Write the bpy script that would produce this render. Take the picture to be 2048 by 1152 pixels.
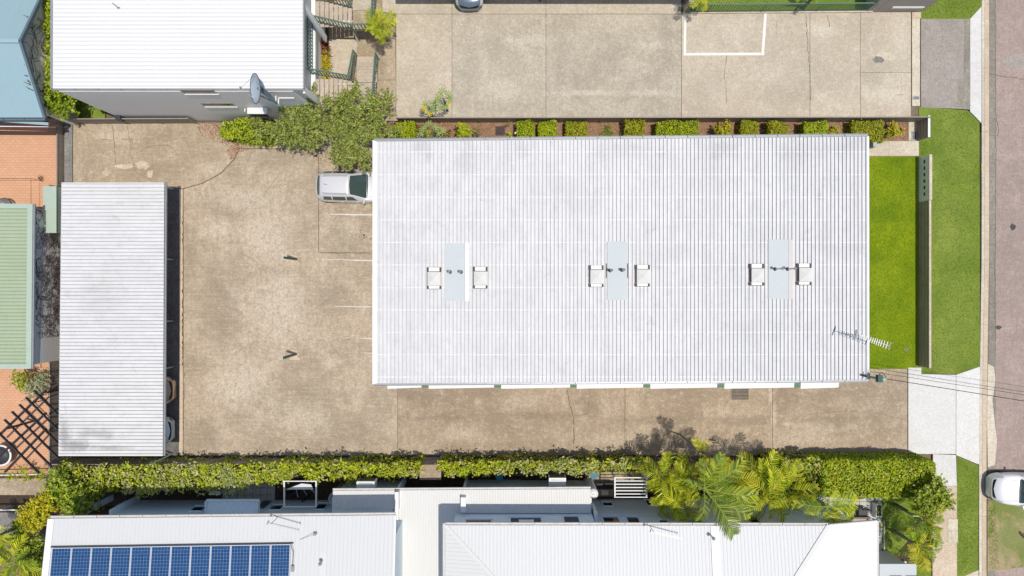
import bpy, bmesh, math, random
import numpy as np
from mathutils import Vector, Matrix, noise as mnoise

scene = bpy.context.scene
for o in list(bpy.data.objects):
    bpy.data.objects.remove(o)
col = scene.collection

# ---------------------------------------------------------------- camera, light, exposure
H = 40.0                     # drone height in metres
F = 2048 * 24 / 36           # focal length in pixels of a 2048 wide frame
cam_d = bpy.data.cameras.new('camera'); cam = bpy.data.objects.new('camera', cam_d); col.objects.link(cam)
cam_d.lens = 24; cam_d.sensor_width = 36; cam_d.clip_start = 0.5; cam_d.clip_end = 2000
cam.location = (0, 0, H); cam.rotation_euler = (0, 0, 0)
scene.camera = cam

SUN = Vector((0.195, -0.065, 1.0)).normalized()      # direction towards the sun
world = bpy.data.worlds.new('World'); scene.world = world; world.use_nodes = True
wn = world.node_tree.nodes; wl = world.node_tree.links
bg = wn['Background']
sky = wn.new('ShaderNodeTexSky'); sky.sky_type = 'NISHITA'; sky.sun_disc = False
sky.sun_elevation = math.asin(SUN.z); sky.sun_rotation = math.atan2(SUN.x, SUN.y)
sky.air_density = 1.0; sky.dust_density = 1.2; sky.ozone_density = 1.0
wl.new(sky.outputs[0], bg.inputs['Color']); bg.inputs['Strength'].default_value = 0.12
sd = bpy.data.lights.new('sun', 'SUN'); sun = bpy.data.objects.new('sun', sd); col.objects.link(sun)
sd.energy = 3.4; sd.angle = math.radians(0.5); sd.color = (1.0, 0.94, 0.85)
sun.rotation_euler = SUN.to_track_quat('Z', 'Y').to_euler(); sun.location = (10, -10, 60)
scene.view_settings.view_transform = 'Standard'; scene.view_settings.look = 'None'
scene.view_settings.exposure = 0.0; scene.view_settings.gamma = 1; scene.view_settings.use_curve_mapping = False

rng = random.Random(11)
nr = np.random.default_rng(11)

# ---------------------------------------------------------------- helpers
def P(px, py, z=0.0):
    k = (H - z) / F
    return ((px - 1024) * k, (576 - py) * k)
def V(px, py, z=0.0):
    x, y = P(px, py, z); return Vector((x, y, z))
def on_ywall(px, py, yw):
    """point of the vertical wall y = yw (world) that the photo shows at px,py"""
    k = yw / (576 - py); z = H - k * F
    return ((px - 1024) * k, z)

def tag(o, label=None, cat=None, group=None, kind=None):
    if label: o['label'] = label
    if cat: o['category'] = cat
    if group: o['group'] = group
    if kind: o['kind'] = kind
    return o
def thing(name, label, cat, loc=(0, 0, 0), rz=0.0, group=None):
    o = bpy.data.objects.new(name, None); col.objects.link(o)
    o.location = loc; o.rotation_euler = (0, 0, rz); o.empty_display_size = 0.3
    return tag(o, label, cat, group)
def add(name, me, parent=None, loc=None, rot=None, scale=None):
    o = bpy.data.objects.new(name, me); col.objects.link(o)
    if parent is not None: o.parent = parent
    if loc is not None: o.location = loc
    if rot is not None: o.rotation_euler = rot
    if scale is not None: o.scale = scale
    return o
def copy_tree(o, parent=None):
    c = o.copy(); col.objects.link(c); c.parent = parent
    for ch in list(o.children): copy_tree(ch, c)
    return c

class MB:
    def __init__(s): s.v = []; s.f = []; s.m = []; s.sm = []
    def face(s, pts, mi=0, smooth=False):
        b = len(s.v); s.v += [tuple(p) for p in pts]; s.f.append(tuple(range(b, b + len(pts)))); s.m.append(mi); s.sm.append(smooth)
    def grid(s, rows, mi=0, smooth=True, closed=False):
        b = len(s.v); n = len(rows[0])
        for r in rows: s.v += [tuple(p) for p in r]
        for i in range(len(rows) - 1):
            for j in range(n if closed else n - 1):
                k = (j + 1) % n
                s.f.append((b + i*n + j, b + i*n + k, b + (i+1)*n + k, b + (i+1)*n + j)); s.m.append(mi); s.sm.append(smooth)
    def box(s, x0, x1, y0, y1, z0, z1, mi=0):
        if x0 > x1: x0, x1 = x1, x0
        if y0 > y1: y0, y1 = y1, y0
        s.hexa([(x0,y0,z0),(x1,y0,z0),(x1,y1,z0),(x0,y1,z0),(x0,y0,z1),(x1,y0,z1),(x1,y1,z1),(x0,y1,z1)], mi)
    def hexa(s, p, mi=0):
        b = len(s.v); s.v += [tuple(q) for q in p]
        for f in ((3,2,1,0),(4,5,6,7),(0,1,5,4),(1,2,6,5),(2,3,7,6),(3,0,4,7)):
            s.f.append(tuple(b + i for i in f)); s.m.append(mi); s.sm.append(False)
    def bar(s, a, b, w, h, mi=0, up=(0, 0, 1)):
        a = Vector(a); b = Vector(b); d = (b - a).normalized(); u = Vector(up)
        if abs(d.dot(u)) > 0.99: u = Vector((1, 0, 0))
        r = d.cross(u).normalized(); u = r.cross(d).normalized(); r = r * w / 2; u = u * h / 2
        s.hexa([a-r-u, a+r-u, b+r-u, b-r-u, a-r+u, a+r+u, b+r+u, b-r+u], mi)
    def tube(s, pts, rad, n=8, mi=0, caps=True):
        pts = [Vector(p) for p in pts]; rows = []
        for i, p in enumerate(pts):
            d = (pts[min(i+1, len(pts)-1)] - pts[max(i-1, 0)]).normalized()
            u = Vector((0, 0, 1)) if abs(d.z) < 0.95 else Vector((1, 0, 0))
            r = d.cross(u).normalized(); u = r.cross(d)
            R = rad[i] if isinstance(rad, (list, tuple)) else rad
            rows.append([p + r*R*math.cos(2*math.pi*k/n) + u*R*math.sin(2*math.pi*k/n) for k in range(n)])
        s.grid(rows, mi, True, True)
        if caps: s.face(rows[0][::-1], mi); s.face(rows[-1], mi)
    def lathe(s, prof, c=(0, 0, 0), n=16, mi=0, smooth=True):
        rows = [[(c[0] + r*math.cos(2*math.pi*k/n), c[1] + r*math.sin(2*math.pi*k/n), c[2] + z) for k in range(n)] for r, z in prof]
        s.grid(rows, mi, smooth, True)
    def prism(s, poly, z0, z1, mi=0, bottom=True):
        n = len(poly); a = sum(poly[i][0]*poly[(i+1) % n][1] - poly[(i+1) % n][0]*poly[i][1] for i in range(n))
        if a < 0: poly = poly[::-1]
        b = len(s.v); s.v += [(x, y, z0) for x, y in poly] + [(x, y, z1) for x, y in poly]
        s.f.append(tuple(b + n + i for i in range(n))); s.m.append(mi); s.sm.append(False)
        if bottom: s.f.append(tuple(b + i for i in range(n))[::-1]); s.m.append(mi); s.sm.append(False)
        for i in range(n):
            j = (i + 1) % n; s.f.append((b+i, b+j, b+n+j, b+n+i)); s.m.append(mi); s.sm.append(False)
    def mesh(s, name, mats):
        me = bpy.data.meshes.new(name); me.from_pydata(s.v, [], s.f)
        if not isinstance(mats, (list, tuple)): mats = [mats]
        for m in mats: me.materials.append(m)
        me.polygons.foreach_set('material_index', s.m); me.polygons.foreach_set('use_smooth', s.sm); me.update()
        return me
    def build(s, name, mats, parent=None, origin=None, **kw):
        if origin is not None:
            s.v = [(x - origin[0], y - origin[1], z - origin[2]) for x, y, z in s.v]
        o = add(name, s.mesh(name, mats), parent, loc=origin)
        return tag(o, **kw) if kw else o
def boxo(name, mat, parent, *a, **kw):
    m = MB(); m.box(*a); return m.build(name, mat, parent, **kw)

# ---------------------------------------------------------------- materials
def new_mat(name, rough=0.7, metal=0.0, spec=0.3):
    m = bpy.data.materials.new(name); m.use_nodes = True; b = m.node_tree.nodes['Principled BSDF']
    b.inputs['Roughness'].default_value = rough; b.inputs['Metallic'].default_value = metal
    b.inputs['Specular IOR Level'].default_value = spec
    return m, m.node_tree.nodes, m.node_tree.links, b
def nz(n, l, vec, scale, detail=6, rough=0.6, dist=0.0):
    t = n.new('ShaderNodeTexNoise'); t.inputs['Scale'].default_value = scale; t.inputs['Detail'].default_value = detail
    t.inputs['Roughness'].default_value = rough; t.inputs['Distortion'].default_value = dist; l.new(vec, t.inputs['Vector']); return t.outputs['Fac']
def ramp(n, l, fac, a, b, c0=(0, 0, 0), c1=(1, 1, 1)):
    r = n.new('ShaderNodeValToRGB'); e = r.color_ramp.elements
    e[0].position = a; e[1].position = b; e[0].color = (*c0, 1); e[1].color = (*c1, 1); l.new(fac, r.inputs[0]); return r.outputs[0]
def mixc(n, l, fac, a, b, mode='MIX'):
    x = n.new('ShaderNodeMix'); x.data_type = 'RGBA'; x.blend_type = mode
    for s, val in ((x.inputs[0], fac), (x.inputs[6], a), (x.inputs[7], b)):
        if isinstance(val, (int, float)): s.default_value = val
        elif isinstance(val, tuple): s.default_value = (*val, 1)
        else: l.new(val, s)
    return x.outputs[2]
def mapped(n, l, vec, sc=(1, 1, 1), rot=(0, 0, 0)):
    m = n.new('ShaderNodeMapping'); m.inputs['Scale'].default_value = sc; m.inputs['Rotation'].default_value = rot; l.new(vec, m.inputs['Vector']); return m.outputs[0]
def bump(n, l, b, h, strength=0.3, dist=0.02):
    k = n.new('ShaderNodeBump'); k.inputs['Strength'].default_value = strength; k.inputs['Distance'].default_value = dist
    l.new(h, k.inputs['Height']); l.new(k.outputs[0], b.inputs['Normal'])
def mul(c, f): return tuple(x*f for x in c)

def simple(name, c, rough=0.6, metal=0.0, spec=0.3, var=0.12, scale=3.0, bmp=0.0, coat=0.0):
    """one paint, with a little uneven wear"""
    m, n, l, b = new_mat(name, rough, metal, spec)
    g = n.new('ShaderNodeNewGeometry').outputs['Position']
    f = nz(n, l, g, scale, 5, 0.65); f2 = nz(n, l, g, scale*9, 3, 0.6)
    a = mixc(n, l, ramp(n, l, f, 0.3, 0.7), mul(c, 1 - var), mul(c, 1 + var*0.35))
    a = mixc(n, l, ramp(n, l, f2, 0.35, 0.75), a, mixc(n, l, 0.5, a, mul(c, 1 - var)))
    l.new(a, b.inputs['Base Color'])
    if bmp: bump(n, l, b, f2, bmp, 0.01)
    if coat: b.inputs['Coat Weight'].default_value = coat; b.inputs['Coat Roughness'].default_value = 0.12
    return m

def masks(n, l, g, blobs, jag=0.5, sc=1.6):
    """worn or stained places, (px, py, rx, ry, strength) as they lie on the surface; returns one mask"""
    nt = n.new('ShaderNodeTexNoise'); nt.inputs['Scale'].default_value = sc; nt.inputs['Detail'].default_value = 8; nt.inputs['Roughness'].default_value = 0.75; l.new(g, nt.inputs['Vector'])
    sb = n.new('ShaderNodeVectorMath'); sb.operation = 'SUBTRACT'; l.new(nt.outputs['Color'], sb.inputs[0]); sb.inputs[1].default_value = (0.5, 0.5, 0.5)
    out = None
    for (px, py, rx, ry, s, z) in blobs:
        x, y = P(px, py, z); k = (H - z)/F; v = n.new('ShaderNodeVectorMath'); v.operation = 'SUBTRACT'; l.new(g, v.inputs[0]); v.inputs[1].default_value = (x, y, z)
        q = n.new('ShaderNodeVectorMath'); q.operation = 'MULTIPLY'; l.new(v.outputs[0], q.inputs[0]); q.inputs[1].default_value = (1/(rx*k), 1/(ry*k), 0)
        w = n.new('ShaderNodeVectorMath'); w.operation = 'MULTIPLY_ADD'; l.new(sb.outputs[0], w.inputs[0]); w.inputs[1].default_value = (jag*4, jag*4, 0); l.new(q.outputs[0], w.inputs[2])
        le = n.new('ShaderNodeVectorMath'); le.operation = 'LENGTH'; l.new(w.outputs[0], le.inputs[0])
        mr = n.new('ShaderNodeMapRange'); mr.inputs['From Min'].default_value = 1.1; mr.inputs['From Max'].default_value = 0.35; mr.inputs['To Max'].default_value = s; l.new(le.outputs['Value'], mr.inputs[0])
        if out is None: out = mr.outputs[0]
        else: mx = n.new('ShaderNodeMath'); mx.operation = 'MAXIMUM'; l.new(out, mx.inputs[0]); l.new(mr.outputs[0], mx.inputs[1]); out = mx.outputs[0]
    return out

def concrete(name, base, dark, pale, streak=(2.5, 0.5, 1), amount=0.8, seed=0.0, stainpos=0.5, darks=(), pales=()):
    m, n, l, b = new_mat(name, 0.88, 0, 0.2)
    g0 = n.new('ShaderNodeNewGeometry').outputs['Position']
    mp = n.new('ShaderNodeMapping'); mp.inputs['Location'].default_value = (seed, seed*1.7, 0); l.new(g0, mp.inputs['Vector']); g = mp.outputs[0]
    oi = n.new('ShaderNodeObjectInfo').outputs['Random']
    big = nz(n, l, g, 0.16, 7, 0.62, 0.6); mid = nz(n, l, g, 0.8, 8, 0.7, 0.3); st = nz(n, l, mapped(n, l, g, streak), 1.3, 7, 0.72)
    fine = nz(n, l, g, 11, 6, 0.8); grit = nz(n, l, g, 45, 3, 0.8); blot = nz(n, l, g, 0.35, 9, 0.75, 1.2)
    scr = nz(n, l, mapped(n, l, g, (streak[0]*0.6, streak[1]*7, 1)), 1.6, 5, 0.7, 0.2); scr2 = nz(n, l, mapped(n, l, g, (streak[0]*5, streak[1]*0.7, 1)), 1.6, 5, 0.7, 0.2); fin2 = nz(n, l, g, 4.2, 8, 0.8, 0.3)
    c = mixc(n, l, ramp(n, l, big, 0.40, 0.56), mixc(n, l, 0.4 + 0.5*amount, base, dark), base)
    c = mixc(n, l, ramp(n, l, mid, 0.48, 0.66), c, mixc(n, l, 0.75, c, pale))
    k = ramp(n, l, st, stainpos - 0.05, stainpos + 0.2)
    c = mixc(n, l, k, c, mixc(n, l, amount*0.75, c, dark))
    k2 = ramp(n, l, blot, 0.52, 0.62)
    c = mixc(n, l, k2, c, mixc(n, l, amount*0.75, c, mul(dark, 0.85)))
    if darks:
        mk = masks(n, l, g0, [(*b, 0.03) for b in darks]); sp_ = n.new('ShaderNodeMath'); sp_.operation = 'MULTIPLY'; l.new(mk, sp_.inputs[0]); l.new(ramp(n, l, fin2, 0.40, 0.56, (0.45, 0.45, 0.45), (1, 1, 1)), sp_.inputs[1])
        c = mixc(n, l, sp_.outputs[0], c, mul((dark[0]*0.97, dark[1], dark[2]*1.04), 0.74))
    if pales: c = mixc(n, l, masks(n, l, g0, [(*b[:4], min(1.0, b[4]*1.5), 0.03) for b in pales], 0.6, 2.0), c, mul(pale, 0.96))
    c = mixc(n, l, ramp(n, l, scr, 0.52, 0.70), c, mixc(n, l, 0.6, c, pale))
    c = mixc(n, l, ramp(n, l, scr2, 0.50, 0.66), c, mixc(n, l, 0.5, c, dark))
    c = mixc(n, l, ramp(n, l, fin2, 0.38, 0.50), mixc(n, l, 0.62, c, dark), c)
    c = mixc(n, l, ramp(n, l, fin2, 0.55, 0.66), c, mixc(n, l, 0.7, c, pale))
    c = mixc(n, l, ramp(n, l, fine, 0.40, 0.58), mixc(n, l, 0.5, c, mul(dark, 0.75)), mixc(n, l, 0.12, c, pale))
    c = mixc(n, l, ramp(n, l, grit, 0.58, 0.72), c, mixc(n, l, 0.5, c, pale))
    c = mixc(n, l, ramp(n, l, grit, 0.30, 0.40), mixc(n, l, 0.4, c, mul(dark, 0.6)), c)
    hs = n.new('ShaderNodeHueSaturation'); mr = n.new('ShaderNodeMapRange'); mr.inputs['To Min'].default_value = 0.955; mr.inputs['To Max'].default_value = 1.045
    l.new(oi, mr.inputs[0]); l.new(mr.outputs[0], hs.inputs['Value']); l.new(c, hs.inputs['Color'])
    l.new(hs.outputs[0], b.inputs['Base Color']); bump(n, l, b, fine, 0.35, 0.02)
    return m

def metal_roof(name, c, stain, amt=0.5, lap=None, axis=0, streak=(0.6, 0.25, 1), rough=0.6, scale=0.9, spots=(), zz=6.0):
    m, n, l, b = new_mat(name, rough, 0.0, 0.35)
    g = n.new('ShaderNodeNewGeometry').outputs['Position']
    a = nz(n, l, g, 0.35*scale, 6, 0.6, 0.4); s = nz(n, l, mapped(n, l, g, streak), 2.2*scale, 8, 0.7); t = nz(n, l, g, 2.5*scale, 6, 0.65, 0.5); q = nz(n, l, g, 0.55*scale, 7, 0.7, 1.5)
    cc = mixc(n, l, ramp(n, l, s, 0.35, 0.62), mixc(n, l, amt*0.45, c, stain), c)
    cc = mixc(n, l, ramp(n, l, t, 0.5, 0.75), cc, mixc(n, l, amt*0.45, cc, stain))
    cc = mixc(n, l, ramp(n, l, q, 0.60, 0.76), cc, mixc(n, l, amt, cc, stain))
    cc = mixc(n, l, ramp(n, l, a, 0.3, 0.7), cc, mixc(n, l, amt*0.25, cc, stain))
    if spots: cc = mixc(n, l, masks(n, l, g, [(*b[:4], b[4]*(0.55 if zz > 5 else 1), zz) for b in spots], 0.7, 1.4), cc, stain)
    if lap:
        sp = n.new('ShaderNodeSeparateXYZ'); l.new(g, sp.inputs[0])
        d = n.new('ShaderNodeMath'); d.operation = 'DIVIDE'; d.inputs[1].default_value = lap; l.new(sp.outputs[axis], d.inputs[0])
        fr = n.new('ShaderNodeMath'); fr.operation = 'FRACT'; l.new(d.outputs[0], fr.inputs[0])
        lt = n.new('ShaderNodeMath'); lt.operation = 'LESS_THAN'; lt.inputs[1].default_value = 0.055; l.new(fr.outputs[0], lt.inputs[0])
        w = n.new('ShaderNodeMath'); w.operation = 'MULTIPLY'; l.new(lt.outputs[0], w.inputs[0]); l.new(ramp(n, l, t, 0.35, 0.6), w.inputs[1])
        cc = mixc(n, l, w.outputs[0], cc, mul(c, 1.06))
    l.new(cc, b.inputs['Base Color']); bump(n, l, b, t, 0.12, 0.02)
    return m

def leaf(name, cols, trans=0.35, rough=0.5, per=True, vary=0.0):
    m, n, l, b = new_mat(name, rough, 0, 0.35)
    g = n.new('ShaderNodeNewGeometry'); r = n.new('ShaderNodeValToRGB'); l.new(g.outputs['Random Per Island'], r.inputs[0])
    e = r.color_ramp.elements
    while len(e) < len(cols): e.new(0.5)
    for i, c in enumerate(cols): e[i].position = i / max(1, len(cols)-1); e[i].color = (*c, 1)
    f = nz(n, l, g.outputs['Position'], 2.6, 5, 0.65)
    c = mixc(n, l, ramp(n, l, f, 0.40, 0.58), mixc(n, l, 0.42, r.outputs[0], cols[0]), r.outputs[0])
    if vary:
        hs = n.new('ShaderNodeHueSaturation'); mr = n.new('ShaderNodeMapRange'); mr.inputs['To Min'].default_value = 1 - vary; mr.inputs['To Max'].default_value = 1 + vary; l.new(n.new('ShaderNodeObjectInfo').outputs['Random'], mr.inputs[0]); l.new(mr.outputs[0], hs.inputs['Value']); l.new(c, hs.inputs['Color']); c = hs.outputs[0]
    l.new(c, b.inputs['Base Color'])
    trans *= 0.7; tr = n.new('ShaderNodeBsdfTranslucent'); l.new(mixc(n, l, 1.0, c, (1.0, 1.0, 0.5), 'MULTIPLY'), tr.inputs[0])
    mx = n.new('ShaderNodeMixShader'); mx.inputs[0].default_value = trans
    l.new(b.outputs[0], mx.inputs[1]); l.new(tr.outputs[0], mx.inputs[2]); l.new(mx.outputs[0], n['Material Output'].inputs[0])
    return m

def ground_mat(name, c0, c1, c2, s1=1.2, s2=9.0, rough=0.95, bmp=0.5, patch=(0.45, 0.65)):
    m, n, l, b = new_mat(name, rough, 0, 0.15)
    g = n.new('ShaderNodeNewGeometry').outputs['Position']
    a = nz(n, l, g, s1, 7, 0.65, 0.4); f = nz(n, l, g, s2, 6, 0.75); ff = nz(n, l, g, s2*4, 3, 0.7); bgn = nz(n, l, g, 0.3, 4, 0.6)
    c = mixc(n, l, ramp(n, l, a, *patch), c0, c1)
    c = mixc(n, l, ramp(n, l, f, 0.38, 0.68), mixc(n, l, 0.55, c, mul(c0, 0.6)), c)
    c = mixc(n, l, ramp(n, l, ff, 0.5, 0.72), c, mixc(n, l, 0.6, c, c2))
    c = mixc(n, l, ramp(n, l, bgn, 0.35, 0.7), mixc(n, l, 0.22, c, c2), c)
    l.new(c, b.inputs['Base Color']); bump(n, l, b, f, bmp, 0.04)
    return m

M = {}
M['yard'] = concrete('yard_concrete', (0.55, 0.44, 0.32), (0.33, 0.26, 0.18), (0.70, 0.60, 0.475), (0.7, 0.8, 1), 0.9, 3.0, 0.5, [(450, 420, 70, 40, 0.6), (430, 610, 55, 110, 0.75), (470, 540, 40, 60, 0.6), (385, 560, 18, 150, 0.5), (400, 870, 60, 45, 0.9), (385, 730, 30, 40, 0.7), (660, 590, 60, 55, 0.7), (600, 720, 45, 35, 0.7), (560, 320, 70, 25, 0.6), (705, 860, 110, 35, 0.5), (620, 770, 40, 60, 0.5), (690, 480, 50, 30, 0.4), (520, 870, 60, 25, 0.5), (760, 800, 35, 70, 0.4), (590, 475, 60, 30, 0.4)], [(530, 470, 70, 60, 0.5), (560, 620, 70, 80, 0.55), (480, 770, 70, 60, 0.5), (600, 840, 70, 40, 0.4), (430, 460, 50, 30, 0.5), (500, 400, 80, 30, 0.45), (700, 450, 30, 25, 0.4)])
M['drive'] = concrete('drive_concrete', (0.49, 0.385, 0.275), (0.31, 0.235, 0.16), (0.63, 0.53, 0.40), (2.2, 0.3, 1), 0.8, 9.0, 0.5, [(880, 835, 90, 12, 0.8), (1080, 832, 110, 12, 0.8), (1320, 840, 120, 12, 0.8), (1500, 842, 90, 12, 0.9), (1680, 838, 110, 10, 0.7), (830, 790, 60, 20, 0.8), (960, 785, 60, 14, 0.6), (1180, 800, 20, 40, 0.6), (1420, 790, 60, 25, 0.6), (1560, 800, 20, 40, 0.6), (1700, 780, 90, 25, 0.6), (1330, 785, 70, 16, 0.6)], [(1542, 790, 6, 25, 0.9), (1548, 835, 7, 35, 0.8), (920, 870, 60, 20, 0.5), (1050, 800, 60, 20, 0.4), (1230, 880, 90, 15, 0.5), (1600, 880, 80, 15, 0.5), (1575, 848, 14, 6, 0.7), (1620, 860, 50, 15, 0.5)])
M['old'] = concrete('old_concrete', (0.50, 0.40, 0.285), (0.31, 0.24, 0.155), (0.63, 0.53, 0.41), (0.9, 0.6, 1), 0.8, 21.0, 0.5, [(300, 340, 90, 25, 0.7), (180, 320, 30, 50, 0.5), (400, 310, 60, 40, 0.5), (350, 270, 60, 15, 0.5)], [(230, 270, 50, 20, 0.6), (430, 340, 40, 20, 0.5)])
M['upper'] = concrete('neighbour_concrete', (0.52, 0.46, 0.37), (0.37, 0.32, 0.25), (0.66, 0.60, 0.49), (5.0, 0.35, 1), 0.75, 31.0, 0.5, [(940, 140, 25, 50, 0.5), (985, 90, 30, 60, 0.4), (1120, 130, 18, 80, 0.5), (1150, 160, 15, 50, 0.5), (1330, 80, 18, 70, 0.5), (1210, 130, 50, 30, 0.4), (1270, 190, 60, 15, 0.4)], [(1060, 80, 60, 10, 0.5), (1240, 40, 80, 30, 0.45), (1010, 180, 60, 30, 0.45), (1300, 90, 40, 12, 0.6), (1180, 186, 90, 7, 0.6), (1300, 186, 60, 7, 0.6)])
M['upper_tan'] = concrete('neighbour_tan_concrete', (0.57, 0.495, 0.385), (0.43, 0.37, 0.28), (0.68, 0.61, 0.5), (2.0, 0.5, 1), 0.7, 37.0, 0.5, [(1780, 120, 40, 30, 0.4), (1640, 160, 60, 30, 0.4), (1740, 70, 40, 40, 0.35), (1420, 170, 40, 40, 0.4), (1560, 190, 60, 20, 0.4), (930, 20, 200, 8, 0.4)], [(1640, 60, 30, 25, 0.8), (1770, 190, 50, 20, 0.6), (1460, 60, 50, 25, 0.4), (1800, 80, 20, 60, 0.5)])
M['cream'] = concrete('cream_concrete', (0.66, 0.59, 0.47), (0.47, 0.40, 0.30), (0.76, 0.7, 0.58), (1, 1, 1), 0.5, 5.0, 0.6)
M['white_conc'] = concrete('white_concrete', (0.70, 0.69, 0.66), (0.63, 0.61, 0.57), (0.74, 0.74, 0.72), (2.0, 0.4, 1), 0.35, 8.0, 0.6)
M['path'] = concrete('path_concrete', (0.62, 0.5, 0.37), (0.48, 0.38, 0.27), (0.72, 0.62, 0.49), (1, 1, 1), 0.4, 13.0, 0.6)
M['grey_conc'] = concrete('grey_concrete', (0.30, 0.29, 0.27), (0.17, 0.16, 0.15), (0.42, 0.41, 0.39), (0.5, 2, 1), 0.6, 2.0, 0.5)
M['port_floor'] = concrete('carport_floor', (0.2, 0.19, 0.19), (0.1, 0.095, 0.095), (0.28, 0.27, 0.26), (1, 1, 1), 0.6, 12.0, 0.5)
M['asphalt'] = concrete('asphalt', (0.37, 0.33, 0.29), (0.27, 0.24, 0.21), (0.47, 0.42, 0.38), (1, 1, 1), 0.5, 17.0, 0.55)
M['edge_asphalt'] = concrete('edge_asphalt', (0.30, 0.275, 0.23), (0.2, 0.18, 0.15), (0.42, 0.39, 0.33), (1, 1, 1), 0.6, 19.0, 0.5)
M['road'] = concrete('chip_seal', (0.42, 0.325, 0.28), (0.31, 0.24, 0.21), (0.52, 0.415, 0.365), (1.2, 0.3, 1), 0.55, 23.0, 0.55)
M['tar'] = simple('tar_patch', (0.09, 0.085, 0.08), 0.9, var=0.3, scale=6)
M['crack'] = simple('crack_dirt', (0.2, 0.16, 0.11), 0.95, var=0.4, scale=5)
M['joint'] = simple('joint_dirt', (0.22, 0.18, 0.13), 0.95, var=0.4, scale=5)
M['line'] = simple('line_paint', (0.8, 0.78, 0.74), 0.7, var=0.12, scale=8)
M['worn_line'] = simple('worn_line_paint', (0.74, 0.70, 0.64), 0.8, var=0.3, scale=6)
M['dirt'] = ground_mat('dirt', (0.16, 0.115, 0.075), (0.24, 0.18, 0.12), (0.3, 0.24, 0.17))
M['dark_soil'] = ground_mat('dark_soil', (0.055, 0.04, 0.03), (0.09, 0.065, 0.05), (0.14, 0.1, 0.075))
M['mulch'] = ground_mat('mulch_soil', (0.24, 0.13, 0.075), (0.36, 0.22, 0.135), (0.46, 0.32, 0.22), 3, 16)
M['lawn'] = ground_mat('lawn_turf', (0.10, 0.185, 0.002), (0.27, 0.34, 0.006), (0.34, 0.4, 0.03), 0.55, 14, patch=(0.35, 0.65))
M['verge'] = ground_mat('verge_turf', (0.10, 0.19, 0.01), (0.25, 0.32, 0.04), (0.36, 0.37, 0.12), 0.5, 14, patch=(0.35, 0.65))
M['patchy'] = ground_mat('patchy_turf', (0.16, 0.21, 0.035), (0.46, 0.33, 0.2), (0.5, 0.42, 0.28), 0.55, 12, patch=(0.47, 0.6))
M['chip'] = leaf('bark_chip', [(0.2, 0.1, 0.055), (0.38, 0.22, 0.13), (0.52, 0.36, 0.24), (0.3, 0.17, 0.1)], 0.0, 0.8)
M['litter'] = leaf('leaf_litter', [(0.2, 0.09, 0.05), (0.4, 0.22, 0.14), (0.5, 0.38, 0.26)], 0.1, 0.8)
M['blade'] = leaf('grass_blade', [(0.138, 0.250, 0.002), (0.213, 0.350, 0.005), (0.338, 0.463, 0.018), (0.163, 0.288, 0.004)], 0.35, 0.6)
M['blade2'] = leaf('verge_blade', [(0.120, 0.216, 0.008), (0.180, 0.300, 0.014), (0.288, 0.396, 0.040), (0.144, 0.240, 0.010)], 0.35, 0.6)

M['roof_main'] = metal_roof('main_roof_paint', (0.685, 0.685, 0.685), (0.4, 0.405, 0.41), 0.68, 1.12, 1, (1.2, 0.25, 1), scale=1.0, spots=[(840, 295, 22, 18, 0.7), (858, 310, 8, 20, 0.8), (930, 315, 28, 40, 0.6), (1045, 300, 20, 22, 0.5), (1240, 305, 80, 18, 0.35), (1440, 300, 30, 20, 0.7), (1590, 305, 70, 22, 0.5), (1700, 290, 40, 20, 0.6), (1690, 500, 60, 18, 0.4), (840, 520, 30, 25, 0.3), (1330, 510, 60, 20, 0.3), (1160, 400, 60, 30, 0.25), (1500, 660, 90, 25, 0.25)])
M['seam'] = simple('seam_shade_dirt', (0.24, 0.255, 0.30), 0.8, var=0.35, scale=0.6)  # dirt tone that also paints in the shade of the ribs
M['roof_port'] = metal_roof('carport_roof_paint', (0.71, 0.71, 0.705), (0.36, 0.355, 0.35), 0.5, None, 1, (0.2, 1.2, 1), scale=1.1, spots=[(150, 890, 40, 14, 1.0), (190, 868, 60, 14, 0.6), (128, 870, 14, 40, 0.9), (220, 895, 50, 6, 0.8), (200, 600, 60, 60, 0.2)], zz=2.65)
M['seam_port'] = simple('carport_seam_shade_dirt', (0.23, 0.235, 0.245), 0.8, var=0.3, scale=0.8)  # carport ribs: painted shade mixed with dirt
M['roof_white'] = metal_roof('white_roof_paint', (0.76, 0.76, 0.75), (0.68, 0.68, 0.67), 0.3, None, 0, rough=0.5)
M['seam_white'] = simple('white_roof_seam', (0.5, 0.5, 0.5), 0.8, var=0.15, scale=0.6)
M['roof_south'] = metal_roof('cool_white_roof_paint', (0.62, 0.625, 0.62), (0.55, 0.555, 0.55), 0.3, None, 0, rough=0.5)
M['roof_low'] = metal_roof('warm_white_roof_paint', (0.65, 0.65, 0.63), (0.58, 0.58, 0.55), 0.3, None, 0, rough=0.5)
M['roof_blue'] = metal_roof('pale_blue_roof_paint', (0.32, 0.46, 0.51), (0.25, 0.37, 0.41), 0.4, None, 0, (2.5, 0.3, 1), rough=0.4)
M['roof_green'] = metal_roof('green_shed_roof', (0.40, 0.46, 0.34), (0.31, 0.38, 0.22), 0.9, None, 0, rough=0.5)
M['roof_green_edge'] = simple('pale_green_trim', (0.42, 0.51, 0.42), 0.5, var=0.08)
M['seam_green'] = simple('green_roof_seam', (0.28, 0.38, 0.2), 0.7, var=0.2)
M['white'] = simple('white_paint', (0.8, 0.8, 0.79), 0.45, var=0.06)
M['white_plastic'] = simple('white_plastic', (0.78, 0.78, 0.76), 0.35, var=0.08)
M['offwhite'] = simple('skylight_acrylic', (0.71, 0.70, 0.65), 0.35, var=0.08)
M['patchmetal'] = simple('flashing_metal', (0.54, 0.58, 0.585), 0.75, var=0.05, scale=1)
M['patchtan'] = simple('flashing_tan', (0.52, 0.49, 0.47), 0.4, var=0.05)
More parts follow.
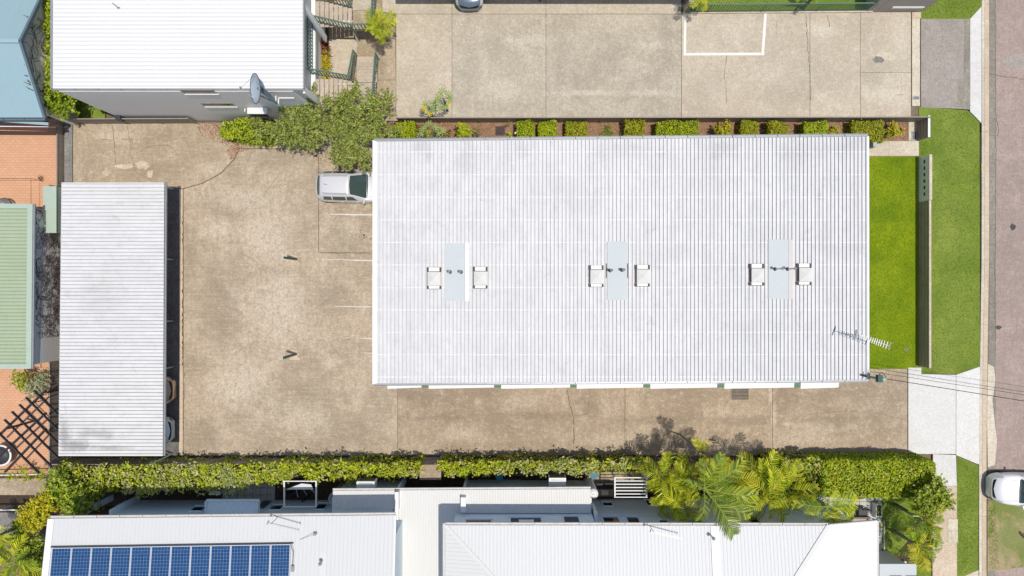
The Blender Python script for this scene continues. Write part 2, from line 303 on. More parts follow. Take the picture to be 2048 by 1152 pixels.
M['grey_wall'] = metal_roof('grey_render', (0.8, 0.775, 0.72), (0.66, 0.64, 0.58), 0.4, None, 0, (0.3, 1, 2))
M['blue_wall'] = simple('blue_grey_render', (0.78, 0.86, 0.89), 0.8, var=0.08, scale=1)
M['blue_trim'] = simple('blue_grey_trim', (0.74, 0.84, 0.88), 0.6, var=0.06)
M['main_wall'] = simple('main_building_render', (0.62, 0.6, 0.55), 0.8, var=0.08, scale=1)
M['brown_wall'] = simple('taupe_render', (0.42, 0.38, 0.33), 0.8, var=0.1, scale=1)
M['gutter'] = simple('grey_gutter', (0.33, 0.35, 0.37), 0.4, 0.2, var=0.15)
M['gutter_light'] = simple('light_gutter', (0.62, 0.6, 0.58), 0.45, var=0.2, scale=4)
M['gutter_brown'] = simple('brown_gutter_channel', (0.2, 0.15, 0.13), 0.6, var=0.3, scale=4)
M['green'] = simple('green_paint', (0.09, 0.2, 0.13), 0.45, var=0.15)
M['green_fascia'] = simple('pale_green_fascia', (0.33, 0.52, 0.37), 0.5, var=0.1)
M['green_rail'] = simple('green_rail_paint', (0.1, 0.2, 0.155), 0.4, var=0.12)
M['post_green'] = simple('post_green_paint', (0.09, 0.13, 0.08), 0.6, var=0.2)
M['mast_green'] = simple('mast_green_paint', (0.035, 0.09, 0.08), 0.5, var=0.2)
M['blue_fascia'] = simple('slate_fascia', (0.13, 0.18, 0.21), 0.5, var=0.12)
M['charcoal'] = simple('charcoal_paint', (0.05, 0.055, 0.06), 0.5, var=0.2)
M['bracket'] = simple('brown_bracket', (0.10, 0.06, 0.06), 0.6, var=0.2)
M['black'] = simple('black_plastic', (0.012, 0.012, 0.013), 0.5, var=0.2)
M['darkglass'] = simple('dark_window_glass', (0.012, 0.016, 0.02), 0.06, spec=0.6, var=0.05)
M['carglass'] = simple('car_glass', (0.045, 0.075, 0.07), 0.04, spec=0.8, var=0.1)
M['solar'] = None
M['steel'] = simple('galvanised_steel', (0.5, 0.5, 0.5), 0.35, 0.7, var=0.15)
M['dish'] = simple('dish_mesh_grey', (0.42, 0.5, 0.56), 0.5, var=0.06)
M['timber_dark'] = simple('dark_timber', (0.045, 0.042, 0.045), 0.7, var=0.3, scale=3, bmp=0.2)
M['timber'] = simple('weathered_timber', (0.30, 0.22, 0.16), 0.85, var=0.3, scale=3, bmp=0.3)
M['redbrown'] = simple('red_brown_paint', (0.12, 0.045, 0.035), 0.6, var=0.2)
M['tread'] = concrete('tread_concrete', (0.56, 0.47, 0.37), (0.42, 0.35, 0.27), (0.66, 0.58, 0.48), (1, 1, 1), 0.4, 41.0, 0.6)
M['weathered'] = metal_roof('weathered_dark_wall', (0.36, 0.31, 0.25), (0.16, 0.13, 0.105), 0.9, None, 0, (3, 0.4, 2))
M['mailwall'] = simple('grey_green_render', (0.74, 0.74, 0.68), 0.7, var=0.1, scale=2)
M['fence_steel'] = simple('grey_brown_fence_steel', (0.3, 0.26, 0.22), 0.6, var=0.12)
M['blue_bin'] = simple('blue_plastic', (0.02, 0.24, 0.36), 0.4, var=0.1)
M['blue_cloth'] = simple('blue_cloth', (0.12, 0.25, 0.36), 0.9, var=0.2)
M['tile_grey'] = simple('grey_tile', (0.52, 0.52, 0.5), 0.7, var=0.1, scale=2)
M['wicker'] = simple('brown_wicker', (0.2, 0.14, 0.11), 0.8, var=0.3, scale=12)
M['rubber'] = simple('tyre_rubber', (0.015, 0.015, 0.016), 0.8, var=0.2)
M['rim'] = simple('wheel_alloy', (0.45, 0.46, 0.47), 0.3, 0.6, var=0.1)
M['lamp_clear'] = simple('headlamp_lens', (0.55, 0.58, 0.58), 0.1, spec=0.7, var=0.2, scale=8)
M['lamp_red'] = simple('tail_lamp_lens', (0.5, 0.02, 0.015), 0.15, spec=0.6, var=0.15)
M['car_white'] = simple('white_car_paint', (0.78, 0.78, 0.79), 0.25, spec=0.5, var=0.02, coat=0.8)
M['car_silver'] = simple('silver_car_paint', (0.68, 0.68, 0.69), 0.28, 0.15, spec=0.5, var=0.03, coat=0.8)
M['car_slate'] = simple('slate_car_paint', (0.16, 0.21, 0.26), 0.25, 0.3, var=0.03, coat=0.8)
M['car_bronze'] = simple('bronze_car_paint', (0.36, 0.25, 0.18), 0.3, 0.3, var=0.03, coat=0.8)
M['car_pale'] = simple('pale_blue_car_paint', (0.6, 0.68, 0.74), 0.25, 0.1, var=0.03, coat=0.8)
M['trunk'] = simple('bark', (0.2, 0.15, 0.11), 0.9, var=0.3, scale=6, bmp=0.5)
M['palm_trunk'] = simple('palm_bark', (0.27, 0.25, 0.19), 0.85, var=0.25, scale=6, bmp=0.4)
M['twig'] = simple('dry_twig', (0.12, 0.085, 0.065), 0.9, var=0.3, scale=8)
M['core'] = simple('hedge_twigs', (0.06, 0.055, 0.025), 0.95, var=0.4, scale=12, bmp=0.8)
M['rachis'] = simple('frond_stalk', (0.26, 0.33, 0.05), 0.5, var=0.15)
M['leaf_hedge'] = leaf('hedge_leaf', [(0.205, 0.271, 0.006), (0.387, 0.471, 0.010), (0.683, 0.689, 0.031), (0.296, 0.380, 0.010), (0.750, 0.597, 0.177)], 0.3)
M['leaf_dryhedge'] = leaf('dry_hedge_leaf', [(0.172, 0.250, 0.030), (0.414, 0.517, 0.060), (0.750, 0.583, 0.360), (0.293, 0.400, 0.045), (0.750, 0.634, 0.405)], 0.25)
M['leaf_box'] = leaf('clipped_leaf', [(0.219, 0.315, 0.004), (0.394, 0.508, 0.007), (0.591, 0.647, 0.017), (0.306, 0.403, 0.006)], 0.35)
M['leaf_olive'] = leaf('olive_clipped_leaf', [(0.218, 0.244, 0.006), (0.403, 0.438, 0.012), (0.571, 0.486, 0.039), (0.286, 0.324, 0.010)], 0.35)
M['leaf_tree'] = leaf('tree_leaf', [(0.14, 0.18, 0.035), (0.38, 0.43, 0.09), (0.6, 0.62, 0.2), (0.26, 0.32, 0.06)], 0.35)
M['leaf_dark'] = leaf('glossy_leaf', [(0.126, 0.208, 0.013), (0.251, 0.378, 0.016), (0.419, 0.548, 0.041)], 0.3, 0.35)
M['leaf_yellow'] = leaf('yellow_leaf', [(0.62, 0.55, 0.02), (0.345, 0.345, 0.010), (0.632, 0.540, 0.012), (0.690, 0.598, 0.040), (0.287, 0.310, 0.020)], 0.35)
M['leaf_red'] = leaf('red_leaf', [(0.12, 0.02, 0.025), (0.26, 0.05, 0.05), (0.4, 0.12, 0.08), (0.08, 0.02, 0.02)], 0.25)
M['leaf_croton'] = leaf('croton_leaf', [(0.5, 0.4, 0.01), (0.2, 0.22, 0.01), (0.6, 0.42, 0.02), (0.42, 0.14, 0.03)], 0.3, 0.35)
M['leaf_palegreen'] = leaf('variegated_leaf', [(0.4, 0.42, 0.26), (0.5, 0.5, 0.36), (0.25, 0.3, 0.12)], 0.3)
M['leaf_ivy'] = leaf('climber_leaf', [(0.252, 0.348, 0.010), (0.462, 0.557, 0.015), (0.672, 0.700, 0.042)], 0.3)
M['frond'] = leaf('palm_leaflet', [(0.22, 0.31, 0.01), (0.58, 0.66, 0.03), (0.75, 0.72, 0.05), (0.42, 0.54, 0.02)], 0.5, 0.35, vary=0.3)
M['frond_big'] = leaf('green_palm_leaflet', [(0.17, 0.28, 0.03), (0.4, 0.52, 0.07), (0.56, 0.62, 0.11)], 0.5, 0.3, vary=0.25)
M['frond_yel'] = leaf('yellow_palm_leaflet', [(0.45, 0.44, 0.02), (0.68, 0.62, 0.04), (0.6, 0.58, 0.06)], 0.4, 0.35, vary=0.15)
M['papaya'] = leaf('papaya_leaf', [(0.195, 0.286, 0.084), (0.300, 0.416, 0.126), (0.450, 0.494, 0.140)], 0.35)

def brick_mat():
    m, n, l, b = new_mat('clay_paver', 0.85, 0, 0.2)
    g = n.new('ShaderNodeNewGeometry').outputs['Position']
    t = n.new('ShaderNodeTexBrick'); t.offset = 0.5; t.inputs['Scale'].default_value = 1.0
    t.inputs['Brick Width'].default_value = 0.3; t.inputs['Row Height'].default_value = 0.15; t.inputs['Mortar Size'].default_value = 0.012
    t.inputs['Color1'].default_value = (0.64, 0.35, 0.22, 1); t.inputs['Color2'].default_value = (0.68, 0.40, 0.255, 1); t.inputs['Mortar'].default_value = (0.50, 0.26, 0.14, 1)
    l.new(g, t.inputs['Vector']); f = nz(n, l, g, 0.7, 6, 0.6); ff = nz(n, l, g, 14, 4, 0.7)
    c = mixc(n, l, ramp(n, l, f, 0.35, 0.7), mixc(n, l, 0.25, t.outputs[0], (0.4, 0.2, 0.12)), t.outputs[0])
    c = mixc(n, l, ramp(n, l, ff, 0.4, 0.7), c, mixc(n, l, 0.3, c, (0.7, 0.45, 0.28)))
    l.new(c, b.inputs['Base Color']); bump(n, l, b, t.outputs['Fac'], -0.4, 0.01)
    return m
M['brick'] = brick_mat()
def solar_mat():
    m, n, l, b = new_mat('solar_cell', 0.5, 0.0, 0.04)
    g = n.new('ShaderNodeNewGeometry'); f = nz(n, l, g.outputs['Position'], 5, 3, 0.6)
    v = n.new('ShaderNodeTexVoronoi'); v.inputs['Scale'].default_value = 30; l.new(g.outputs['Position'], v.inputs['Vector'])
    c = mixc(n, l, g.outputs['Random Per Island'], (0.012, 0.05, 0.15), (0.02, 0.07, 0.19))
    c = mixc(n, l, ramp(n, l, f, 0.3, 0.7), c, mixc(n, l, 0.3, c, (0.03, 0.1, 0.24)))
    l.new(c, b.inputs['Base Color'])
    return m
M['solar'] = solar_mat()
M['solar_back'] = simple('solar_gridline', (0.16, 0.25, 0.38), 0.6, spec=0.05, var=0.05)
M['alu'] = simple('aluminium_frame', (0.68, 0.7, 0.72), 0.35, 0.2, var=0.06)
# ---------------------------------------------------------------- ground, roads, paving
def sheet(name, pts, z, mat, parent=None, th=0.05, label=None, px=True):
    poly = [P(a, b, z) for a, b in pts] if px else pts
    m = MB(); m.prism(poly, z - th, z)
    o = m.build(name, mat, parent)
    if parent is None: o['kind'] = 'structure'
    if label: o['label'] = label
    return o
def slab(poly, z, mat, parent, gap=0.012, th=0.08, name='slab'):
    """one poured slab, a bit smaller than its bay so that the joint shows"""
    pts = [Vector(P(a, b, z)) for a, b in poly]; n = len(pts)
    ar = sum(pts[i].x*pts[(i+1) % n].y - pts[(i+1) % n].x*pts[i].y for i in range(n))
    if ar < 0: pts = pts[::-1]
    out = []
    for i in range(n):
        p0, p1, p2 = pts[i-1], pts[i], pts[(i+1) % n]
        d1 = (p1-p0).normalized(); d2 = (p2-p1).normalized()
        n1 = Vector((-d1.y, d1.x)); n2 = Vector((-d2.y, d2.x)); bis = (n1+n2)
        if bis.length < 1e-4: bis = n1
        bis.normalize(); out.append(p1 + bis * gap / max(0.35, bis.dot(n1)))
    m = MB(); m.prism([(p.x, p.y) for p in out], z - th, z)
    return m.build(name, mat, parent)
def rect(x0, y0, x1, y1): return [(x0, y0), (x1, y0), (x1, y1), (x0, y1)]

g = MB(); g.prism([(-400, -400), (400, -400), (400, 400), (-400, 400)], -0.6, -0.12)
g.build('ground', M['dirt'], kind='structure')
# joint bed under all slabs
base = sheet('concrete_yard', [(126, 244), (1842, 244), (1842, 737), (1818, 737), (1818, 912), (126, 912)], -0.02, M['joint'], th=0.1)
Y = M['yard']; D = M['drive']; O = M['old']
slab([(146, 246), (428, 246), (440, 262), (478, 296), (468, 318), (440, 347), (405, 366), (366, 377), (146, 377)], 0.03, O, base)
slab([(129, 246), (145, 246), (145, 377), (129, 377)], 0.035, M['grey_conc'], base)
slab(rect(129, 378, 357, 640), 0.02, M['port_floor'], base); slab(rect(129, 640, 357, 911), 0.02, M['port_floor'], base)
slab(rect(357.4, 378, 366, 560), 0.034, M['path'], base); slab(rect(357.4, 560, 366, 730), 0.034, M['path'], base); slab(rect(357.4, 730, 366, 911), 0.034, M['path'], base)
slab([(367, 378), (406, 367), (441, 348), (469, 319), (479, 297), (637, 300), (637, 505), (795, 505), (795, 911), (367, 911)], 0.03, Y, base)
slab([(430, 246), (637, 246), (637, 299), (480, 296), (442, 262)], 0.03, O, base)
slab([(637.5, 246), (760, 246), (760, 505), (637.5, 505)], 0.03, Y, base)
slab(rect(795, 505, 1250, 911), 0.03, D, base); slab(rect(1250, 505, 1545, 911), 0.03, D, base); slab(rect(1545, 505, 1815, 911), 0.03, D, base)
slab([(1738, 282), (1778, 282), (1778, 312), (1738, 312)], 0.04, M['cream'], base, 0.006); slab(rect(1778, 282, 1838, 312), 0.04, M['cream'], base, 0.006)
slab(rect(1817, 244, 1838, 281.5), 0.04, M['cream'], base, 0.006)
# bed of bark in front of the main building
sheet('garden_bed', [(760, 244), (1816, 244), (1816, 330), (760, 330)], 0.035, M['mulch'], th=0.1)

# white street driveway and footpath
wd = sheet('street_driveway', [(1816, 735), (1843, 735), (1843, 748), (1915, 749), (1960, 731), (1962, 932), (1914, 911), (1914, 972), (1866, 972), (1866, 908), (1816, 908)], -0.01, M['joint'], th=0.1)
W = M['white_conc']
slab([(1816.5, 735), (1843, 735), (1843, 748), (1912, 749.5), (1912, 908), (1816.5, 908)], 0.04, W, wd, 0.006)
slab([(1912.4, 749.5), (1960, 733), (1960, 930), (1914, 911), (1912.4, 910)], 0.04, W, wd, 0.006)
slab([(1866, 908), (1912.2, 910), (1914, 972), (1866, 972)], 0.04, W, wd, 0.006)
fp = sheet('footpath', [(1865, 972), (1916, 972), (1916, 1260), (1865, 1260)], -0.01, M['joint'], th=0.1)
slab([(1865, 972), (1914, 972), (1914, 1038), (1896, 1038), (1896, 1084), (1865, 1084)], 0.04, M['path'], fp, 0.006)
slab(rect(1896, 1038, 1916, 1062), 0.045, M['cream'], fp, 0.006); slab(rect(1896, 1062, 1916, 1085), 0.045, M['cream'], fp, 0.006)
slab([(1865, 1084), (1914, 1084), (1914, 1170), (1865, 1170)], 0.04, M['path'], fp, 0.006); slab(rect(1865, 1170, 1914, 1260), 0.04, M['path'], fp, 0.006)
# verges and lawn
sheet('verge', [(1838, 214), (1915, 219), (1937, 222), (1959, 245), (1960, 732), (1915, 748), (1844, 747), (1838, 738)], 0.02, M['verge'], th=0.2)
sheet('verge', [(1914, 912), (1957, 931), (1957, 1139), (1915, 1160), (1914, 1152)], 0.02, M['verge'], th=0.2)
sheet('verge', [(1839, 18), (1839, 38), (1940, 38), (1963, 12), (1963, -90), (1839, -90)], 0.02, M['verge'], th=0.2)
sheet('lawn', [(1600, 313), (1836, 313), (1837, 733), (1820, 738), (1600, 738)], 0.036, M['lawn'], th=0.1)
sheet('nature_strip', [(1975, 1000), (2160, 1000), (2160, 1132), (2048, 1134), (1975, 1143)], 0.03, M['patchy'], th=0.2)
# road
road = sheet('road', [(1975, -700), (2700, -700), (2700, 1900), (1975, 1900)], -0.03, M['road'], th=0.05)
sheet('road_edge', [(1977, -700), (1992, -700), (1992, 600), (1990, 1900), (1974, 1900), (1974, 700)], -0.026, M['edge_asphalt'], th=0.02)
def blob(cx, cy, rx, ry, n=18, jag=0.25, seed=1):
    r = random.Random(seed); return [(cx + rx*(1 + r.uniform(-jag, jag))*math.cos(2*math.pi*i/n), cy + ry*(1 + r.uniform(-jag, jag))*math.sin(2*math.pi*i/n)) for i in range(n)]
for c in ((2032, 122, 26, 16), (2026, 454, 6, 6), (1997, 655, 6, 4)):
    sheet('tar_patch', blob(*c, seed=int(c[0])), -0.022, M['tar'] if c[2] < 10 else M['asphalt'], parent=road, th=0.003)
sheet('broken_edge', [(1976, 728), (1988, 734), (1991, 760), (1985, 800), (1990, 850), (1994, 880), (1990, 930), (1976, 935), (1974, 840)], -0.021, M['cream'], th=0.003)
sheet('asphalt_driveway', [(1842, 38), (1940, 38), (1940, 219), (1905, 217), (1842, 215)], 0.03, M['asphalt'], th=0.1)
sheet('asphalt_driveway', [(1929, 40), (1940, 40), (1940, 219), (1914, 217), (1914, 160), (1927, 158)], 0.034, M['edge_asphalt'], th=0.02)
# kerb: raised back, gutter in front, in lengths
kerb = sheet('kerb_channel', [(1962, -700), (1979, -700), (1979, 600), (1976, 800), (1976, 1900), (1956, 1900), (1957, 900), (1962, 500)], -0.025, M['joint'], th=0.2)
def kx(y): return 1963.5 if y < 500 else (1963.5 - (y-500)*0.015 if y < 850 else 1958.2)
ys = list(range(-120, 1300, 128))
for a, b in zip(ys[:-1], ys[1:]):
    low = (a < 240 and b > -20) or (720 < b and a < 950)
    slab([(kx(a), a), (kx(a)+6, a), (kx(b)+6, b), (kx(b), b)], 0.045 if low else 0.09, M['cream'], kerb, 0.006, 0.2, 'kerb')
    slab([(kx(a)+6, a), (kx(a)+15, a), (kx(b)+15, b), (kx(b)+6, b)], -0.005, M['path'], kerb, 0.006, 0.1, 'channel')
sheet('crossover', [(1940.5, 38), (1963, 13), (1963, 246), (1940.5, 223)], 0.046, W, th=0.1)
sheet('crossover', [(1957.5, 1140), (1957.5, 1260), (1915, 1260), (1915, 1158)], 0.046, M['cream'], th=0.1)
boxo('meter_lid', M['leaf_yellow'], None, *[*(P(1961, 341)[0:1]), P(1964, 0)[0], P(0, 341)[1], P(0, 327)[1], 0.0, 0.07], kind='structure')
# neighbour's yard to the north
up = sheet('neighbour_yard', [(600, -120), (1842, -120), (1842, 243), (600, 243)], -0.02, M['joint'], th=0.1)
U = M['upper']; UT = M['upper_tan']
slab([(792, 28), (904, 28), (904, 242), (792, 242)], 0.03, UT, up); slab([(764, -120), (904, -120), (904, 28), (792, 28), (764, 24)], 0.03, M['upper_tan'], up)
slab(rect(904, 28, 1092, 242), 0.03, U, up); slab(rect(1092, 28, 1363, 242), 0.03, U, up)
slab(rect(904, -120, 1092, 28), 0.03, UT, up); slab(rect(1092, -120, 1363, 28), 0.03, UT, up)
slab(rect(1363, 24, 1620, 242), 0.03, UT, up); slab(rect(1620, 24, 1721, 242), 0.03, M['upper_tan'], up); slab(rect(1721, 24, 1822, 145), 0.03, UT, up, 0.008); slab(rect(1721, 145, 1822, 242), 0.03, UT, up, 0.008)
slab(rect(1824, 24, 1842, 36), 0.04, M['path'], up, 0.006); slab(rect(1824, 36, 1840, 198), 0.032, M['cream'], up, 0.006); slab(rect(1824, 198, 1840, 212), 0.04, M['cream'], up, 0.006)
slab([(600, -120), (762, -120), (764, 24), (790, 30), (792, 160), (755, 160), (600, 150)], 0.03, M['old'], up); slab([(600, 150), (755, 160), (792, 160), (792, 242), (600, 242)], 0.03, M['old'], up)
slab([(655, 78), (716, 78), (712, 112), (700, 150), (655, 150)], 0.045, M['upper_tan'], up, 0.01)
sheet('garden_bed', [(620, -60), (658, -60), (658, 160), (620, 160)], 0.05, M['dark_soil'], th=0.1)
def strip(name, pts, w, z, mat, parent=None, th=0.003, **kw):
    P3 = [Vector(P(a, b, z)) for a, b in pts]; m = MB(); ws = w if isinstance(w, (list, tuple)) else [w]*len(P3)
    L = []; R = []
    for i, p in enumerate(P3):
        d = (P3[min(i+1, len(P3)-1)] - P3[max(i-1, 0)]).normalized(); q = Vector((-d.y, d.x))
        L.append(p + q*ws[i]/2); R.append(p - q*ws[i]/2)
    for i in range(len(P3)-1):
        a = [(L[i].x, L[i].y), (R[i].x, R[i].y), (R[i+1].x, R[i+1].y), (L[i+1].x, L[i+1].y)]
        m.hexa([(x, y, z-th) for x, y in a] + [(x, y, z) for x, y in a])
    return m.build(name, mat, parent, **kw)
for pts in (((1368, 28), (1373, 28), (1372, 111), (1367, 111)), ((1528.5, 26), (1534, 26), (1528, 110.5), (1522.5, 110.5)), ((1372.4, 106), (1522.2, 105), (1522, 110.5), (1372, 111))):
    sheet('bay_line', pts, 0.036, M['line'], parent=up, th=0.004)
for a, b, y, w in ((660, 760, 429, 0.085), (633, 690, 519, 0.03), (690, 760, 520.5, 0.08), (668, 760, 613, 0.06), (690, 700, 675, 0.03), (718, 760, 677, 0.06), (722, 760, 706, 0.04)):
    strip('bay_line', [(a, y-0.5), ((a+b)/2, y+0.3), (b, y+0.6)], [w*0.5, w, w], 0.034, M['worn_line'], parent=base)
def crack(pts, w, z, parent, seed=0, mat='crack'):
    r = random.Random(seed); out = []
    for (x0, y0), (x1, y1) in zip(pts[:-1], pts[1:]):
        n = max(2, int(math.hypot(x1-x0, y1-y0)/5))
        out += [(x0 + (x1-x0)*i/n + r.uniform(-1.3, 1.3), y0 + (y1-y0)*i/n + r.uniform(-1.3, 1.3)) for i in range(n)]
    out.append(pts[-1]); strip('crack', out, [w*r.uniform(0.3, 1.5) for _ in out], z, M[mat], parent=parent)
for i, (pts, w) in enumerate([([(1134, 780), (1138, 805), (1147, 835), (1148, 888)], 0.045), ([(1180, 780), (1176, 828), (1150, 832)], 0.02), ([(225, 250), (232, 330)], 0.025), ([(255, 252), (262, 300), (300, 292), (340, 290), (355, 310)], 0.02),
                    ([(260, 300), (272, 345), (300, 360)], 0.018), ([(180, 280), (260, 278), (345, 282)], 0.015), ([(1615, 830), (1680, 822), (1740, 825), (1790, 835)], 0.012), ([(1258, 780), (1252, 900)], 0.014),
                    ([(1462, 776), (1458, 800), (1448, 812)], 0.02), ([(370, 745), (366, 860)], 0.03), ([(560, 345), (520, 400), (470, 430)], 0.01), ([(366, 420), (366, 560), (365, 730)], 0.035), ([(640, 505), (748, 508)], 0.03)]):
    crack(pts, w, 0.034, base, i)
for i, (pts, w) in enumerate([([(1612, 30), (1616, 100), (1620, 150), (1622, 200)], 0.035), ([(1656, 30), (1658, 55)], 0.03), ([(1452, 112), (1449, 150), (1454, 205)], 0.03), ([(1552, 40), (1554, 70)], 0.02), ([(1790, 190), (1806, 190)], 0.02)]):
    crack(pts, w, 0.035, up, 50+i)
crack([(1978, 148), (2000, 152), (2048, 158)], 0.03, -0.02, road, 70); crack([(1991, 0), (1992, 300), (1990, 560), (1991, 700)], 0.025, -0.019, road, 71)
for a in ((1985, 248), (1990, 262)): pass
crack([(1980, 236), (1993, 240), (1998, 262), (1994, 272), (1980, 272)], 0.03, -0.019, road, 72)
sheet('repair_patch', blob(1772, 112, 26, 9, 16, 0.3, 4), 0.034, M['cream'], parent=up, th=0.003)
sheet('repair_patch', blob(1756, 118, 11, 7, 14, 0.4, 5), 0.0365, M['grey_conc'], parent=up, th=0.003)
for i, c in enumerate([(250, 333, 17, 5), (285, 330, 14, 9), (212, 345, 6, 8), (300, 348, 6, 8)]): sheet('bare_patch', blob(*c, 16, 0.4, i), 0.0335, M['path'], parent=base, th=0.003)
for i in range(9): sheet('oil_spot', blob(730 + rng.uniform(-14, 12), 470 + rng.uniform(-10, 8), rng.uniform(1, 2.6), rng.uniform(0.8, 1.6), 8, 0.4, i), 0.0335 + i*0.0003, M['tar'], parent=base, th=0.002)
# left neighbour's clay paving
sheet('clay_paving', [(-260, 236), (124, 236), (124, 948), (-260, 948)], 0.0, M['brick'], th=0.2)
# south neighbour ground
sheet('side_passage', [(96, 960), (1770, 948), (1770, 1300), (96, 1300)], -0.03, M['dark_soil'], th=0.1)
pv = sheet('paved_court', [(1170, 940), (1300, 940), (1300, 990), (1170, 990)], 0.0, M['dark_soil'], th=0.05)
slab(rect(1170, 942, 1210, 985), 0.03, M['old'], pv); slab(rect(1210, 942, 1300, 985), 0.03, M['old'], pv)
pc = sheet('tiled_terrace', [(1600, 950), (1764, 950), (1764, 1160), (1600, 1160)], -0.01, M['joint'], th=0.1)
for i in range(11):
    for j in range(12):
        slab(rect(1600 + i*14.9, 952 + j*17, 1600 + (i+1)*14.9, 952 + (j+1)*17), 0.03, M['tile_grey'], pc, 0.012, 0.05, 'tile')
pd = sheet('tiled_path', [(444, 948), (550, 948), (550, 1004), (444, 1004)], -0.01, M['joint'], th=0.03)
for i in range(7):
    for j in range(4): slab(rect(445 + i*15, 948 + j*14, 460 + i*15, 962 + j*14), 0.03, M['tile_grey'], pd, 0.012, 0.04, 'tile')
sheet('side_lawn', [(1764, 940), (1862, 940), (1862, 1010), (1828, 1020), (1826, 1070), (1795, 1105), (1764, 1095)], 0.02, M['verge'], th=0.1)
sheet('side_lawn', [(1833, 1130), (1862, 1130), (1862, 1260), (1833, 1260)], 0.02, M['verge'], th=0.1)
sheet('planting_strip', [(1764, 940), (1865, 940), (1865, 1260), (1764, 1260)], 0.0, M['dark_soil'], th=0.1)
sheet('north_lawn', [(1376, -90), (1735, -90), (1735, 22), (1376, 22)], 0.03, M['verge'], th=0.1)
sheet('side_lawn', [(130, 170), (210, 170), (210, 243), (130, 243)], 0.02, M['verge'], th=0.1)

# ---------------------------------------------------------------- scattered ground stuff
def quads(name, pos, size, normals, mats, kind='stuff', parent=None, elong=1.8, label=None, cat=None, fold=0.25, tri=False, mix=None, mi_arr=None):
    """many small leaf shaped faces at pos; normals roughly given"""
    n = len(pos); nrm = normals / np.linalg.norm(normals, axis=1)[:, None]
    rnd = nr.normal(size=(n, 3)); t = np.cross(nrm, rnd); t /= np.linalg.norm(t, axis=1)[:, None] + 1e-9; b = np.cross(nrm, t)
    s = np.asarray(size).reshape(-1, 1) * np.ones((n, 1)); L = t*s*elong/2; Wd = b*s/2
    a = pos - L; c = pos + L; d = pos + Wd + nrm*s*fold; e = pos - Wd + nrm*s*fold
    if tri: v = np.stack([a, d, c], 1); k = 3
    else: v = np.stack([a, d, c, e], 1); k = 4
    me = bpy.data.meshes.new(name); me.vertices.add(n*k); me.vertices.foreach_set('co', v.reshape(-1).astype(np.float32))
    me.loops.add(n*k); me.loops.foreach_set('vertex_index', np.arange(n*k, dtype=np.int32))
    me.polygons.add(n); me.polygons.foreach_set('loop_start', np.arange(0, n*k, k, dtype=np.int32)); me.polygons.foreach_set('loop_total', np.full(n, k, dtype=np.int32))
    if not isinstance(mats, (list, tuple)): mats = [mats]
    for m in mats: me.materials.append(m)
    if len(mats) > 1: me.polygons.foreach_set('material_index', np.asarray(mi_arr, np.int32) if mi_arr is not None else nr.choice(len(mats), n, p=mix).astype(np.int32))
    me.update(); me.validate()
    o = add(name, me, parent)
    if kind: o['kind'] = kind
    if label: o['label'] = label
    if cat: o['category'] = cat
    return o
def rand_in(poly, n):
    xs = [p[0] for p in poly]; ys = [p[1] for p in poly]; out = []
    while len(out) < n:
        q = np.column_stack([nr.uniform(min(xs), max(xs), n*2), nr.uniform(min(ys), max(ys), n*2)]); ins = np.zeros(len(q), bool); j = len(poly)-1
        for i in range(len(poly)):
            xi, yi = poly[i]; xj, yj = poly[j]
            if yi != yj: ins ^= ((yi > q[:, 1]) != (yj > q[:, 1])) & (q[:, 0] < (xj-xi)*(q[:, 1]-yi)/(yj-yi) + xi)
            j = i
        out += list(q[ins])
    return np.array(out[:n])
def grass(pts, z, dens, mat, label):
    poly = [P(a, b, z) for a, b in pts]; n = len(poly)
    A = abs(sum(poly[i][0]*poly[(i+1) % n][1] - poly[(i+1) % n][0]*poly[i][1] for i in range(n)))/2
    q = rand_in(poly, int(A*dens)); pos = np.column_stack([q, nr.uniform(z+0.01, z+0.045, len(q))])
    nm = np.column_stack([nr.normal(0, 0.8, len(q)), nr.normal(0, 0.8, len(q)), np.ones(len(q))])
    quads('grass', pos, nr.uniform(0.018, 0.038, len(q)), nm, mat, elong=2.4, label=label, cat='grass', tri=True)
grass([(1738, 315), (1834, 315), (1834, 735), (1738, 736)], 0.036, 420, M['blade'], 'bright clipped lawn grass between the long white roof and the front wall')
grass([(1860, 218), (1915, 220), (1936, 224), (1957, 247), (1959, 731), (1915, 747), (1846, 746), (1846, 738), (1858, 736)], 0.02, 320, M['blade2'], 'mown verge grass between the front wall and the kerb')
grass([(1838, 282), (1856, 282), (1856, 312), (1838, 312)], 0.02, 600, M['blade2'], 'little square of grass at the end of the cream path')
grass([(1915, 914), (1956, 932), (1956, 1138), (1916, 1151)], 0.02, 520, M['blade2'], 'grass strip between the tan footpath and the kerb')
grass([(1842, 20), (1842, 37), (1939, 37), (1962, 11), (1962, -20), (1842, -20)], 0.02, 520, M['blade2'], 'rough green grass above the grey asphalt driveway')
grass([(1765, 945), (1860, 945), (1860, 1010), (1827, 1020), (1825, 1068), (1794, 1103), (1765, 1093)], 0.02, 450, M['blade2'], 'garden lawn beside the white roof under the young palms')
grass([(1376, -20), (1733, -20), (1733, 20), (1376, 20)], 0.03, 300, M['blade2'], 'grass behind the long green balustrade')
grass([(1834, 1131), (1861, 1131), (1861, 1160), (1834, 1160)], 0.02, 450, M['blade2'], 'small patch of grass at the foot of the lowest young palm')
grass([(1977, 1008), (1990, 1008), (1999, 1138), (1977, 1140)], 0.03, 450, M['blade2'], 'thin grass along the kerb below the parked white van')
q = rand_in([P(a, b) for a, b in ((762, 246), (1814, 246), (1814, 279), (762, 279))], 8000)
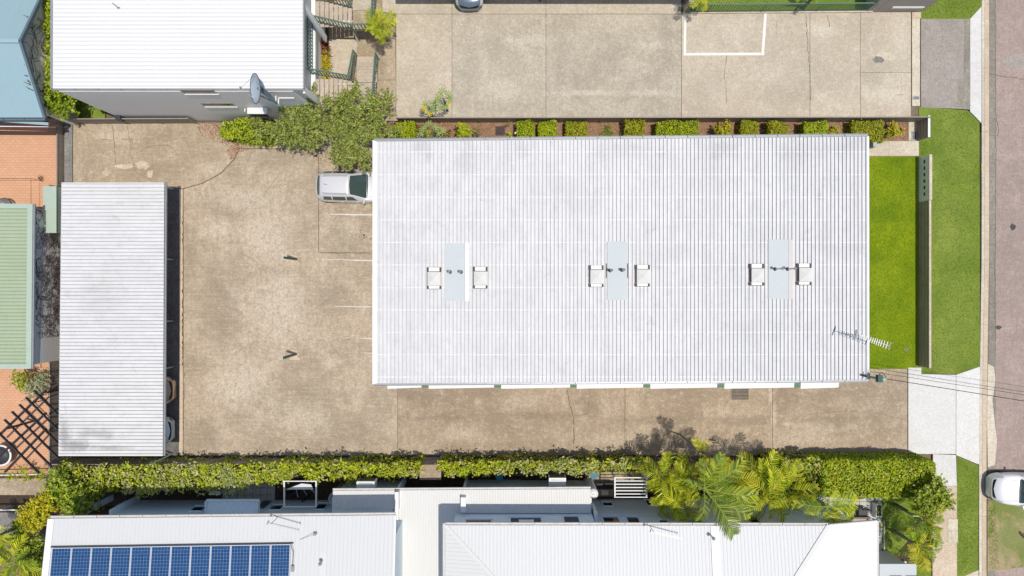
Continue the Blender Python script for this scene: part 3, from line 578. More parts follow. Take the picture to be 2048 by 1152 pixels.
quads('bark_chips', np.column_stack([q, nr.uniform(0.036, 0.06, len(q))]), nr.uniform(0.02, 0.06, len(q)), np.column_stack([nr.normal(0, .3, len(q)), nr.normal(0, .3, len(q)), np.ones(len(q))]), M['chip'], label='pale bark chips spread in the bed of clipped bushes', cat='bark chips')
q = np.vstack([rand_in([P(a, b) for a, b in pg], k) for pg, k in (([(390, 246), (470, 246), (500, 300), (480, 305), (440, 285), (405, 275)], 900), ([(455, 300), (482, 285), (478, 305), (462, 325)], 250), ([(560, 285), (760, 300), (745, 345), (640, 330)], 500), ([(395, 246), (780, 246), (780, 275), (420, 270)], 800))])
quads('leaf_litter', np.column_stack([q, nr.uniform(0.032, 0.05, len(q))]), nr.uniform(0.025, 0.06, len(q)), np.column_stack([nr.normal(0, .3, len(q)), nr.normal(0, .3, len(q)), np.ones(len(q))]), M['litter'], label='brown fallen leaves on the yard at the foot of the feathery trees', cat='fallen leaves')

# ---------------------------------------------------------------- roof sheets
def ribbed(name, A, B, C, Dd, n, h, w, mats, parent, th=0.04, top=0.5, shade_dirt=0.0, m=8, wav=0.0, cuts=(), side=-1, groove=False):
    """sheet ABCD, n ribs spaced along A->B and running along A->D, each a real raised fold"""
    A, B, C, Dd = map(Vector, (A, B, C, Dd)); nrm = (B-A).cross(Dd-A).normalized()
    if nrm.z < 0: nrm = -nrm
    width = (B-A).length; prof = [(0.0, 0.0, 0)]
    for i in range(n):
        c = (i + 0.5)/n*width; a, b = c - w/2, c + w/2; ta, tb = c - w*top/2, c + w*top/2
        if shade_dirt:
            prof += [(a - shade_dirt, 0, 1), (a, 0.0, 1), (ta, h, 0), (tb, h, 0), (b, 0, 0)]  # dark strip and rib side: shade painted in along with seam dirt
        else: prof += [(a, 0, 0), (ta, h, 0), (tb, h, 0), (b, 0, 0)]
    prof.append((width, 0, 0)); verts = []; faces = []; mi = []; K = len(prof)
    for j in range(m+1):
        t = j/m
        for s, hh, _ in prof:
            u = s/width; p = A*(1-u)*(1-t) + B*u*(1-t) + C*u*t + Dd*(1-u)*t
            wz = wav*mnoise.noise(Vector((p.x*0.6, p.y*0.6, 3.1))) if wav else 0
            verts.append(p + nrm*(hh + wz))
    for j in range(m):
        for i in range(K-1):
            faces.append((j*K+i, j*K+i+1, (j+1)*K+i+1, (j+1)*K+i)); mi.append(prof[i][2])
    b0 = len(verts); verts += [p - nrm*(th) for p in (A, B, C, Dd)]; faces.append((b0+3, b0+2, b0+1, b0)); mi.append(0)
    tl = [(0, K-1), (m*K + K-1, m*K)]
    verts += [A, B, C, Dd]; e0 = b0 + 4
    for i in range(4):
        j = (i+1) % 4; faces.append((b0+i, b0+j, e0+j, e0+i)); mi.append(0)
    # end caps under the folds
    for j in (0, m):
        for i in range(K-1):
            if prof[i][1] or prof[i+1][1]:
                k = len(verts); q = verts[j*K+i]; r = verts[j*K+i+1]
                verts += [q - nrm*(prof[i][1] + 0.01), r - nrm*(prof[i+1][1] + 0.01)]; faces.append((j*K+i, j*K+i+1, k+1, k)); mi.append(prof[i][2])
    bm = bmesh.new(); bv = [bm.verts.new(v) for v in verts]
    for f, k in zip(faces, mi):
        try: x = bm.faces.new([bv[i] for i in f]); x.material_index = k
        except ValueError: pass
    for co, no in cuts:
        bmesh.ops.bisect_plane(bm, geom=bm.verts[:] + bm.edges[:] + bm.faces[:], plane_co=co, plane_no=no, clear_outer=True)
    bmesh.ops.recalc_face_normals(bm, faces=bm.faces[:])
    me = bpy.data.meshes.new(name); bm.to_mesh(me); bm.free()
    for x in mats: me.materials.append(x)
    return add(name, me, parent)
def V3(px, py, z): x, y = P(px, py, z); return Vector((x, y, z))
def wallbox(parent, x0, x1, y0, y1, z0, z1, mat, name='wall'): return boxo(name, mat, parent, x0, x1, y0, y1, z0, z1)
def gutter(parent, a, b, mat, w=0.12, h=0.09, name='gutter'):
    """open half trough between two points"""
    a = Vector(a); b = Vector(b); m = MB(); d = (b-a).normalized(); r = Vector((d.y, -d.x, 0)).normalized()
    m.bar(a - Vector((0, 0, h/2)), b - Vector((0, 0, h/2)), w, 0.012)
    m.bar(a + r*w/2, b + r*w/2, 0.012, h); m.bar(a - r*w/2, b - r*w/2, 0.012, h)
    L = (b-a).length; k = int(L/1.1)
    for i in range(1, k): m.bar(a + (b-a)*i/k + r*w/2 + Vector((0, 0, h/2)), a + (b-a)*i/k - r*w/2 + Vector((0, 0, h/2)), 0.03, 0.008)
    return m.build(name, mat, parent)
def ywall_window(parent, yw, box, depth=0.05, frame=0.05, fmat='blue_trim', pmat='darkglass', face=1, label=None, name='window', smat=None):
    """window on the wall y=yw whose outer face looks to +y (face 1) or -y (face -1); box = px0,py0,px1,py1"""
    x0, z0 = on_ywall(box[0], box[1], yw); x1, z1 = on_ywall(box[2], box[3], yw)
    xc = (x0+x1)/2; w = abs(on_ywall(box[2], (box[1]+box[3])/2, yw)[0] - on_ywall(box[0], (box[1]+box[3])/2, yw)[0])/2; za, zb = min(z0, z1), max(z0, z1)
    m = MB(); ya, yb = sorted((yw - face*0.02, yw + face*depth))
    m.box(xc-w, xc-w+frame, ya, yb, za, zb); m.box(xc+w-frame, xc+w, ya, yb, za, zb); m.box(xc-w+frame, xc+w-frame, ya, yb, za, za+frame); m.box(xc-w+frame, xc+w-frame, ya, yb, zb-frame, zb)
    f = m.build(name, M[fmat], parent)
    q = MB(); ya, yb = sorted((yw - face*0.015, yw + face*(depth*0.45))); q.box(xc-w+frame, xc+w-frame, ya, yb, za+frame, zb-frame)
    q.build('pane', M[pmat], f)
    s = MB(); ya, yb = sorted((yw, yw + face*(depth+0.04))); s.box(xc-w-0.03, xc+w+0.03, ya, yb, za-0.05, za-0.002); s.build('sill', M[smat or fmat], f)
    if label: f['label'] = label
    return f
# ---------------------------------------------------------------- the main building
zN, zS = 6.15, 5.85
mbd = thing('apartment_building', 'long white ribbed metal roof of the central apartment building beside the front lawn', 'building', (0.3, 1.5, 0))
def at(parent):      # keep world coordinates for the children of an empty
    return parent
def unparent_loc(o):
    for ch in o.children:
        ch.location = Vector(ch.location) - Vector(o.location)
NW, NE, SE, SW = V3(748, 283, zN), V3(1736, 273, zN), V3(1736.5, 760, zS), V3(747.5, 767, zS)
x0, x1 = NW.x + 0.55, NE.x - 0.35; y0, y1 = SW.y + 0.45, NW.y - 0.5
wallbox(mbd, x0, x1, y0, y1, 0, 5.7, M['main_wall'])
ribbed('roof', NW, NE, SE, SW, 127, 0.042, 0.042, [M['roof_main'], M['seam']], mbd, th=0.05, top=0.8, shade_dirt=0.014, m=14, wav=0.012)
gutter(mbd, NW + Vector((-0.02, 0.08, -0.03)), NE + Vector((0.02, 0.08, -0.03)), M['gutter'], 0.13, 0.1)
gutter(mbd, SW + Vector((-0.02, -0.06, -0.04)), SE + Vector((0.02, -0.06, -0.04)), M['gutter'], 0.1, 0.1)
m = MB(); m.bar(NE + Vector((0.02, 0.05, -0.14)), SE + Vector((0.02, -0.03, -0.14)), 0.03, 0.22); m.build('fascia', M['green_fascia'], mbd)
m = MB(); m.bar(NW + Vector((-0.01, 0.05, 0.0)), SW + Vector((-0.01, -0.03, 0.0)), 0.1, 0.1); m.bar(NW + Vector((0.05, 0.0, 0.045)), SW + Vector((0.05, 0.0, 0.045)), 0.22, 0.012); m.build('barge_cap', M['white'], mbd)
m = MB(); m.bar(NE + Vector((-0.02, 0.0, 0.045)), SE + Vector((-0.02, 0.0, 0.045)), 0.1, 0.012); m.build('barge_cap', M['white'], mbd)
# window hoods below the south eave
yw_s = y0; hz = 5.0
hood_edges = [(775, 843), (857.5, 988), (1002.5, 1140), (1153.5, 1286), (1300.5, 1434), (1448.5, 1588), (1601, 1677)]
for a, b in hood_edges:
    xa, ya = P(a, 777.5, hz); xb, yb = P(b, 775, hz); m = MB()
    m.hexa([(xa, ya, hz-0.03), (xb, yb, hz-0.03), (xb, yw_s+0.02, hz+0.12), (xa, yw_s+0.02, hz+0.12), (xa, ya, hz), (xb, yb, hz), (xb, yw_s+0.02, hz+0.16), (xa, yw_s+0.02, hz+0.16)])
    h = m.build('window_hood', M['white'], mbd)
    m = MB(); m.box(xa+0.2, xb-0.2, yw_s-0.03, yw_s+0.01, 3.6, 4.8); w = m.build('window', M['white'], mbd)
    m = MB(); m.box(xa+0.26, xb-0.26, yw_s-0.045, yw_s-0.02, 3.66, 4.74); m.build('pane', M['darkglass'], w)
for (a, b) in zip([e[1] for e in hood_edges[:-1]], [e[0] for e in hood_edges[1:]]):
    xa, ya = P(a+0.5, 775, hz); xb, _ = P(b-0.5, 775, hz); m = MB()
    for k in range(5):
        yy = ya + (yw_s - ya)*k/5; m.hexa([(xa, yy, hz-0.02+k*0.01), (xb, yy, hz-0.02+k*0.01), (xb, yy+(yw_s-ya)/5*0.9, hz+k*0.012), (xa, yy+(yw_s-ya)/5*0.9, hz+k*0.012),
            (xa, yy, hz+k*0.01), (xb, yy, hz+k*0.01), (xb, yy+(yw_s-ya)/5*0.9, hz+0.02+k*0.012), (xa, yy+(yw_s-ya)/5*0.9, hz+0.02+k*0.012)])
    m.build('louvre_screen', M['green'], mbd)
def roofz(y): return zS + (zN - zS)*(y - SW.y)/(NW.y - SW.y)
def onroof(px, py, dz=0.0):
    z = 6.0
    for _ in range(4): x, y = P(px, py, z + dz); z = roofz(y)
    return Vector((x, y, z + dz))
# smooth flashing sheets with vent pipes
for (a, b, c, d, tan) in ((890, 486, 929.5, 602, 0), (1214.5, 483, 1254, 600, 0), (1537, 479, 1577, 598, 1)):
    q = [onroof(a, b, 0.055), onroof(c, b, 0.055), onroof(c, d, 0.055), onroof(a, d, 0.055)]
    m = MB(); m.hexa([p - Vector((0, 0, 0.03)) for p in q[::-1]][::-1] + q); m.build('flashing_sheet', M['patchmetal'], mbd)
    if tan or a == 890:
        q = [onroof(c+0.4, b, 0.058), onroof(c+8.5, b, 0.058), onroof(c+8.5, d, 0.058), onroof(c+0.4, d, 0.058)]
        m = MB(); m.hexa([p - Vector((0, 0, 0.03)) for p in q] + q); m.build('flashing_sheet', M['patchtan'] if tan else M['white'], mbd)
    if a == 1214.5:
        for px in (1212.6, 1256): m = MB(); m.bar(onroof(px, 527, 0.05), onroof(px, 556, 0.05), 0.035, 0.03); m.build('joint_strip', M['charcoal'], mbd)
for (px, py, hh) in ((900, 544, 0.55), (922, 544, 0.55), (1220, 541, 0.6), (1244, 540, 0.6), (1550, 538, 0.95), (1575, 538, 0.95)):
    b = onroof(px, py, 0.05); m = MB(); m.tube([b, b + Vector((0, 0, hh))], 0.038, 10)
    v = m.build('vent_pipe', M['steel'], mbd)
    m = MB(); m.lathe([(0.075, hh-0.03), (0.075, hh+0.02), (0.04, hh+0.07), (0.0, hh+0.08)], tuple(b), 12); m.build('cowl', M['steel'], v)
    m = MB(); m.lathe([(0.1, 0.0), (0.08, 0.03), (0.05, 0.07)], tuple(b), 12); m.build('boot', M['charcoal'], v)
for (px0, py0) in ((853.5, 535), (946, 534), (1178, 531), (1270.5, 530), (1499, 528), (1594, 527)):
    W2, H2 = 29.5, 43; s = mbd
    def c(dx, dy, dz): return onroof(px0 + dx, py0 + dy, dz)
    m = MB(); q = [c(2, 9, 0.05), c(W2-2, 9, 0.05), c(W2-2, H2-7, 0.05), c(2, H2-7, 0.05)]; t = [p + Vector((0, 0, 0.16)) for p in q]
    m.hexa(q + t); sk = m.build('skylight', M['offwhite'], mbd)
    q = [p + Vector((0, 0, 0.002)) for p in t]; cx = sum(q, Vector())/4 + Vector((0, 0, 0.16)); m = MB()
    for i in range(4): m.face([q[i], q[(i+1) % 4], cx])
    m.face(q[::-1]); m.build('pyramid_cover', M['offwhite'], sk)
    m = MB(); m.bar(c(4, 4, 0.13), c(W2-4, 4, 0.13), 0.2, 0.03); m.build('tray', M['white'], sk); m = MB(); m.bar(c(4, H2-3.5, 0.13), c(W2-4, H2-3.5, 0.13), 0.13, 0.03); m.build('tray', M['white'], sk)
    m = MB(); m.bar(c(0.3, 0, 0.10), c(W2-0.3, 0, 0.10), 0.015, 0.06); m.bar(c(1, 8.2, 0.12), c(W2-1, 8.2, 0.12), 0.018, 0.16); m.bar(c(1, H2, 0.10), c(W2-1, H2, 0.10), 0.015, 0.06)
    m.bar(c(0.9, 5, 0.12), c(0.9, H2-2, 0.12), 0.015, 0.05); m.bar(c(2.6, 9, 0.12), c(2.6, H2-7, 0.12), 0.02, 0.16); m.build('surround', M['bracket'], sk)
    for dx, dy, hh in ((2.2, 4.6, 9), (W2-2.2, 4.6, 9), (2.2, H2-3.2, 5.5), (W2-2.2, H2-3.2, 5.5)):
        m = MB(); m.bar(c(dx, dy-hh/2, 0.16), c(dx, dy+hh/2, 0.16), 0.085, 0.05); m.build('bracket', M['bracket'], sk)
unparent_loc(mbd)

# TV aerial on the main roof
def aerial(base, top_h, dirv, length, n, label, mats=('white', 'steel'), el=0.36, start=0.35, back=0.25, category='aerial', w=0.022):
    t = thing('television_aerial', label, category, tuple(base)); d = Vector(dirv).normalized(); r = Vector((-d.y, d.x, 0)).normalized(); z = Vector((0, 0, top_h))
    m = MB(); m.tube([(0, 0, 0), z + Vector((0, 0, 0.12))], 0.018, 8); m.build('mast', M[mats[1]], t)
    m = MB(); m.bar(z - d*back, z + d*length, 0.03, 0.03); m.build('boom', M[mats[1]], t)
    for i in range(n):
        u = i/(n-1); u = u if u < 0.72 else 0.72 + (u-0.72)*1.35
        p = z + d*(start + (length-start)*min(u, 1.0) - 0.02); L = el*(0.62 + 0.38*u); m = MB()
        m.bar(p - r*L/2 + Vector((0, 0, 0.02)), p + r*L/2 + Vector((0, 0, 0.02)), w, 0.014, up=(0, 0, 1)); m.build('element', M[mats[0]], t)
    m = MB()
    for k in range(5): m.bar(z - d*(back-0.02) + Vector((0, 0, (k-2)*0.06)) - r*el*0.7, z - d*(back-0.02) + Vector((0, 0, (k-2)*0.06)) + r*el*0.7, 0.018, 0.018)
    m.build('reflector', M[mats[1]], t)
    return t
b = onroof(1685.5, 667, 0.05); tip = V3(1780, 692.5, b.z + 1.5); hub = Vector((b.x, b.y, b.z + 1.5))
aerial(b, 1.5, (tip - hub), (tip - hub).length, 14, 'white long-boom television aerial reaching over the lawn edge of the long ribbed roof', mats=('white', 'gutter'), start=0.2, back=0.15, w=0.03)
# power service bracket with cables at the south east corner
sb = V3(1730, 752, 6.1); sm = thing('service_mast', 'dark green power service mast at the lower right corner of the long white roof', 'power mast', tuple(sb))
e = V3(1759, 757, 6.55) - sb
m = MB(); m.tube([(0, 0, -0.5), (0, 0, 0.25), (0, 0, 0.3)], 0.055, 10); m.build('pole', M['mast_green'], sm)
m = MB(); m.bar((0, 0, 0.22), e, 0.1, 0.1); m.build('arm', M['mast_green'], sm)
m = MB(); m.bar((0.12, 0.16, 0.2), (0.1, -0.16, 0.2), 0.06, 0.06); m.build('clamp', M['charcoal'], sm)
m = MB(); m.box(e.x-0.13, e.x+0.1, e.y-0.17, e.y+0.17, e.z-0.12, e.z+0.12); m.build('junction_box', M['mast_green'], sm)
m = MB(); m.lathe([(0.0, 0.13), (0.1, 0.12), (0.12, 0.0), (0.08, -0.04)], (e.x+0.18, e.y-0.04, e.z), 10); m.build('insulator', M['green_fascia'], sm)
def cable(name, pts, rad, label, cat='cable'):
    m = MB(); m.tube(pts, rad, 6); return m.build(name, M['black'], label=label, cat=cat)
A = V3(1774, 758, 6.45); B = V3(2750, 916, 7.4); A2 = V3(1740, 743, 5.7); B2 = V3(2750, 897, 7.1)
def sag(a, b, s, n=14): return [a.lerp(b, i/n) - Vector((0, 0, s*4*(i/n)*(1-i/n))) for i in range(n+1)]
loop = [V3(1757, 752, 6.6), V3(1760, 746.5, 6.72), V3(1764, 745, 6.75), V3(1768, 748, 6.65), V3(1772, 755, 6.5), A]
cable('power_cable', loop + sag(A, B, 0.25)[1:], 0.016, 'black power cable with a looped tail running to the street')
cable('power_cable', sag(A2, B2, 0.25), 0.01, 'thin upper cable running from the roof corner across the verge')
m = MB(); m.tube([B + Vector((0.3, 0, -9)), B + Vector((0.3, 0, 0.6))], 0.15, 12)
sp = thing('power_pole', 'timber power pole standing across the road', 'power pole', (B.x+0.3, B.y, 0)); o = m.build('pole', M['timber'], sp); o.location = (-(B.x+0.3), -B.y, 0)
m = MB(); m.bar(B + Vector((0.3, -0.9, 0.1)), B + Vector((0.3, 0.9, 0.1)), 0.12, 0.12); o = m.build('crossarm', M['timber'], sp); o.location = (-(B.x+0.3), -B.y, 0)

# ---------------------------------------------------------------- carport on the left
zc = 2.65
cp = thing('carport', 'long open carport with grey white ribbed roof on the left side of the yard', 'carport', (-21.5, -1.5, 0))
a, b, c, d = V3(123, 365, zc), V3(328.5, 365, zc), V3(325.5, 912, zc), V3(117, 912, zc)
ribbed('roof', b, c, d, a, 76, 0.035, 0.05, [M['roof_port'], M['seam_port']], cp, th=0.05, top=0.6, shade_dirt=0.012, m=6, wav=0.01)
gutter(cp, b + Vector((0.07, 0.03, -0.03)), c + Vector((0.07, 0, -0.03)), M['gutter'], 0.11, 0.1)
m = MB(); m.box(a.x+0.1, a.x+0.22, c.y+0.1, a.y-0.1, 0, zc-0.1); m.build('wall', M['fence_steel'], cp)
for py in (365, 518, 640, 732, 845, 905):
    m = MB(); x, y = P(342.5, py if py > 370 else 372, 0.0); m.tube([(x+0.12, y-0.04 if py > 500 else y-0.2, 0), (x+0.12, y-0.04 if py > 500 else y-0.2, zc-0.08)], 0.04, 8); m.build('post', M['green_fascia'], cp)
m = MB(); m.bar(b + Vector((-0.15, -0.1, -0.12)), c + Vector((-0.15, 0, -0.12)), 0.07, 0.12); m.bar((a+b)/2 + Vector((0, -0.05, -0.12)), (c+d)/2 + Vector((0, 0, -0.12)), 0.07, 0.12); m.build('beam', M['fence_steel'], cp)
unparent_loc(cp)
t = thing('wire_hoop', 'thin pale bent hoop hanging on the gutter of the carport', 'hoop', tuple(V3(329, 510, 2.5)))
m = MB(); o0 = V3(329, 510, 2.5); m.tube([V3(329, 496, 2.5)-o0, V3(331.5, 497, 2.45)-o0, V3(333, 505, 2.4)-o0, V3(333, 516, 2.4)-o0, V3(331, 524, 2.45)-o0, V3(329.5, 523, 2.5)-o0], 0.02, 6); m.build('hoop', M['cream'], t)

# ---------------------------------------------------------------- small roof repair posts in the yard
for (bx, by, lab) in ((593, 518.5, 'green square bollard post on a square concrete footing, nearer the parked silver wagon'), (592, 708, 'green square bollard post on a square concrete footing, nearer the south hedge')):
    x, y = P(bx, by, 0.03); t = thing('post', lab, 'post', (x, y, 0.03), 0, 'green posts standing in the yard')
    m = MB(); m.box(-0.06, 0.06, -0.06, 0.06, 0.0, 2.45); m.build('shaft', M['post_green'], t)
    m = MB(); m.box(-0.07, 0.07, -0.07, 0.07, 2.452, 2.48); m.build('cap', M['green_fascia'], t)
    m = MB(); m.prism([(-0.36, -0.34), (0.22, -0.36), (0.24, 0.2), (-0.34, 0.24)], -0.05, 0.008); m.build('footing', M['path'], t)
    m = MB(); m.prism([(0.08, -0.2), (0.22, -0.2), (0.22, 0.15), (0.08, 0.15)], 0.0, 0.05); m.build('kerb_block', M['old'], t)

# ---------------------------------------------------------------- north west apartment block
zr = 6.1
ab = thing('apartment_block', 'white ribbed roof over a plain grey wall with a satellite dish at upper left', 'building', (-18, 15, 0))
a, b, c, d = V3(106, -200, zr+0.25), V3(606, -200, zr+0.25), V3(606.5, 177, zr), V3(105.5, 177, zr)
ribbed('roof', b, c, d, a, 46, 0.03, 0.05, [M['roof_white'], M['seam_white']], ab, th=0.06, top=0.6, shade_dirt=0.02, m=3)
yw = d.y - 0.12; xw0 = d.x + 0.25; xw1 = c.x - 0.55
wallbox(ab, xw0, xw1, yw - 0.0 if False else yw, a.y - 0.2, 0, zr - 0.1, M['grey_wall'])
gutter(ab, d + Vector((-0.05, -0.04, -0.05)), c + Vector((0.05, -0.04, -0.05)), M['gutter'], 0.09, 0.1)
m = MB(); m.bar(a + Vector((-0.04, 0, -0.02)), d + Vector((-0.04, 0, -0.02)), 0.1, 0.14); m.build('gutter', M['gutter'], ab)
m = MB(); m.bar(b + Vector((0.03, 0, -0.02)), c + Vector((0.03, 0, -0.02)), 0.07, 0.14); m.build('fascia', M['gutter'], ab)
ywall_window(ab, yw, (364, 179.5, 430, 187), fmat='gutter', face=-1, depth=0.02, frame=0.03, smat='white')
ywall_window(ab, yw, (405, 206, 468, 212.5), fmat='gutter', face=-1, depth=0.02, frame=0.03, smat='white')
m = MB(); x, z = on_ywall(199, 217, yw); m.box(x+0.02, x+0.3, yw-0.25, yw-0.01, 0.9, 1.35); m.build('meter_box', M['charcoal'], ab)
# east gallery of the block: white slab edges, railing, raking beam
zg = 3.1
g0 = P(606, 0, zg)[0]
m = MB(); xa = xw1; xb = P(630.5, 0, zg)[0]; m.box(xa, xb, yw+0.2, a.y-0.2, zg-0.18, zg); m.build('gallery_floor', M['white'], ab)
m = MB(); xb2 = P(668, 0, 0)[0]; m.bar((P(608, 12, 5.9)[0], P(608, 12, 5.9)[1], 5.9), (P(652, 78, 2.0)[0], P(652, 78, 2.0)[1], 2.0), 0.34, 0.1); m.build('raking_beam', M['white'], ab)
m = MB(); m.bar((P(608, 180, 5.9)[0], P(608, 180, 5.9)[1], 5.9), (P(650, 214, 1.5)[0], P(650, 214, 1.5)[1], 1.5), 0.34, 0.1); m.build('raking_beam', M['white'], ab)
unparent_loc(ab)
# guard rails of the stairs
def railing(pts, z0s, h, label, gap=0.18, group='green stair railings', mat='green_rail', extra=0.0):
    pts = [Vector(p) for p in pts]; o = pts[0].copy(); o.z = 0
    t = thing('railing', label, 'railing', tuple(o), 0, group)
    bars = MB()
    for a, b in zip(pts[:-1], pts[1:]):
        A0, B0 = a - o, b - o; m = MB(); m.bar(A0 + Vector((0, 0, h)), B0 + Vector((0, 0, h)), 0.075, 0.045); m.build('top_rail', M[mat], t)
        m = MB(); m.bar(A0 + Vector((0, 0, 0.1)), B0 + Vector((0, 0, 0.1)), 0.04, 0.03); m.build('bottom_rail', M[mat], t)
        n = max(2, int((B0-A0).length/gap)); me = None
        for k in range(1, n):
            p = A0.lerp(B0, k/n)
            if me is None:
                mm = MB(); mm.box(-0.02, 0.02, -0.02, 0.02, 0.1, h - 0.02); me = mm.mesh('baluster', M[mat])
            add('baluster', me, t, loc=p)
    for p in pts:
        q = p - o; m = MB(); m.box(q.x-0.03, q.x+0.03, q.y-0.03, q.y+0.03, q.z - extra, q.z + h + 0.02); m.build('post', M[mat], t)
    return t
# ---------------------------------------------------------------- outside stairs of the north west block
def stair(x_a, x_b, y_a, y_b, z_a, z_b, n, label, axis='x', frac=0.84):
    """n separate treads between two pixel rectangles' ends, going from (a) to (b)"""
    o = Vector((*P((x_a+x_b)/2, (y_a+y_b)/2, 0), 0)); t = thing('staircase', label, 'stairs', tuple(o))
    for k in range(n):
        z = z_a + (z_b - z_a)*(k/(n-1) if n > 1 else 0)
        if axis == 'x':
            u0 = x_a + (x_b-x_a)*k/n; u1 = x_a + (x_b-x_a)*(k+frac)/n; q = [P(u0, y_a, z), P(u1, y_a, z), P(u1, y_b, z), P(u0, y_b, z)]
        else:
            u0 = y_a + (y_b-y_a)*k/n; u1 = y_a + (y_b-y_a)*(k+frac)/n; q = [P(x_a, u0, z), P(x_b, u0, z), P(x_b, u1, z), P(x_a, u1, z)]
        m = MB(); m.prism([(p[0]-o.x, p[1]-o.y) for p in q], z-0.06, z); m.build('tread', M['tread'], t)
    m = MB()
    for f in (0.2, 0.8):
        if axis == 'x': y = y_a + (y_b-y_a)*f; a = V3(x_a, y, z_a-0.2); b = V3(x_b, y, z_b-0.2)
        else: x = x_a + (x_b-x_a)*f; a = V3(x, y_a, z_a-0.2); b = V3(x, y_b, z_b-0.2)
        m.bar(a - o, b - o, 0.06, 0.2)
    if axis == 'x': m.build('stringer', M['white'], t)
    return t
st = stair(631, 705, 3, 54, 2.98, 1.7, 8, 'upper flight of concrete stair treads at the very top beside the white roof')
landq = [P(705, -70, 1.6), P(748, -70, 1.6), P(748, 60, 1.6), P(705, 60, 1.6)]; o = Vector(st.location)
m = MB(); m.prism([(p[0]-o.x, p[1]-o.y) for p in [P(705.5, 21, 1.6), P(748, 21, 1.6), P(748, 60, 1.6), P(705.5, 60, 1.6)]], 1.42, 1.6); m.build('landing', M['old'], st)
m = MB(); m.prism([(p[0]-o.x, p[1]-o.y) for p in [P(705.5, -70, 1.6), P(748, -70, 1.6), P(748, 20.5, 1.6), P(705.5, 20.5, 1.6)]], 1.42, 1.6); m.build('landing', M['upper_tan'], st)
m = MB(); a = V3(709, 64, 1.3) - o; m.bar(V3(709, 62, 1.3)-o, V3(716, 84, 0.05)-o, 0.1, 0.1); m.build('prop', M['white'], st)
st2 = stair(631, 705, 158, 214, 2.98, 1.7, 8, 'lower flight of concrete stair treads above the feathery trees')
o = Vector(st2.location); m = MB(); m.prism([(p[0]-o.x, p[1]-o.y) for p in [P(705.5, 166, 1.6), P(751, 166, 1.6), P(751, 216, 1.6), P(705.5, 216, 1.6)]], 1.42, 1.6); m.build('landing', M['tread'], st2)
stair(714, 754, 165, 113, 1.45, 0.2, 8, 'concrete steps going down between two green railings beside the tan yard', 'y', 0.97)
def pz(px, py, z): x, y = P(px, py, z); return (x, y, z)
railing([pz(632, 45, 2.98), pz(708, 62, 1.6), pz(748.5, 62, 1.6), pz(755, -60, 1.6)], 0, 1.0, 'green railing along the upper stair flight and round its landing beside the small palm', extra=1.5)
railing([pz(631, -1, 2.98), pz(704, 17, 1.6), pz(712, -60, 1.6)], 0, 1.0, 'green railing on the far side of the upper stair flight at the top edge')
railing([pz(626, 44, 3.1), pz(626, 142, 3.1)], 0, 1.0, 'green gallery railing close against the white roof end above the red leaved shrub')
railing([pz(627, 149, 3.05), pz(704, 162, 1.6), pz(714, 112, 0.25)], 0, 1.0, 'green railing turning from the lower stair flight along the steps', extra=0.3)
railing([pz(757, 117, 0.25), pz(751.5, 200, 1.6)], 0, 1.0, 'single straight green railing on the yard side of the lower steps', extra=1.0)

# satellite dish on the grey wall
dz = 5.0; dc = V3(513, 177, 7.0); base_p = Vector((P(552, 196, dz)[0], yw - 0.02, dz))
t = thing('satellite_dish', 'large round grey satellite dish mounted on the grey wall above the feathery trees', 'satellite dish', tuple(base_p))
ax = Vector((-0.76, -0.12, 0.60)).normalized(); R = 0.70; u = Vector((0.1, 1, 0)); u = (u - ax*u.dot(ax)).normalized(); v = ax.cross(u); C0 = dc - base_p
m = MB(); rows = []
for i in range(9):
    r = R*i/8; rows.append([C0 + u*r*math.cos(2*math.pi*k/32) + v*r*math.sin(2*math.pi*k/32) + ax*(0.16*(r/R)**2 - 0.1) for k in range(32)])
m.grid(rows, 0, True, True); rows2 = [[p - ax*0.02 for p in r] for r in rows]; m.grid([r[::-1] for r in rows2], 0, True, True); m.grid([rows[-1], rows2[-1]], 0, True, True); m.build('reflector', M['dish'], t)
m = MB(); m.tube([rows[-1][k] for k in range(32)] + [rows[-1][0]], 0.018, 6); m.build('rim', M['charcoal'], t)
m = MB(); m.bar(C0 - ax*0.1, Vector((0.1, -0.35, 0.35)), 0.12, 0.2); m.bar(C0 - ax*0.08 - u*0.3, Vector((0.12, -0.35, 0.2)), 0.05, 0.05); m.bar(C0 - ax*0.08 + u*0.3, Vector((0.12, -0.3, 0.5)), 0.06, 0.3); m.build('arm', M['blue_fascia'], t)
m = MB(); m.bar((0.1, -0.35, 0.3), (0.1, 0, 0.3), 0.05, 0.05); m.bar((0.1, -0.35, -0.2), (0.1, -0.35, 0.5), 0.07, 0.07); m.bar((0.1, 0.0, -0.1), (0.9, 0.0, -0.1), 0.05, 0.05); m.bar((0.1, -0.3, -0.1), (0.1, 0, -0.1), 0.05, 0.05); m.build('wall_bracket', M['white'], t)
for k in range(3):
    pass
m = MB(); m.tube([C0 + u*R*0.9, C0 + ax*0.75, C0 - u*R*0.9], 0.012, 5); m.lathe([(0, 0.07), (0.05, 0.05), (0.05, -0.05), (0, -0.07)], tuple(C0 + ax*0.75), 8); m.build('feed', M['steel'], t)
for (px, py, pz0, w, lab) in ((522, 216, 2.5, 1.05, 'white air conditioner box on the grey wall under the satellite dish'),):
    x = P(px, py, pz0)[0]; t = thing('air_conditioner', lab, 'air conditioner', (x, yw - 0.2, pz0))
    m = MB(); m.box(-w/2, w/2, -0.17, 0.17, 0, 0.6); m.build('casing', M['white_plastic'], t)
    m = MB(); m.box(-w/2+0.03, w/2-0.03, -0.185, -0.172, 0.06, 0.5); m.build('grille', M['black'], t)
    m = MB(); m.bar((-w/2-0.15, 0.15, 0.5), (-w/2-0.15, -0.05, 0.55), 0.05, 0.05); m.build('pipe', M['white'], t)

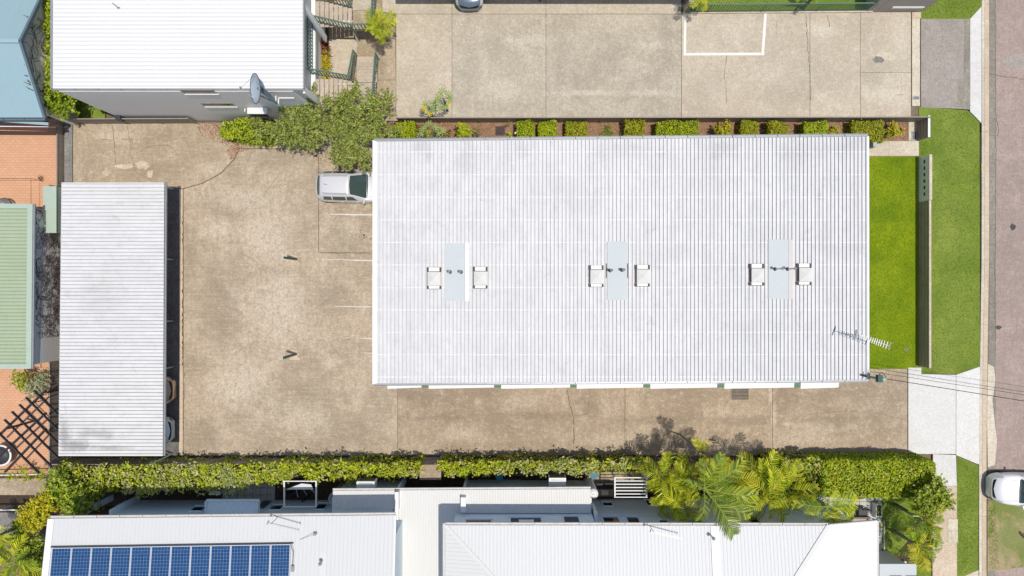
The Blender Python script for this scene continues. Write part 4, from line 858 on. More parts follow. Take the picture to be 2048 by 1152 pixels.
# ---------------------------------------------------------------- blue roof house and the other west buildings
zb = 3.0
bh = thing('house', 'house with pale blue metal gable roof at the top left edge', 'house', (-27, 12, 0))
ridge = V3(38, 82, 4.85); ea = V3(84.5, 235, zb); en = Vector((ridge.x, ridge.y + (ridge.y - ea.y), zb))
WX = -40.0
ribbed('roof', Vector((WX, ridge.y, 4.85)), ridge, Vector((ridge.x, ea.y, zb)), Vector((WX, ea.y, zb)), 30, 0.005, 0.05, [M['roof_blue'], M['roof_blue']], bh, th=0.05, m=2)
ribbed('roof', Vector((WX, en.y, zb)), Vector((ridge.x, en.y, zb)), ridge, Vector((WX, ridge.y, 4.85)), 30, 0.005, 0.05, [M['roof_blue'], M['roof_blue']], bh, th=0.05, m=2)
m = MB(); m.bar(ridge + Vector((0.06, 0, -0.04)), Vector((ridge.x+0.06, ea.y, zb-0.04)), 0.13, 0.18); m.bar(ridge + Vector((0.06, 0, -0.04)), Vector((ridge.x+0.06, en.y, zb-0.04)), 0.13, 0.18); m.build('barge_board', M['blue_fascia'], bh)
m = MB(); m.bar((WX, ridge.y, 4.88), (ridge.x, ridge.y, 4.88), 0.2, 0.04); m.build('ridge_cap', M['roof_blue'], bh)
m = MB(); X = ridge.x - 0.15
m.hexa([(X-0.2, en.y+0.3, 0), (X, en.y+0.3, 0), (X, ea.y+0.3, 0), (X-0.2, ea.y+0.3, 0), (X-0.2, en.y+0.3, zb-0.2), (X, en.y+0.3, zb-0.2), (X, ea.y+0.3, zb-0.2), (X-0.2, ea.y+0.3, zb-0.2)][:8])
m.hexa([(X-0.2, ea.y+0.3, zb-0.2), (X, ea.y+0.3, zb-0.2), (X, en.y+(-0.3), zb-0.2), (X-0.2, en.y-0.3, zb-0.2), (X-0.2, ridge.y-0.05, 4.6), (X, ridge.y-0.05, 4.6), (X, ridge.y+0.05, 4.6), (X-0.2, ridge.y+0.05, 4.6)])
m.build('wall', M['grey_wall'], bh)
gutter(bh, Vector((WX, ea.y-0.08, zb-0.08)), Vector((ridge.x, ea.y-0.08, zb-0.08)), M['blue_fascia'])
unparent_loc(bh)
def vines(name, X, ya, yb, za, zb_, n, label, axis='x', seed=3, up=None):
    r = random.Random(seed); m = MB()
    for i in range(n):
        y = r.uniform(ya, yb); z = r.uniform(za, zb_); a = r.uniform(0, 6.28); pts = []
        for k in range(r.randint(5, 11)):
            pts.append((X + 0.02 + r.uniform(0, 0.05), y, z)); a += r.uniform(-0.7, 0.7); y += 0.13*math.cos(a); z += 0.13*math.sin(a)
            y = min(max(y, ya), yb); top = zb_ if up is None else up(y); z = min(max(z, za), top)
        m.tube(pts, [0.012*(1 - 0.6*k/len(pts)) + 0.002 for k in range(len(pts))], 3, caps=False)
    return m.build(name, M['twig'], label=label, cat='vine', kind='stuff')
vines('dead_vine', X, ea.y + 1.2, en.y - 1.5, 1.8, 4.4, 110, 'bare brown climber spreading on the grey gable of the pale blue roofed house', up=lambda y: 4.5 - abs(y - ridge.y)*0.53)
# flat eaves strip and dark red rail south of the house
t = thing('awning', 'narrow pale awning beam with dark red rail below the pale blue roof', 'awning', (-27, 9, 0))
m = MB(); m.bar(V3(-60, 236, 2.5), V3(97, 248, 2.5), 0.16, 0.08); m.build('beam', M['roof_blue'], t)
m = MB(); m.bar(V3(-60, 250, 2.1), V3(97, 252, 2.1), 0.07, 0.09); m.build('rail', M['redbrown'], t)
m = MB(); m.bar(V3(-60, 252.5, 2.1), V3(97, 253.5, 2.1), 0.05, 0.05); m.build('white_strip', M['white'], t)
m = MB(); m.bar(V3(-60, 256.5, 1.9), V3(98, 257.5, 1.9), 0.14, 0.06); m.build('rail', M['redbrown'], t)
m = MB(); m.bar(V3(-60, 242, 2.3), V3(97, 246, 2.3), 0.2, 0.04); m.build('board', M['charcoal'], t)
unparent_loc(t)
t = thing('drying_frame', 'thin dark wire frame standing on the clay paving', 'frame', (-28.6, 6, 0))
m = MB(); o = Vector(t.location)
m.tube([V3(-40, 357, 1.0)-o, V3(62, 357, 1.0)-o, V3(62, 412, 1.0)-o], 0.014, 5); m.tube([V3(62, 357, 1.0)-o, Vector((*P(62, 357, 1.0), 0))-o], 0.014, 5); m.build('rail', M['redbrown'], t)
t = thing('tub', 'round dark tub half hidden by the green shed roof', 'tub', (*P(8, 411, 0.5), 0)); m = MB(); m.lathe([(0.36, 0), (0.42, 0.5), (0.38, 0.5), (0.34, 0.35), (0, 0.35)], (0, 0, 0), 20); m.build('shell', M['steel'], t)
m = MB(); m.lathe([(0.42, 0.48), (0.45, 0.5), (0.42, 0.53), (0.4, 0.5)], (0, 0, 0), 20); m.build('rim', M['charcoal'], t)
t = quads('small_weed', np.array(V3(81, 356, 0.05))[None, :] + nr.normal(0, 0.09, (60, 3))*[1, 1, 0.3], 0.05, nr.normal(0, 1, (60, 3)) + [0, 0, 1], M['litter'], kind=None, label='little dry weed growing from the clay paving', cat='weed')
gs = thing('shed', 'shed with pale green ribbed roof at the left edge above the climbing plants', 'shed', (-28, 0, 0))
a, b, c, d = V3(66.5, 408, 3.0), Vector((-38, P(66, 408, 3.0)[1], 3.0)), Vector((-38, P(66, 737, 3)[1], 3.0)), V3(63.5, 737, 3.0)
ribbed('roof', a, d, c, b, 46, 0.02, 0.05, [M['roof_green'], M['seam_green']], gs, shade_dirt=0.03, m=3)
m = MB(); m.bar(a + Vector((-0.12, 0, 0.06)), d + Vector((-0.12, 0, 0.06)), 0.28, 0.05); m.bar(a + Vector((-0.2, -0.12, 0.055)), b + Vector((0, -0.12, 0.055)), 0.26, 0.05); m.bar(d + Vector((-0.2, 0.12, 0.055)), c + Vector((0, 0.12, 0.055)), 0.26, 0.05); m.build('trim', M['roof_green_edge'], gs)
m = MB(); m.bar(a + Vector((0.05, 0, -0.03)), d + Vector((0.05, 0, -0.03)), 0.09, 0.1); m.build('gutter', M['gutter'], gs)
X2 = a.x - 0.1; m = MB(); m.box(X2-0.15, X2, d.y+0.2, a.y-0.2, 0, 2.85); m.build('wall', M['grey_wall'], gs); unparent_loc(gs)
vines('dead_vine', X2, d.y + 1.6, a.y - 0.25, 0.5, 2.7, 260, 'bare dark creeper on the grey wall of the green roofed shed', seed=8)
t = thing('cabinet', 'narrow pale green box standing against the left boundary beside the green shed', 'cabinet', (*P(98, 419, 1.9), 0))
x0_, y0_ = P(87, 465, 1.9); x1_, y1_ = P(112, 373, 1.9); lx, ly = t.location.x, t.location.y
m = MB(); m.box(x0_-lx, x1_-lx, y0_-ly, y1_-ly, 0, 1.86); m.build('body', M['roof_green_edge'], t); m = MB(); m.box(x0_-lx-0.02, x1_-lx+0.02, y0_-ly-0.02, y1_-ly+0.02, 1.862, 1.9); m.build('lid', M['roof_green_edge'], t)
# boundary wall on the west
def fence(pa, pb, h, n, label, mat='fence_steel', px=True, cap=True, thick=0.05, cat='fence'):
    a = Vector((*P(*pa), 0)); b = Vector((*P(*pb), 0)); d = (b-a); L = d.length; ang = math.atan2(d.y, d.x)
    t = thing('fence', label, cat, tuple(a), ang); pl = L/n; mm = MB(); k = int(pl/0.19)
    for i in range(k):
        x = 0.03 + (pl-0.06)*i/k; w = (pl-0.06)/k; mm.hexa([(x, -0.012, 0.05), (x+w*0.5, -0.02, 0.05), (x+w*0.5, 0.004, 0.05), (x, 0.012, 0.05), (x, -0.012, h-0.05), (x+w*0.5, -0.02, h-0.05), (x+w*0.5, 0.004, h-0.05), (x, 0.012, h-0.05)])
        mm.hexa([(x+w*0.5, 0.0, 0.05), (x+w, -0.005, 0.05), (x+w, 0.012, 0.05), (x+w*0.5, 0.02, 0.05), (x+w*0.5, 0.0, h-0.05), (x+w, -0.005, h-0.05), (x+w, 0.012, h-0.05), (x+w*0.5, 0.02, h-0.05)])
    me = mm.mesh('panel', M[mat]); mp = MB(); mp.box(-0.03, 0.03, -0.035, 0.035, 0, h+0.01); pme = mp.mesh('post', M[mat]); mr = MB(); mr.box(0.032, pl-0.032, -0.03, 0.03, h-0.05, h-0.005); rme = mr.mesh('top_rail', M[mat])
    for i in range(n):
        add('panel', me, t, loc=(i*pl, 0, 0)); add('post', pme, t, loc=(i*pl, 0, 0)); add('top_rail', rme, t, loc=(i*pl, 0, 0))
    add('post', pme, t, loc=(L, 0, 0)); return t
fence((800, 245.5), (1836, 244), 1.2, 13, 'low dark steel fence behind the row of clipped bushes', cat='fence')
fence((127, 248), (395, 247), 1.2, 4, 'grey brown steel fence at the top of the cracked corner of the yard')
fence((127, 374), (127, 250), 0.6, 2, 'short steel fence between the clay paving and the cracked corner of the yard')
fence((124, 938), (124, 376), 1.1, 7, 'steel boundary fence behind the long carport')
fence((130, 916), (1300, 916), 1.5, 15, 'steel boundary fence buried in the long leafy hedge')

# lattice pergola
zp = 2.3; t = thing('pergola', 'dark timber lattice pergola over the clay paving at lower left', 'pergola', (-27.5, -8, 0)); o = Vector(t.location)
def seg(name, p, q, w, h, z, mat='timber_dark'):
    m = MB(); m.bar(V3(*p, z)-o, V3(*q, z)-o, w, h); return m.build(name, M[mat], t)
def lat(u, vv): return (u*1.0, vv*1.0)
for k, (sx, sy) in enumerate(((-50, 900), (2-16, 842+12), (11, 841), (26, 825), (41, 811), (54, 797), (70, 783))):
    if k == 0: continue
    L = 128; seg('rafter', (sx-2, sy-2), (sx + L*0.72, sy + L*0.72*1.0), 0.06, 0.14, zp + 0.08)
for (p, q) in (((-30, 898), (92, 780)), ((-10, 920), (92, 826)), ((10, 944), (92, 858))):
    seg('beam', p, q, 0.09, 0.16, zp - 0.08)
seg('beam', (60, 806), (92, 800), 0.06, 0.12, zp - 0.22)
for p in ((88, 786), (10, 858)):
    x, y = P(*p, zp); m = MB(); m.box(x-o.x-0.05, x-o.x+0.05, y-o.y-0.05, y-o.y+0.05, 0, zp-0.17); m.build('post', M['timber_dark'], t)
t = thing('round_table', 'round white rimmed table partly under the dark lattice pergola', 'table', (*P(2, 911, 0.7), 0))
m = MB(); m.lathe([(0.52, 0.68), (0.62, 0.7), (0.62, 0.73), (0.52, 0.735)], (0, 0, 0), 28); m.build('rim', M['white'], t)
m = MB(); m.lathe([(0.0, 0.66), (0.515, 0.66), (0.515, 0.69), (0.0, 0.69)], (0, 0, 0), 28); m.build('top', M['charcoal'], t); m = MB(); m.tube([(0, 0, 0), (0, 0, 0.66)], 0.05, 8); m.build('leg', M['charcoal'], t)
# walls and slab at the lower left
t = thing('retaining_wall', 'stained concrete wall top below the dark lattice pergola', 'wall', (*P(40, 974, 0), 0)); lx, ly = t.location.x, t.location.y
x0_, y0_ = P(-80, 990, 0.9); x1_, y1_ = P(92, 957, 0.9); m = MB(); m.box(x0_-lx, x1_-lx, y0_-ly, y1_-ly, 0, 0.9); m.build('wall', M['drive'], t)
m = MB(); m.bar(V3(-80, 952, 1.0) - Vector((lx, ly, 0)), V3(95, 948, 1.0) - Vector((lx, ly, 0)), 0.06, 0.1); m.build('rail', M['white'], t)
sheet('dark_passage', [(-100, 985), (84, 985), (84, 1030), (-100, 1030)], -0.01, M['dark_soil'], th=0.02)
sheet('small_court', [(-100, 1025), (38, 1025), (38, 1075), (-100, 1075)], 0.03, M['grey_conc'], th=0.08)
t = thing('white_rail', 'white pipe rail round the small grey court at the lower left edge', 'rail', (*P(37, 1022, 0), 0)); o = Vector(t.location)
m = MB(); m.tube([V3(-60, 1020, 0.9)-o, V3(36, 1020, 0.9)-o, V3(34, 1062, 0.9)-o], 0.045, 8); m.build('top_rail', M['white'], t)
for p in ((36, 1020), (34, 1060), (0, 1020)): m = MB(); q = V3(*p, 0.9)-o; m.tube([(q.x, q.y, 0), (q.x, q.y, 0.88)], 0.03, 8); m.build('post', M['white'], t)

# ---------------------------------------------------------------- north edge: open garage, balustrade, taupe building
t = thing('garage', 'open garage roof whose shade crosses the top of the neighbour yard', 'garage', (2, 20, 0)); lx, ly = 2, 20
x0_, x1_ = P(790, 8, 0)[0] + 0.55, P(1372, 8, 0)[0] + 0.45; ye = P(0, 8.5, 0)[1] - 0.17
m = MB(); m.box(x0_-lx, x1_-lx, ye-ly, ye+6-ly, 2.62, 2.72); m.build('roof', M['roof_white'], t)
for px in (1080, 1365): x = P(px, 0, 0)[0]; m = MB(); m.tube([(x-lx, ye+0.35-ly, 0), (x-lx, ye+0.35-ly, 2.6)], 0.05, 8); m.build('post', M['charcoal'], t)
m = MB(); m.box(x0_-lx, x1_-lx, ye+5.9-ly, ye+6-ly, 0, 2.6); m.build('wall', M['main_wall'], t)
t = thing('planter_wall', 'low cream concrete edge under the long green balustrade', 'wall', (*P(1550, 25, 0), 0)); lx, ly = t.location.x, t.location.y
m = MB(); q = [P(1366, 26.5, 0.15), P(1746, 24, 0.15), P(1746, 20.5, 0.15), P(1366, 22.5, 0.15)]; m.prism([(a-lx, b-ly) for a, b in q], 0, 0.15); m.build('edge', M['cream'], t)
railing([pz(1372, 24.5, 0.15), pz(1415, 23.8, 0.15), pz(1522, 22.8, 0.15), pz(1632, 21.8, 0.15), pz(1738, 21, 0.15)], 0, 1.05, 'long green balustrade standing on the cream edge at the top of the neighbour yard', gap=0.15, mat='green')
t = thing('gate_post', 'cream concrete post leaning outwards at the left end of the green balustrade', 'post', (*P(1370, 25, 0), 0)); m = MB(); m.box(-0.12, 0.12, -0.02, 0.22, 0, 1.5); m.build('pier', M['cream'], t)
m = MB(); m.box(-0.14, 0.14, -0.04, 0.24, 1.502, 1.55); m.build('cap', M['white'], t)
t = thing('taupe_building', 'taupe rendered building with a bright white strip beside the grass at upper right', 'building', (*P(1785, 24, 0), 0)); lx, ly = t.location.x, t.location.y
xa, ya = P(1731, 24, 0); xb, _ = P(1842, 24, 0); m = MB(); m.box(xa-lx, xb-lx, ya-ly, ya+8-ly, 0, 3.0); m.build('wall', M['brown_wall'], t)
m = MB(); m.box(xa-lx+0.5, xb-lx-0.15, ya-ly-0.012, ya-ly-0.002, 0.45, 2.9); m.build('panel', M['grey_wall'] if False else M['brown_wall'], t)
m = MB(); m.box(P(1784, 15, 0.7)[0]-lx, P(1847, 15, 0.7)[0]-lx, ya-ly-0.06, ya-ly-0.013, 0.62, 0.8); m.build('sill', M['white'], t)
m = MB(); m.box(xa-lx-0.05, xb-lx+0.05, ya-ly-0.03, ya+8-ly, 3.002, 3.1); m.build('coping', M['charcoal'], t)

# ---------------------------------------------------------------- front wall with letterboxes
t = thing('front_wall', 'dark weathered front wall with a grey green letterbox section beside the lawn', 'wall', (*P(1836, 525, 0), 0)); lx, ly = t.location.x, t.location.y
hw = 1.0
def wseg(ya_, yb_, mat, h, nm='wall', w=0.12, off=0.0):
    xa, y1 = P(1836.5 + off, ya_, 0); _, y2 = P(1836, yb_, 0); m = MB(); m.box(xa-lx, xa-lx+w, y2-ly, y1-ly, 0, h); m.build(nm, M[mat], t); return xa-lx, y1-ly, y2-ly
xx, y1, y2 = wseg(316, 404, 'mailwall', hw+0.03, 'letterbox_section', 0.16)
for k in range(6):
    yy = y1 + (y2-y1)*(0.12 + 0.145*k); m = MB(); m.box(xx-0.006, xx-0.001, yy-0.11, yy+0.08, 0.52, 0.66); o_ = m.build('letter_slot', M['black'], t)
    m = MB(); m.box(xx-0.014, xx-0.007, yy-0.13, yy+0.10, 0.67, 0.69); m.build('flap', M['steel'], o_)
xx2, y3, y4 = wseg(405, 732, 'weathered', hw, 'wall')
y_ = y3
for k in range(14):
    a = y3 + (y4-y3)*k/14; b = y3 + (y4-y3)*(k+1)/14
    for j, (z0_, z1_) in enumerate(((0.02, 0.30), (0.33, 0.62), (0.65, 0.94))):
        m = MB(); m.box(xx2-0.016, xx2-0.001, b+0.015, a-0.015, z0_, z1_); m.build('plank', M['weathered'], t)
m = MB(); m.box(xx2-0.0, xx2+0.12, y4, y3, hw+0.002, hw+0.05); m.build('coping', M['cream'], t)
m = MB(); m.box(xx-0.0, xx+0.16, y2+0.004, y1, hw+0.032, hw+0.07); m.build('coping', M['cream'], t)
t = thing('front_wall', 'short dark weathered wall beside the drain grate and yellow croton', 'wall', (*P(1836, 262, 0), 0)); lx, ly = t.location.x, t.location.y
xa, y1 = P(1834.5, 240, 0); _, y2 = P(0, 282, 0); m = MB(); m.box(xa-lx, xa-lx+0.12, y2-ly, y1-ly, 0, 1.0); m.build('wall', M['weathered'], t); m = MB(); m.box(xa-lx, xa-lx+0.12, y2-ly, y1-ly, 1.002, 1.05); m.build('coping', M['white'], t)
for j in range(3): m = MB(); m.box(xa-lx-0.016, xa-lx-0.001, y2-ly+0.03, y1-ly-0.03, 0.04+j*0.31, 0.30+j*0.31); m.build('plank', M['weathered'], t)
# drain grates
def grate(px0, py0, px1, py1, label, n=6, z=0.05, mat='steel', along='y'):
    x0, y0 = P(px0, py1, z); x1, y1 = P(px1, py0, z); cx, cy = (x0+x1)/2, (y0+y1)/2; t = thing('drain_grate', label, 'drain', (cx, cy, z)); w, h = (x1-x0)/2, (y1-y0)/2
    m = MB(); m.box(-w, w, -h, -h+0.03, 0, 0.02); m.box(-w, w, h-0.03, h, 0, 0.02); m.box(-w, -w+0.03, -h+0.03, h-0.03, 0, 0.02); m.box(w-0.03, w, -h+0.03, h-0.03, 0, 0.02); m.build('frame', M[mat], t)
    for k in range(n):
        yy = -h + 0.03 + (2*h-0.06)*(k+0.5)/n; m = MB(); m.box(-w+0.03, w-0.03, yy-0.012, yy+0.012, 0.004, 0.016); m.build('bar', M[mat], t)
    m = MB(); m.box(-w+0.03, w-0.03, -h+0.03, h-0.03, -0.006, 0.0); m.build('well', M['black'], t)
grate(1823, 262, 1833, 281, 'steel drain grate beside the short dark wall', 7)
grate(1826, 192, 1839, 200, 'small drain grate at the lower end of the cream drain strip', 3, 0.045)
grate(1462, 776, 1498, 800, 'square concrete drain cover beside the white window hoods', 8, 0.032, 'drive')
grate(991, 253, 1010, 271, 'square rusty drain cover in the bark bed', 6, 0.06, 'bracket')
grate(1807, 697, 1818, 701, 'small pale valve cover sunk in the lawn', 3, 0.04, 'grey_conc')
for (px, py) in ((925, 266), (951, 272)):
    t = thing('edging_ring', 'round ring planter in the bark bed %s' % ('next to the leafy yellow green shrub' if px == 925 else 'with dry stems, between shrub ring and drain cover'), 'planter', (*P(px, py, 0), 0.03))
    m = MB(); m.lathe([(0.15, 0), (0.18, 0.14), (0.155, 0.14), (0.13, 0.04), (0, 0.04)], (0, 0, 0), 18); m.build('pot', M['charcoal'], t)
    quads('plant', nr.normal(0, 0.06, (50, 3))*[1, 1, 0.5] + [0, 0, 0.1], 0.04, nr.normal(0, 1, (50, 3)) + [0, 0, 1], M['leaf_tree'], kind=None, parent=t)
t = thing('garden_stake', 'white stake beside the first pair of clipped green cubes', 'stake', (*P(1031, 272, 0), 0.03)); m = MB(); m.tube([(0, 0, 0), (0, 0.0, 0.7)], 0.02, 6); m.build('shaft', M['white'], t); m = MB(); m.box(-0.05, 0.05, -0.05, 0.05, 0.7, 0.76); m.build('cap', M['white'], t)
t = thing('meter_box', 'small grey box on the corner of the long white roofed building', 'box', V3(1739, 293, 0.6)[:]); m = MB(); m.box(-0.05, 0.14, -0.12, 0.12, 0, 0.5); m.build('casing', M['gutter'], t); m = MB(); m.box(-0.06, 0.15, -0.13, 0.13, 0.502, 0.53); m.build('lid', M['gutter'], t)

t = thing('roof_stay', 'small thin metal stay lying on the white roof at upper left', 'metal stay', tuple(V3(231, 11, 6.25))); o = Vector(t.location)
m = MB(); m.bar(V3(225, 6, 6.3)-o, V3(236, 15, 6.3)-o, 0.05, 0.04); m.build('bar', M['steel'], t); m = MB(); m.bar(V3(234, 15.5, 6.3)-o, V3(239, 15, 6.3)-o, 0.06, 0.06); m.build('foot', M['gutter'], t)
# ---------------------------------------------------------------- south neighbours
ZU, PITCH = 6.0, 0.165
def slope_pt(x, y, ye): return Vector((x, y, ZU + PITCH*(ye - y)))
sb1 = thing('apartment_building', 'white roofed building with blue solar panels along the lower left edge', 'building', (-14, -15, 0))
eL, eR = V3(101, 1037.5, ZU), V3(790, 1030.5, ZU); yS = -22.0
A_, B_ = eL, eR; C_ = slope_pt(eR.x, yS, eR.y); D_ = slope_pt(eL.x, yS, eL.y)
ribbed('roof', A_, B_, C_, D_, 86, 0.014, 0.05, [M['roof_south'], M['roof_south']], sb1, th=0.05, top=0.5, m=3)
gutter(sb1, eL + Vector((-0.03, 0.07, -0.03)), eR + Vector((0.03, 0.07, -0.03)), M['gutter_light'], 0.13, 0.09)
m = MB(); m.bar(A_ + Vector((-0.04, 0, 0)), D_ + Vector((-0.04, 0, 0)), 0.14, 0.12); m.bar(A_ + Vector((0.1, 0.0, 0.03)), D_ + Vector((0.1, 0, 0.03)), 0.2, 0.02); m.bar(B_ + Vector((0.03, 0, 0)), C_ + Vector((0.03, 0, 0)), 0.07, 0.12); m.build('barge_board', M['white'], sb1)
yw1 = -12.42; XL = eL.x + 0.35
m = MB(); m.box(XL, eR.x - 0.1, yS, yw1, 0, 5.95); m.build('wall', M['blue_wall'], sb1); m = MB(); m.box(XL, eR.x-0.1, yw1+0.001, eL.y-0.06, 5.86, 5.9); m.build('soffit', M['white'], sb1)
m = MB(); m.box(eR.x - 0.098, eR.x - 0.02, yS, yw1 - 0.002, 3.4, 5.9); m.build('wall', M['blue_wall'], sb1)
for b4 in ((384, 1013.5, 410, 1023), (541, 1011, 566, 1020.5), (632, 1008, 654, 1019.5)): ywall_window(sb1, yw1, b4)
# fins and recess on the wall
def wbox(parent, name, mat, px0, py0, px1, py1, yw, d0, d1, label=None, **kw):
    """box standing out of the wall y=yw between depths d0 and d1, its face seen at the pixels"""
    xa, za = on_ywall(px0, py0, yw + d1); xb, zb_ = on_ywall(px1, py1, yw + d1); xc0, _ = on_ywall(px0, (py0+py1)/2, yw+d1); xc1, _ = on_ywall(px1, (py0+py1)/2, yw+d1)
    return boxo(name, M[mat] if isinstance(mat, str) else mat, parent, xc0, xc1, yw + d0, yw + d1, min(za, zb_), max(za, zb_), **({'label': label} if label else {}), **kw)
m = MB(); x, z0_ = on_ywall(240, 1010, yw1+0.02); m.box(x-0.9, x+0.5, yw1+0.001, yw1+0.02, 1.2, 5.4); m.build('garage_door', M['redbrown'], sb1)
for xx_ in (x-1.05, x+0.5): m = MB(); m.box(xx_, xx_+0.12, yw1+0.001, yw1+0.35, 0, 2.9); m.build('pilaster', M['blue_trim'], sb1)
# projecting ribbed hood on the wall
xa, _ = on_ywall(415, 1012, yw1+0.5); xb, _ = on_ywall(517, 1012, yw1+0.5)
q0 = V3(415, 1001, 2.5); q1 = V3(517, 1001, 2.5)
ribbed('window_hood', Vector((q0.x, q0.y, 2.5)), Vector((q1.x, q1.y, 2.5)), Vector((q1.x, yw1, 2.7)), Vector((q0.x, yw1, 2.7)), 22, 0.02, 0.05, [M['blue_trim'], M['blue_trim']], sb1, m=1)
m = MB(); m.box(q0.x-0.04, q1.x+0.04, q0.y-0.0, q0.y+0.06, 2.4, 2.6); m.box(q0.x-0.05, q0.x-0.002, yw1, q0.y-0.002, 2.4, 2.75); m.box(q1.x+0.002, q1.x+0.05, yw1, q0.y-0.002, 2.4, 2.75); m.build('hood_frame', M['blue_trim'], sb1)
wbox(sb1, 'door', 'darkglass', 519, 1001, 536, 1016, yw1, 0.0, 0.03)
m = MB(); m.box(*[on_ywall(440, 1010, yw1)[0], on_ywall(448, 1010, yw1)[0]], yw1+0.001, yw1+0.06, 0, 5.8); m.build('downpipe', M['blue_trim'], sb1)
unparent_loc(sb1)
def roofS(px, py, ye, dz=0.0):
    z = ZU + 0.3
    for _ in range(8): x, y = P(px, py, z); z = ZU + PITCH*(ye - y) + dz
    return Vector((x, y, z))
# solar panels
edges = [104, 142.3, 182, 222, 262.3, 302, 342, 382, 422.3, 462.3, 502, 542, 582]
ordn = ['leftmost', 'second from left', 'third from left', 'fourth from left', 'fifth from left', 'sixth from left', 'sixth from right', 'fifth from right', 'fourth from right', 'third from right', 'second from right', 'rightmost']
yeL = (eL.y + eR.y)/2; pa = roofS(edges[0], 1096, yeL, 0.12); pb = roofS(edges[-1], 1088, yeL, 0.12); pw = (pb.x - pa.x)/12
PWd, PHt = pw - 0.018, 1.64
mf = MB(); mf.box(0, PWd, -PHt, 0, -0.035, -0.005); mfr = mf
fr = MB(); fw = 0.03
fr.box(0, PWd, -fw, 0, -0.04, 0.003); fr.box(0, PWd, -PHt, -PHt+fw, -0.04, 0.003); fr.box(0, fw, -PHt+fw, -fw, -0.04, 0.003); fr.box(PWd-fw, PWd, -PHt+fw, -fw, -0.04, 0.003)
fr_me = fr.mesh('frame', M['alu']); bk = MB(); bk.box(fw, PWd-fw, -PHt+fw, -fw, -0.03, -0.006); bk_me = bk.mesh('backsheet', M['solar_back'])
ce = MB(); cw = (PWd - 2*fw)/6; chh = (PHt - 2*fw)/10
for i in range(6):
    for j in range(10): x = fw + i*cw; y = -fw - j*chh; g_ = 0.008; ce.face([(x+g_, y-chh+g_, -0.003), (x+cw-g_, y-chh+g_, -0.003), (x+cw-g_, y-g_, -0.003), (x+g_, y-g_, -0.003)])
ce_me = ce.mesh('cells', M['solar']); tilt = math.atan(PITCH)
for i in range(12):
    t = thing('solar_panel', 'blue solar panel on the white roof, %s in the row' % ordn[i], 'solar panel', (pa.x + i*pw, pa.y + (pb.y-pa.y)*i/12, pa.z), 0, 'solar panels in a row on the lower left roof')
    t.rotation_euler = (-tilt, 0, math.atan2(pb.y-pa.y, pb.x-pa.x)*1.0)
    add('frame', fr_me, t); bs = add('backsheet', bk_me, t); add('cells', ce_me, t)
t = thing('panel_rail', 'dark mounting rail along the upper edge of the solar panels', 'rail', tuple(pa)); m = MB(); m.bar(Vector((-0.1, 0.03, -0.06)), pb - pa + Vector((0.1, 0.03, -0.06)), 0.05, 0.06); m.build('rail', M['charcoal'], t)
t = thing('isolator_box', 'small grey switch box beside the rightmost solar panel', 'switch box', tuple(roofS(586, 1136, yeL, 0.03))); m = MB(); m.box(-0.07, 0.07, -0.14, 0.14, 0, 0.12); m.build('casing', M['gutter'], t); m = MB(); m.tube([(0, 0.14, 0.05), (0.02, 0.8, 0.05), (-0.1, 1.2, 0.05)], 0.015, 5); m.build('conduit', M['charcoal'], t)
# vent sheet + little vents + aerials on the south roofs
def lowvent(p, label, hh=0.4):
    t = thing('vent_pipe', label, 'vent', tuple(p)); m = MB(); m.tube([(0, 0, 0), (0, 0, hh)], 0.045, 8); m.build('pipe', M['steel'], t); m = MB(); m.lathe([(0.09, hh-0.02), (0.09, hh+0.03), (0, hh+0.08)], (0, 0, 0), 10); m.build('cowl', M['gutter'], t)
lowvent(roofS(645, 1121, yeL, 0.02), 'small vent pipe on the white roof to the right of the solar panels')
t = thing('flashing_sheet', 'pale smooth strip running down the roof under the small vent', 'metal sheet', tuple(roofS(641, 1104, yeL, 0.03))); o = Vector(t.location)
q = [roofS(641, 1104, yeL, 0.022)-o, roofS(653, 1104, yeL, 0.022)-o, roofS(651, 1180, yeL, 0.022)-o, roofS(638, 1180, yeL, 0.022)-o]; m = MB(); m.hexa([p - Vector((0, 0, 0.015)) for p in q] + q); m.build('sheet', M['roof_low'], t)
b_ = roofS(600, 1079, yeL, 0.02); t = thing('stay_wire', 'thin wire rod running from the solar panels to a small bracket', 'wire', tuple(b_)); m = MB(); m.tube([(0, 0, 0.02), roofS(627, 1069, yeL, 0.25) - b_], 0.01, 5); m.build('rod', M['steel'], t)
m = MB(); e_ = roofS(629, 1069, yeL, 0.25) - b_; m.box(e_.x-0.07, e_.x+0.07, e_.y-0.05, e_.y+0.05, e_.z-0.25, e_.z+0.03); m.build('bracket', M['gutter'], t)
bb = roofS(556, 1034, yeL, 0.0); aerial(bb, 0.9, Vector((0.97, -0.25, -0.05)), 1.35, 12, 'grey long-boom television aerial on the gutter above the solar panels', ('steel', 'steel'), 0.13, 0.3, 0.2)

# low connecting building
lb = thing('low_building', 'low white roofed building joining the two taller white roofs at the bottom', 'building', (-3, -14, 0)); zl = 3.5
def lowroof(pxa, pya, pxb, pyb, yend, n, h=0.012):
    a = V3(pxa, pya, zl); b = V3(pxb, pyb, zl); return ribbed('roof', a, b, Vector((b.x, yend, zl+0.12)), Vector((a.x, yend, zl+0.12)), n, h, 0.05, [M['roof_low'], M['roof_low']], lb, m=2), a, b
_, a1, b1 = lowroof(666, 981.5, 796, 980.5, -11.75, 26); _, a2, b2 = lowroof(796.3, 980.5, 924, 979.3, -22, 24); _, a3, b3 = lowroof(924.3, 979.3, 1181, 978, -12.0, 48)
m = MB(); m.box(b2.x - 0.9, b2.x + 0.0, -22, -12.05, 3.3, 3.48); m.build('roof', M['roof_low'], lb)
gutter(lb, a1 + Vector((-0.02, 0.06, -0.02)), b3 + Vector((0.02, 0.06, -0.02)), M['gutter_light'], 0.12, 0.08)
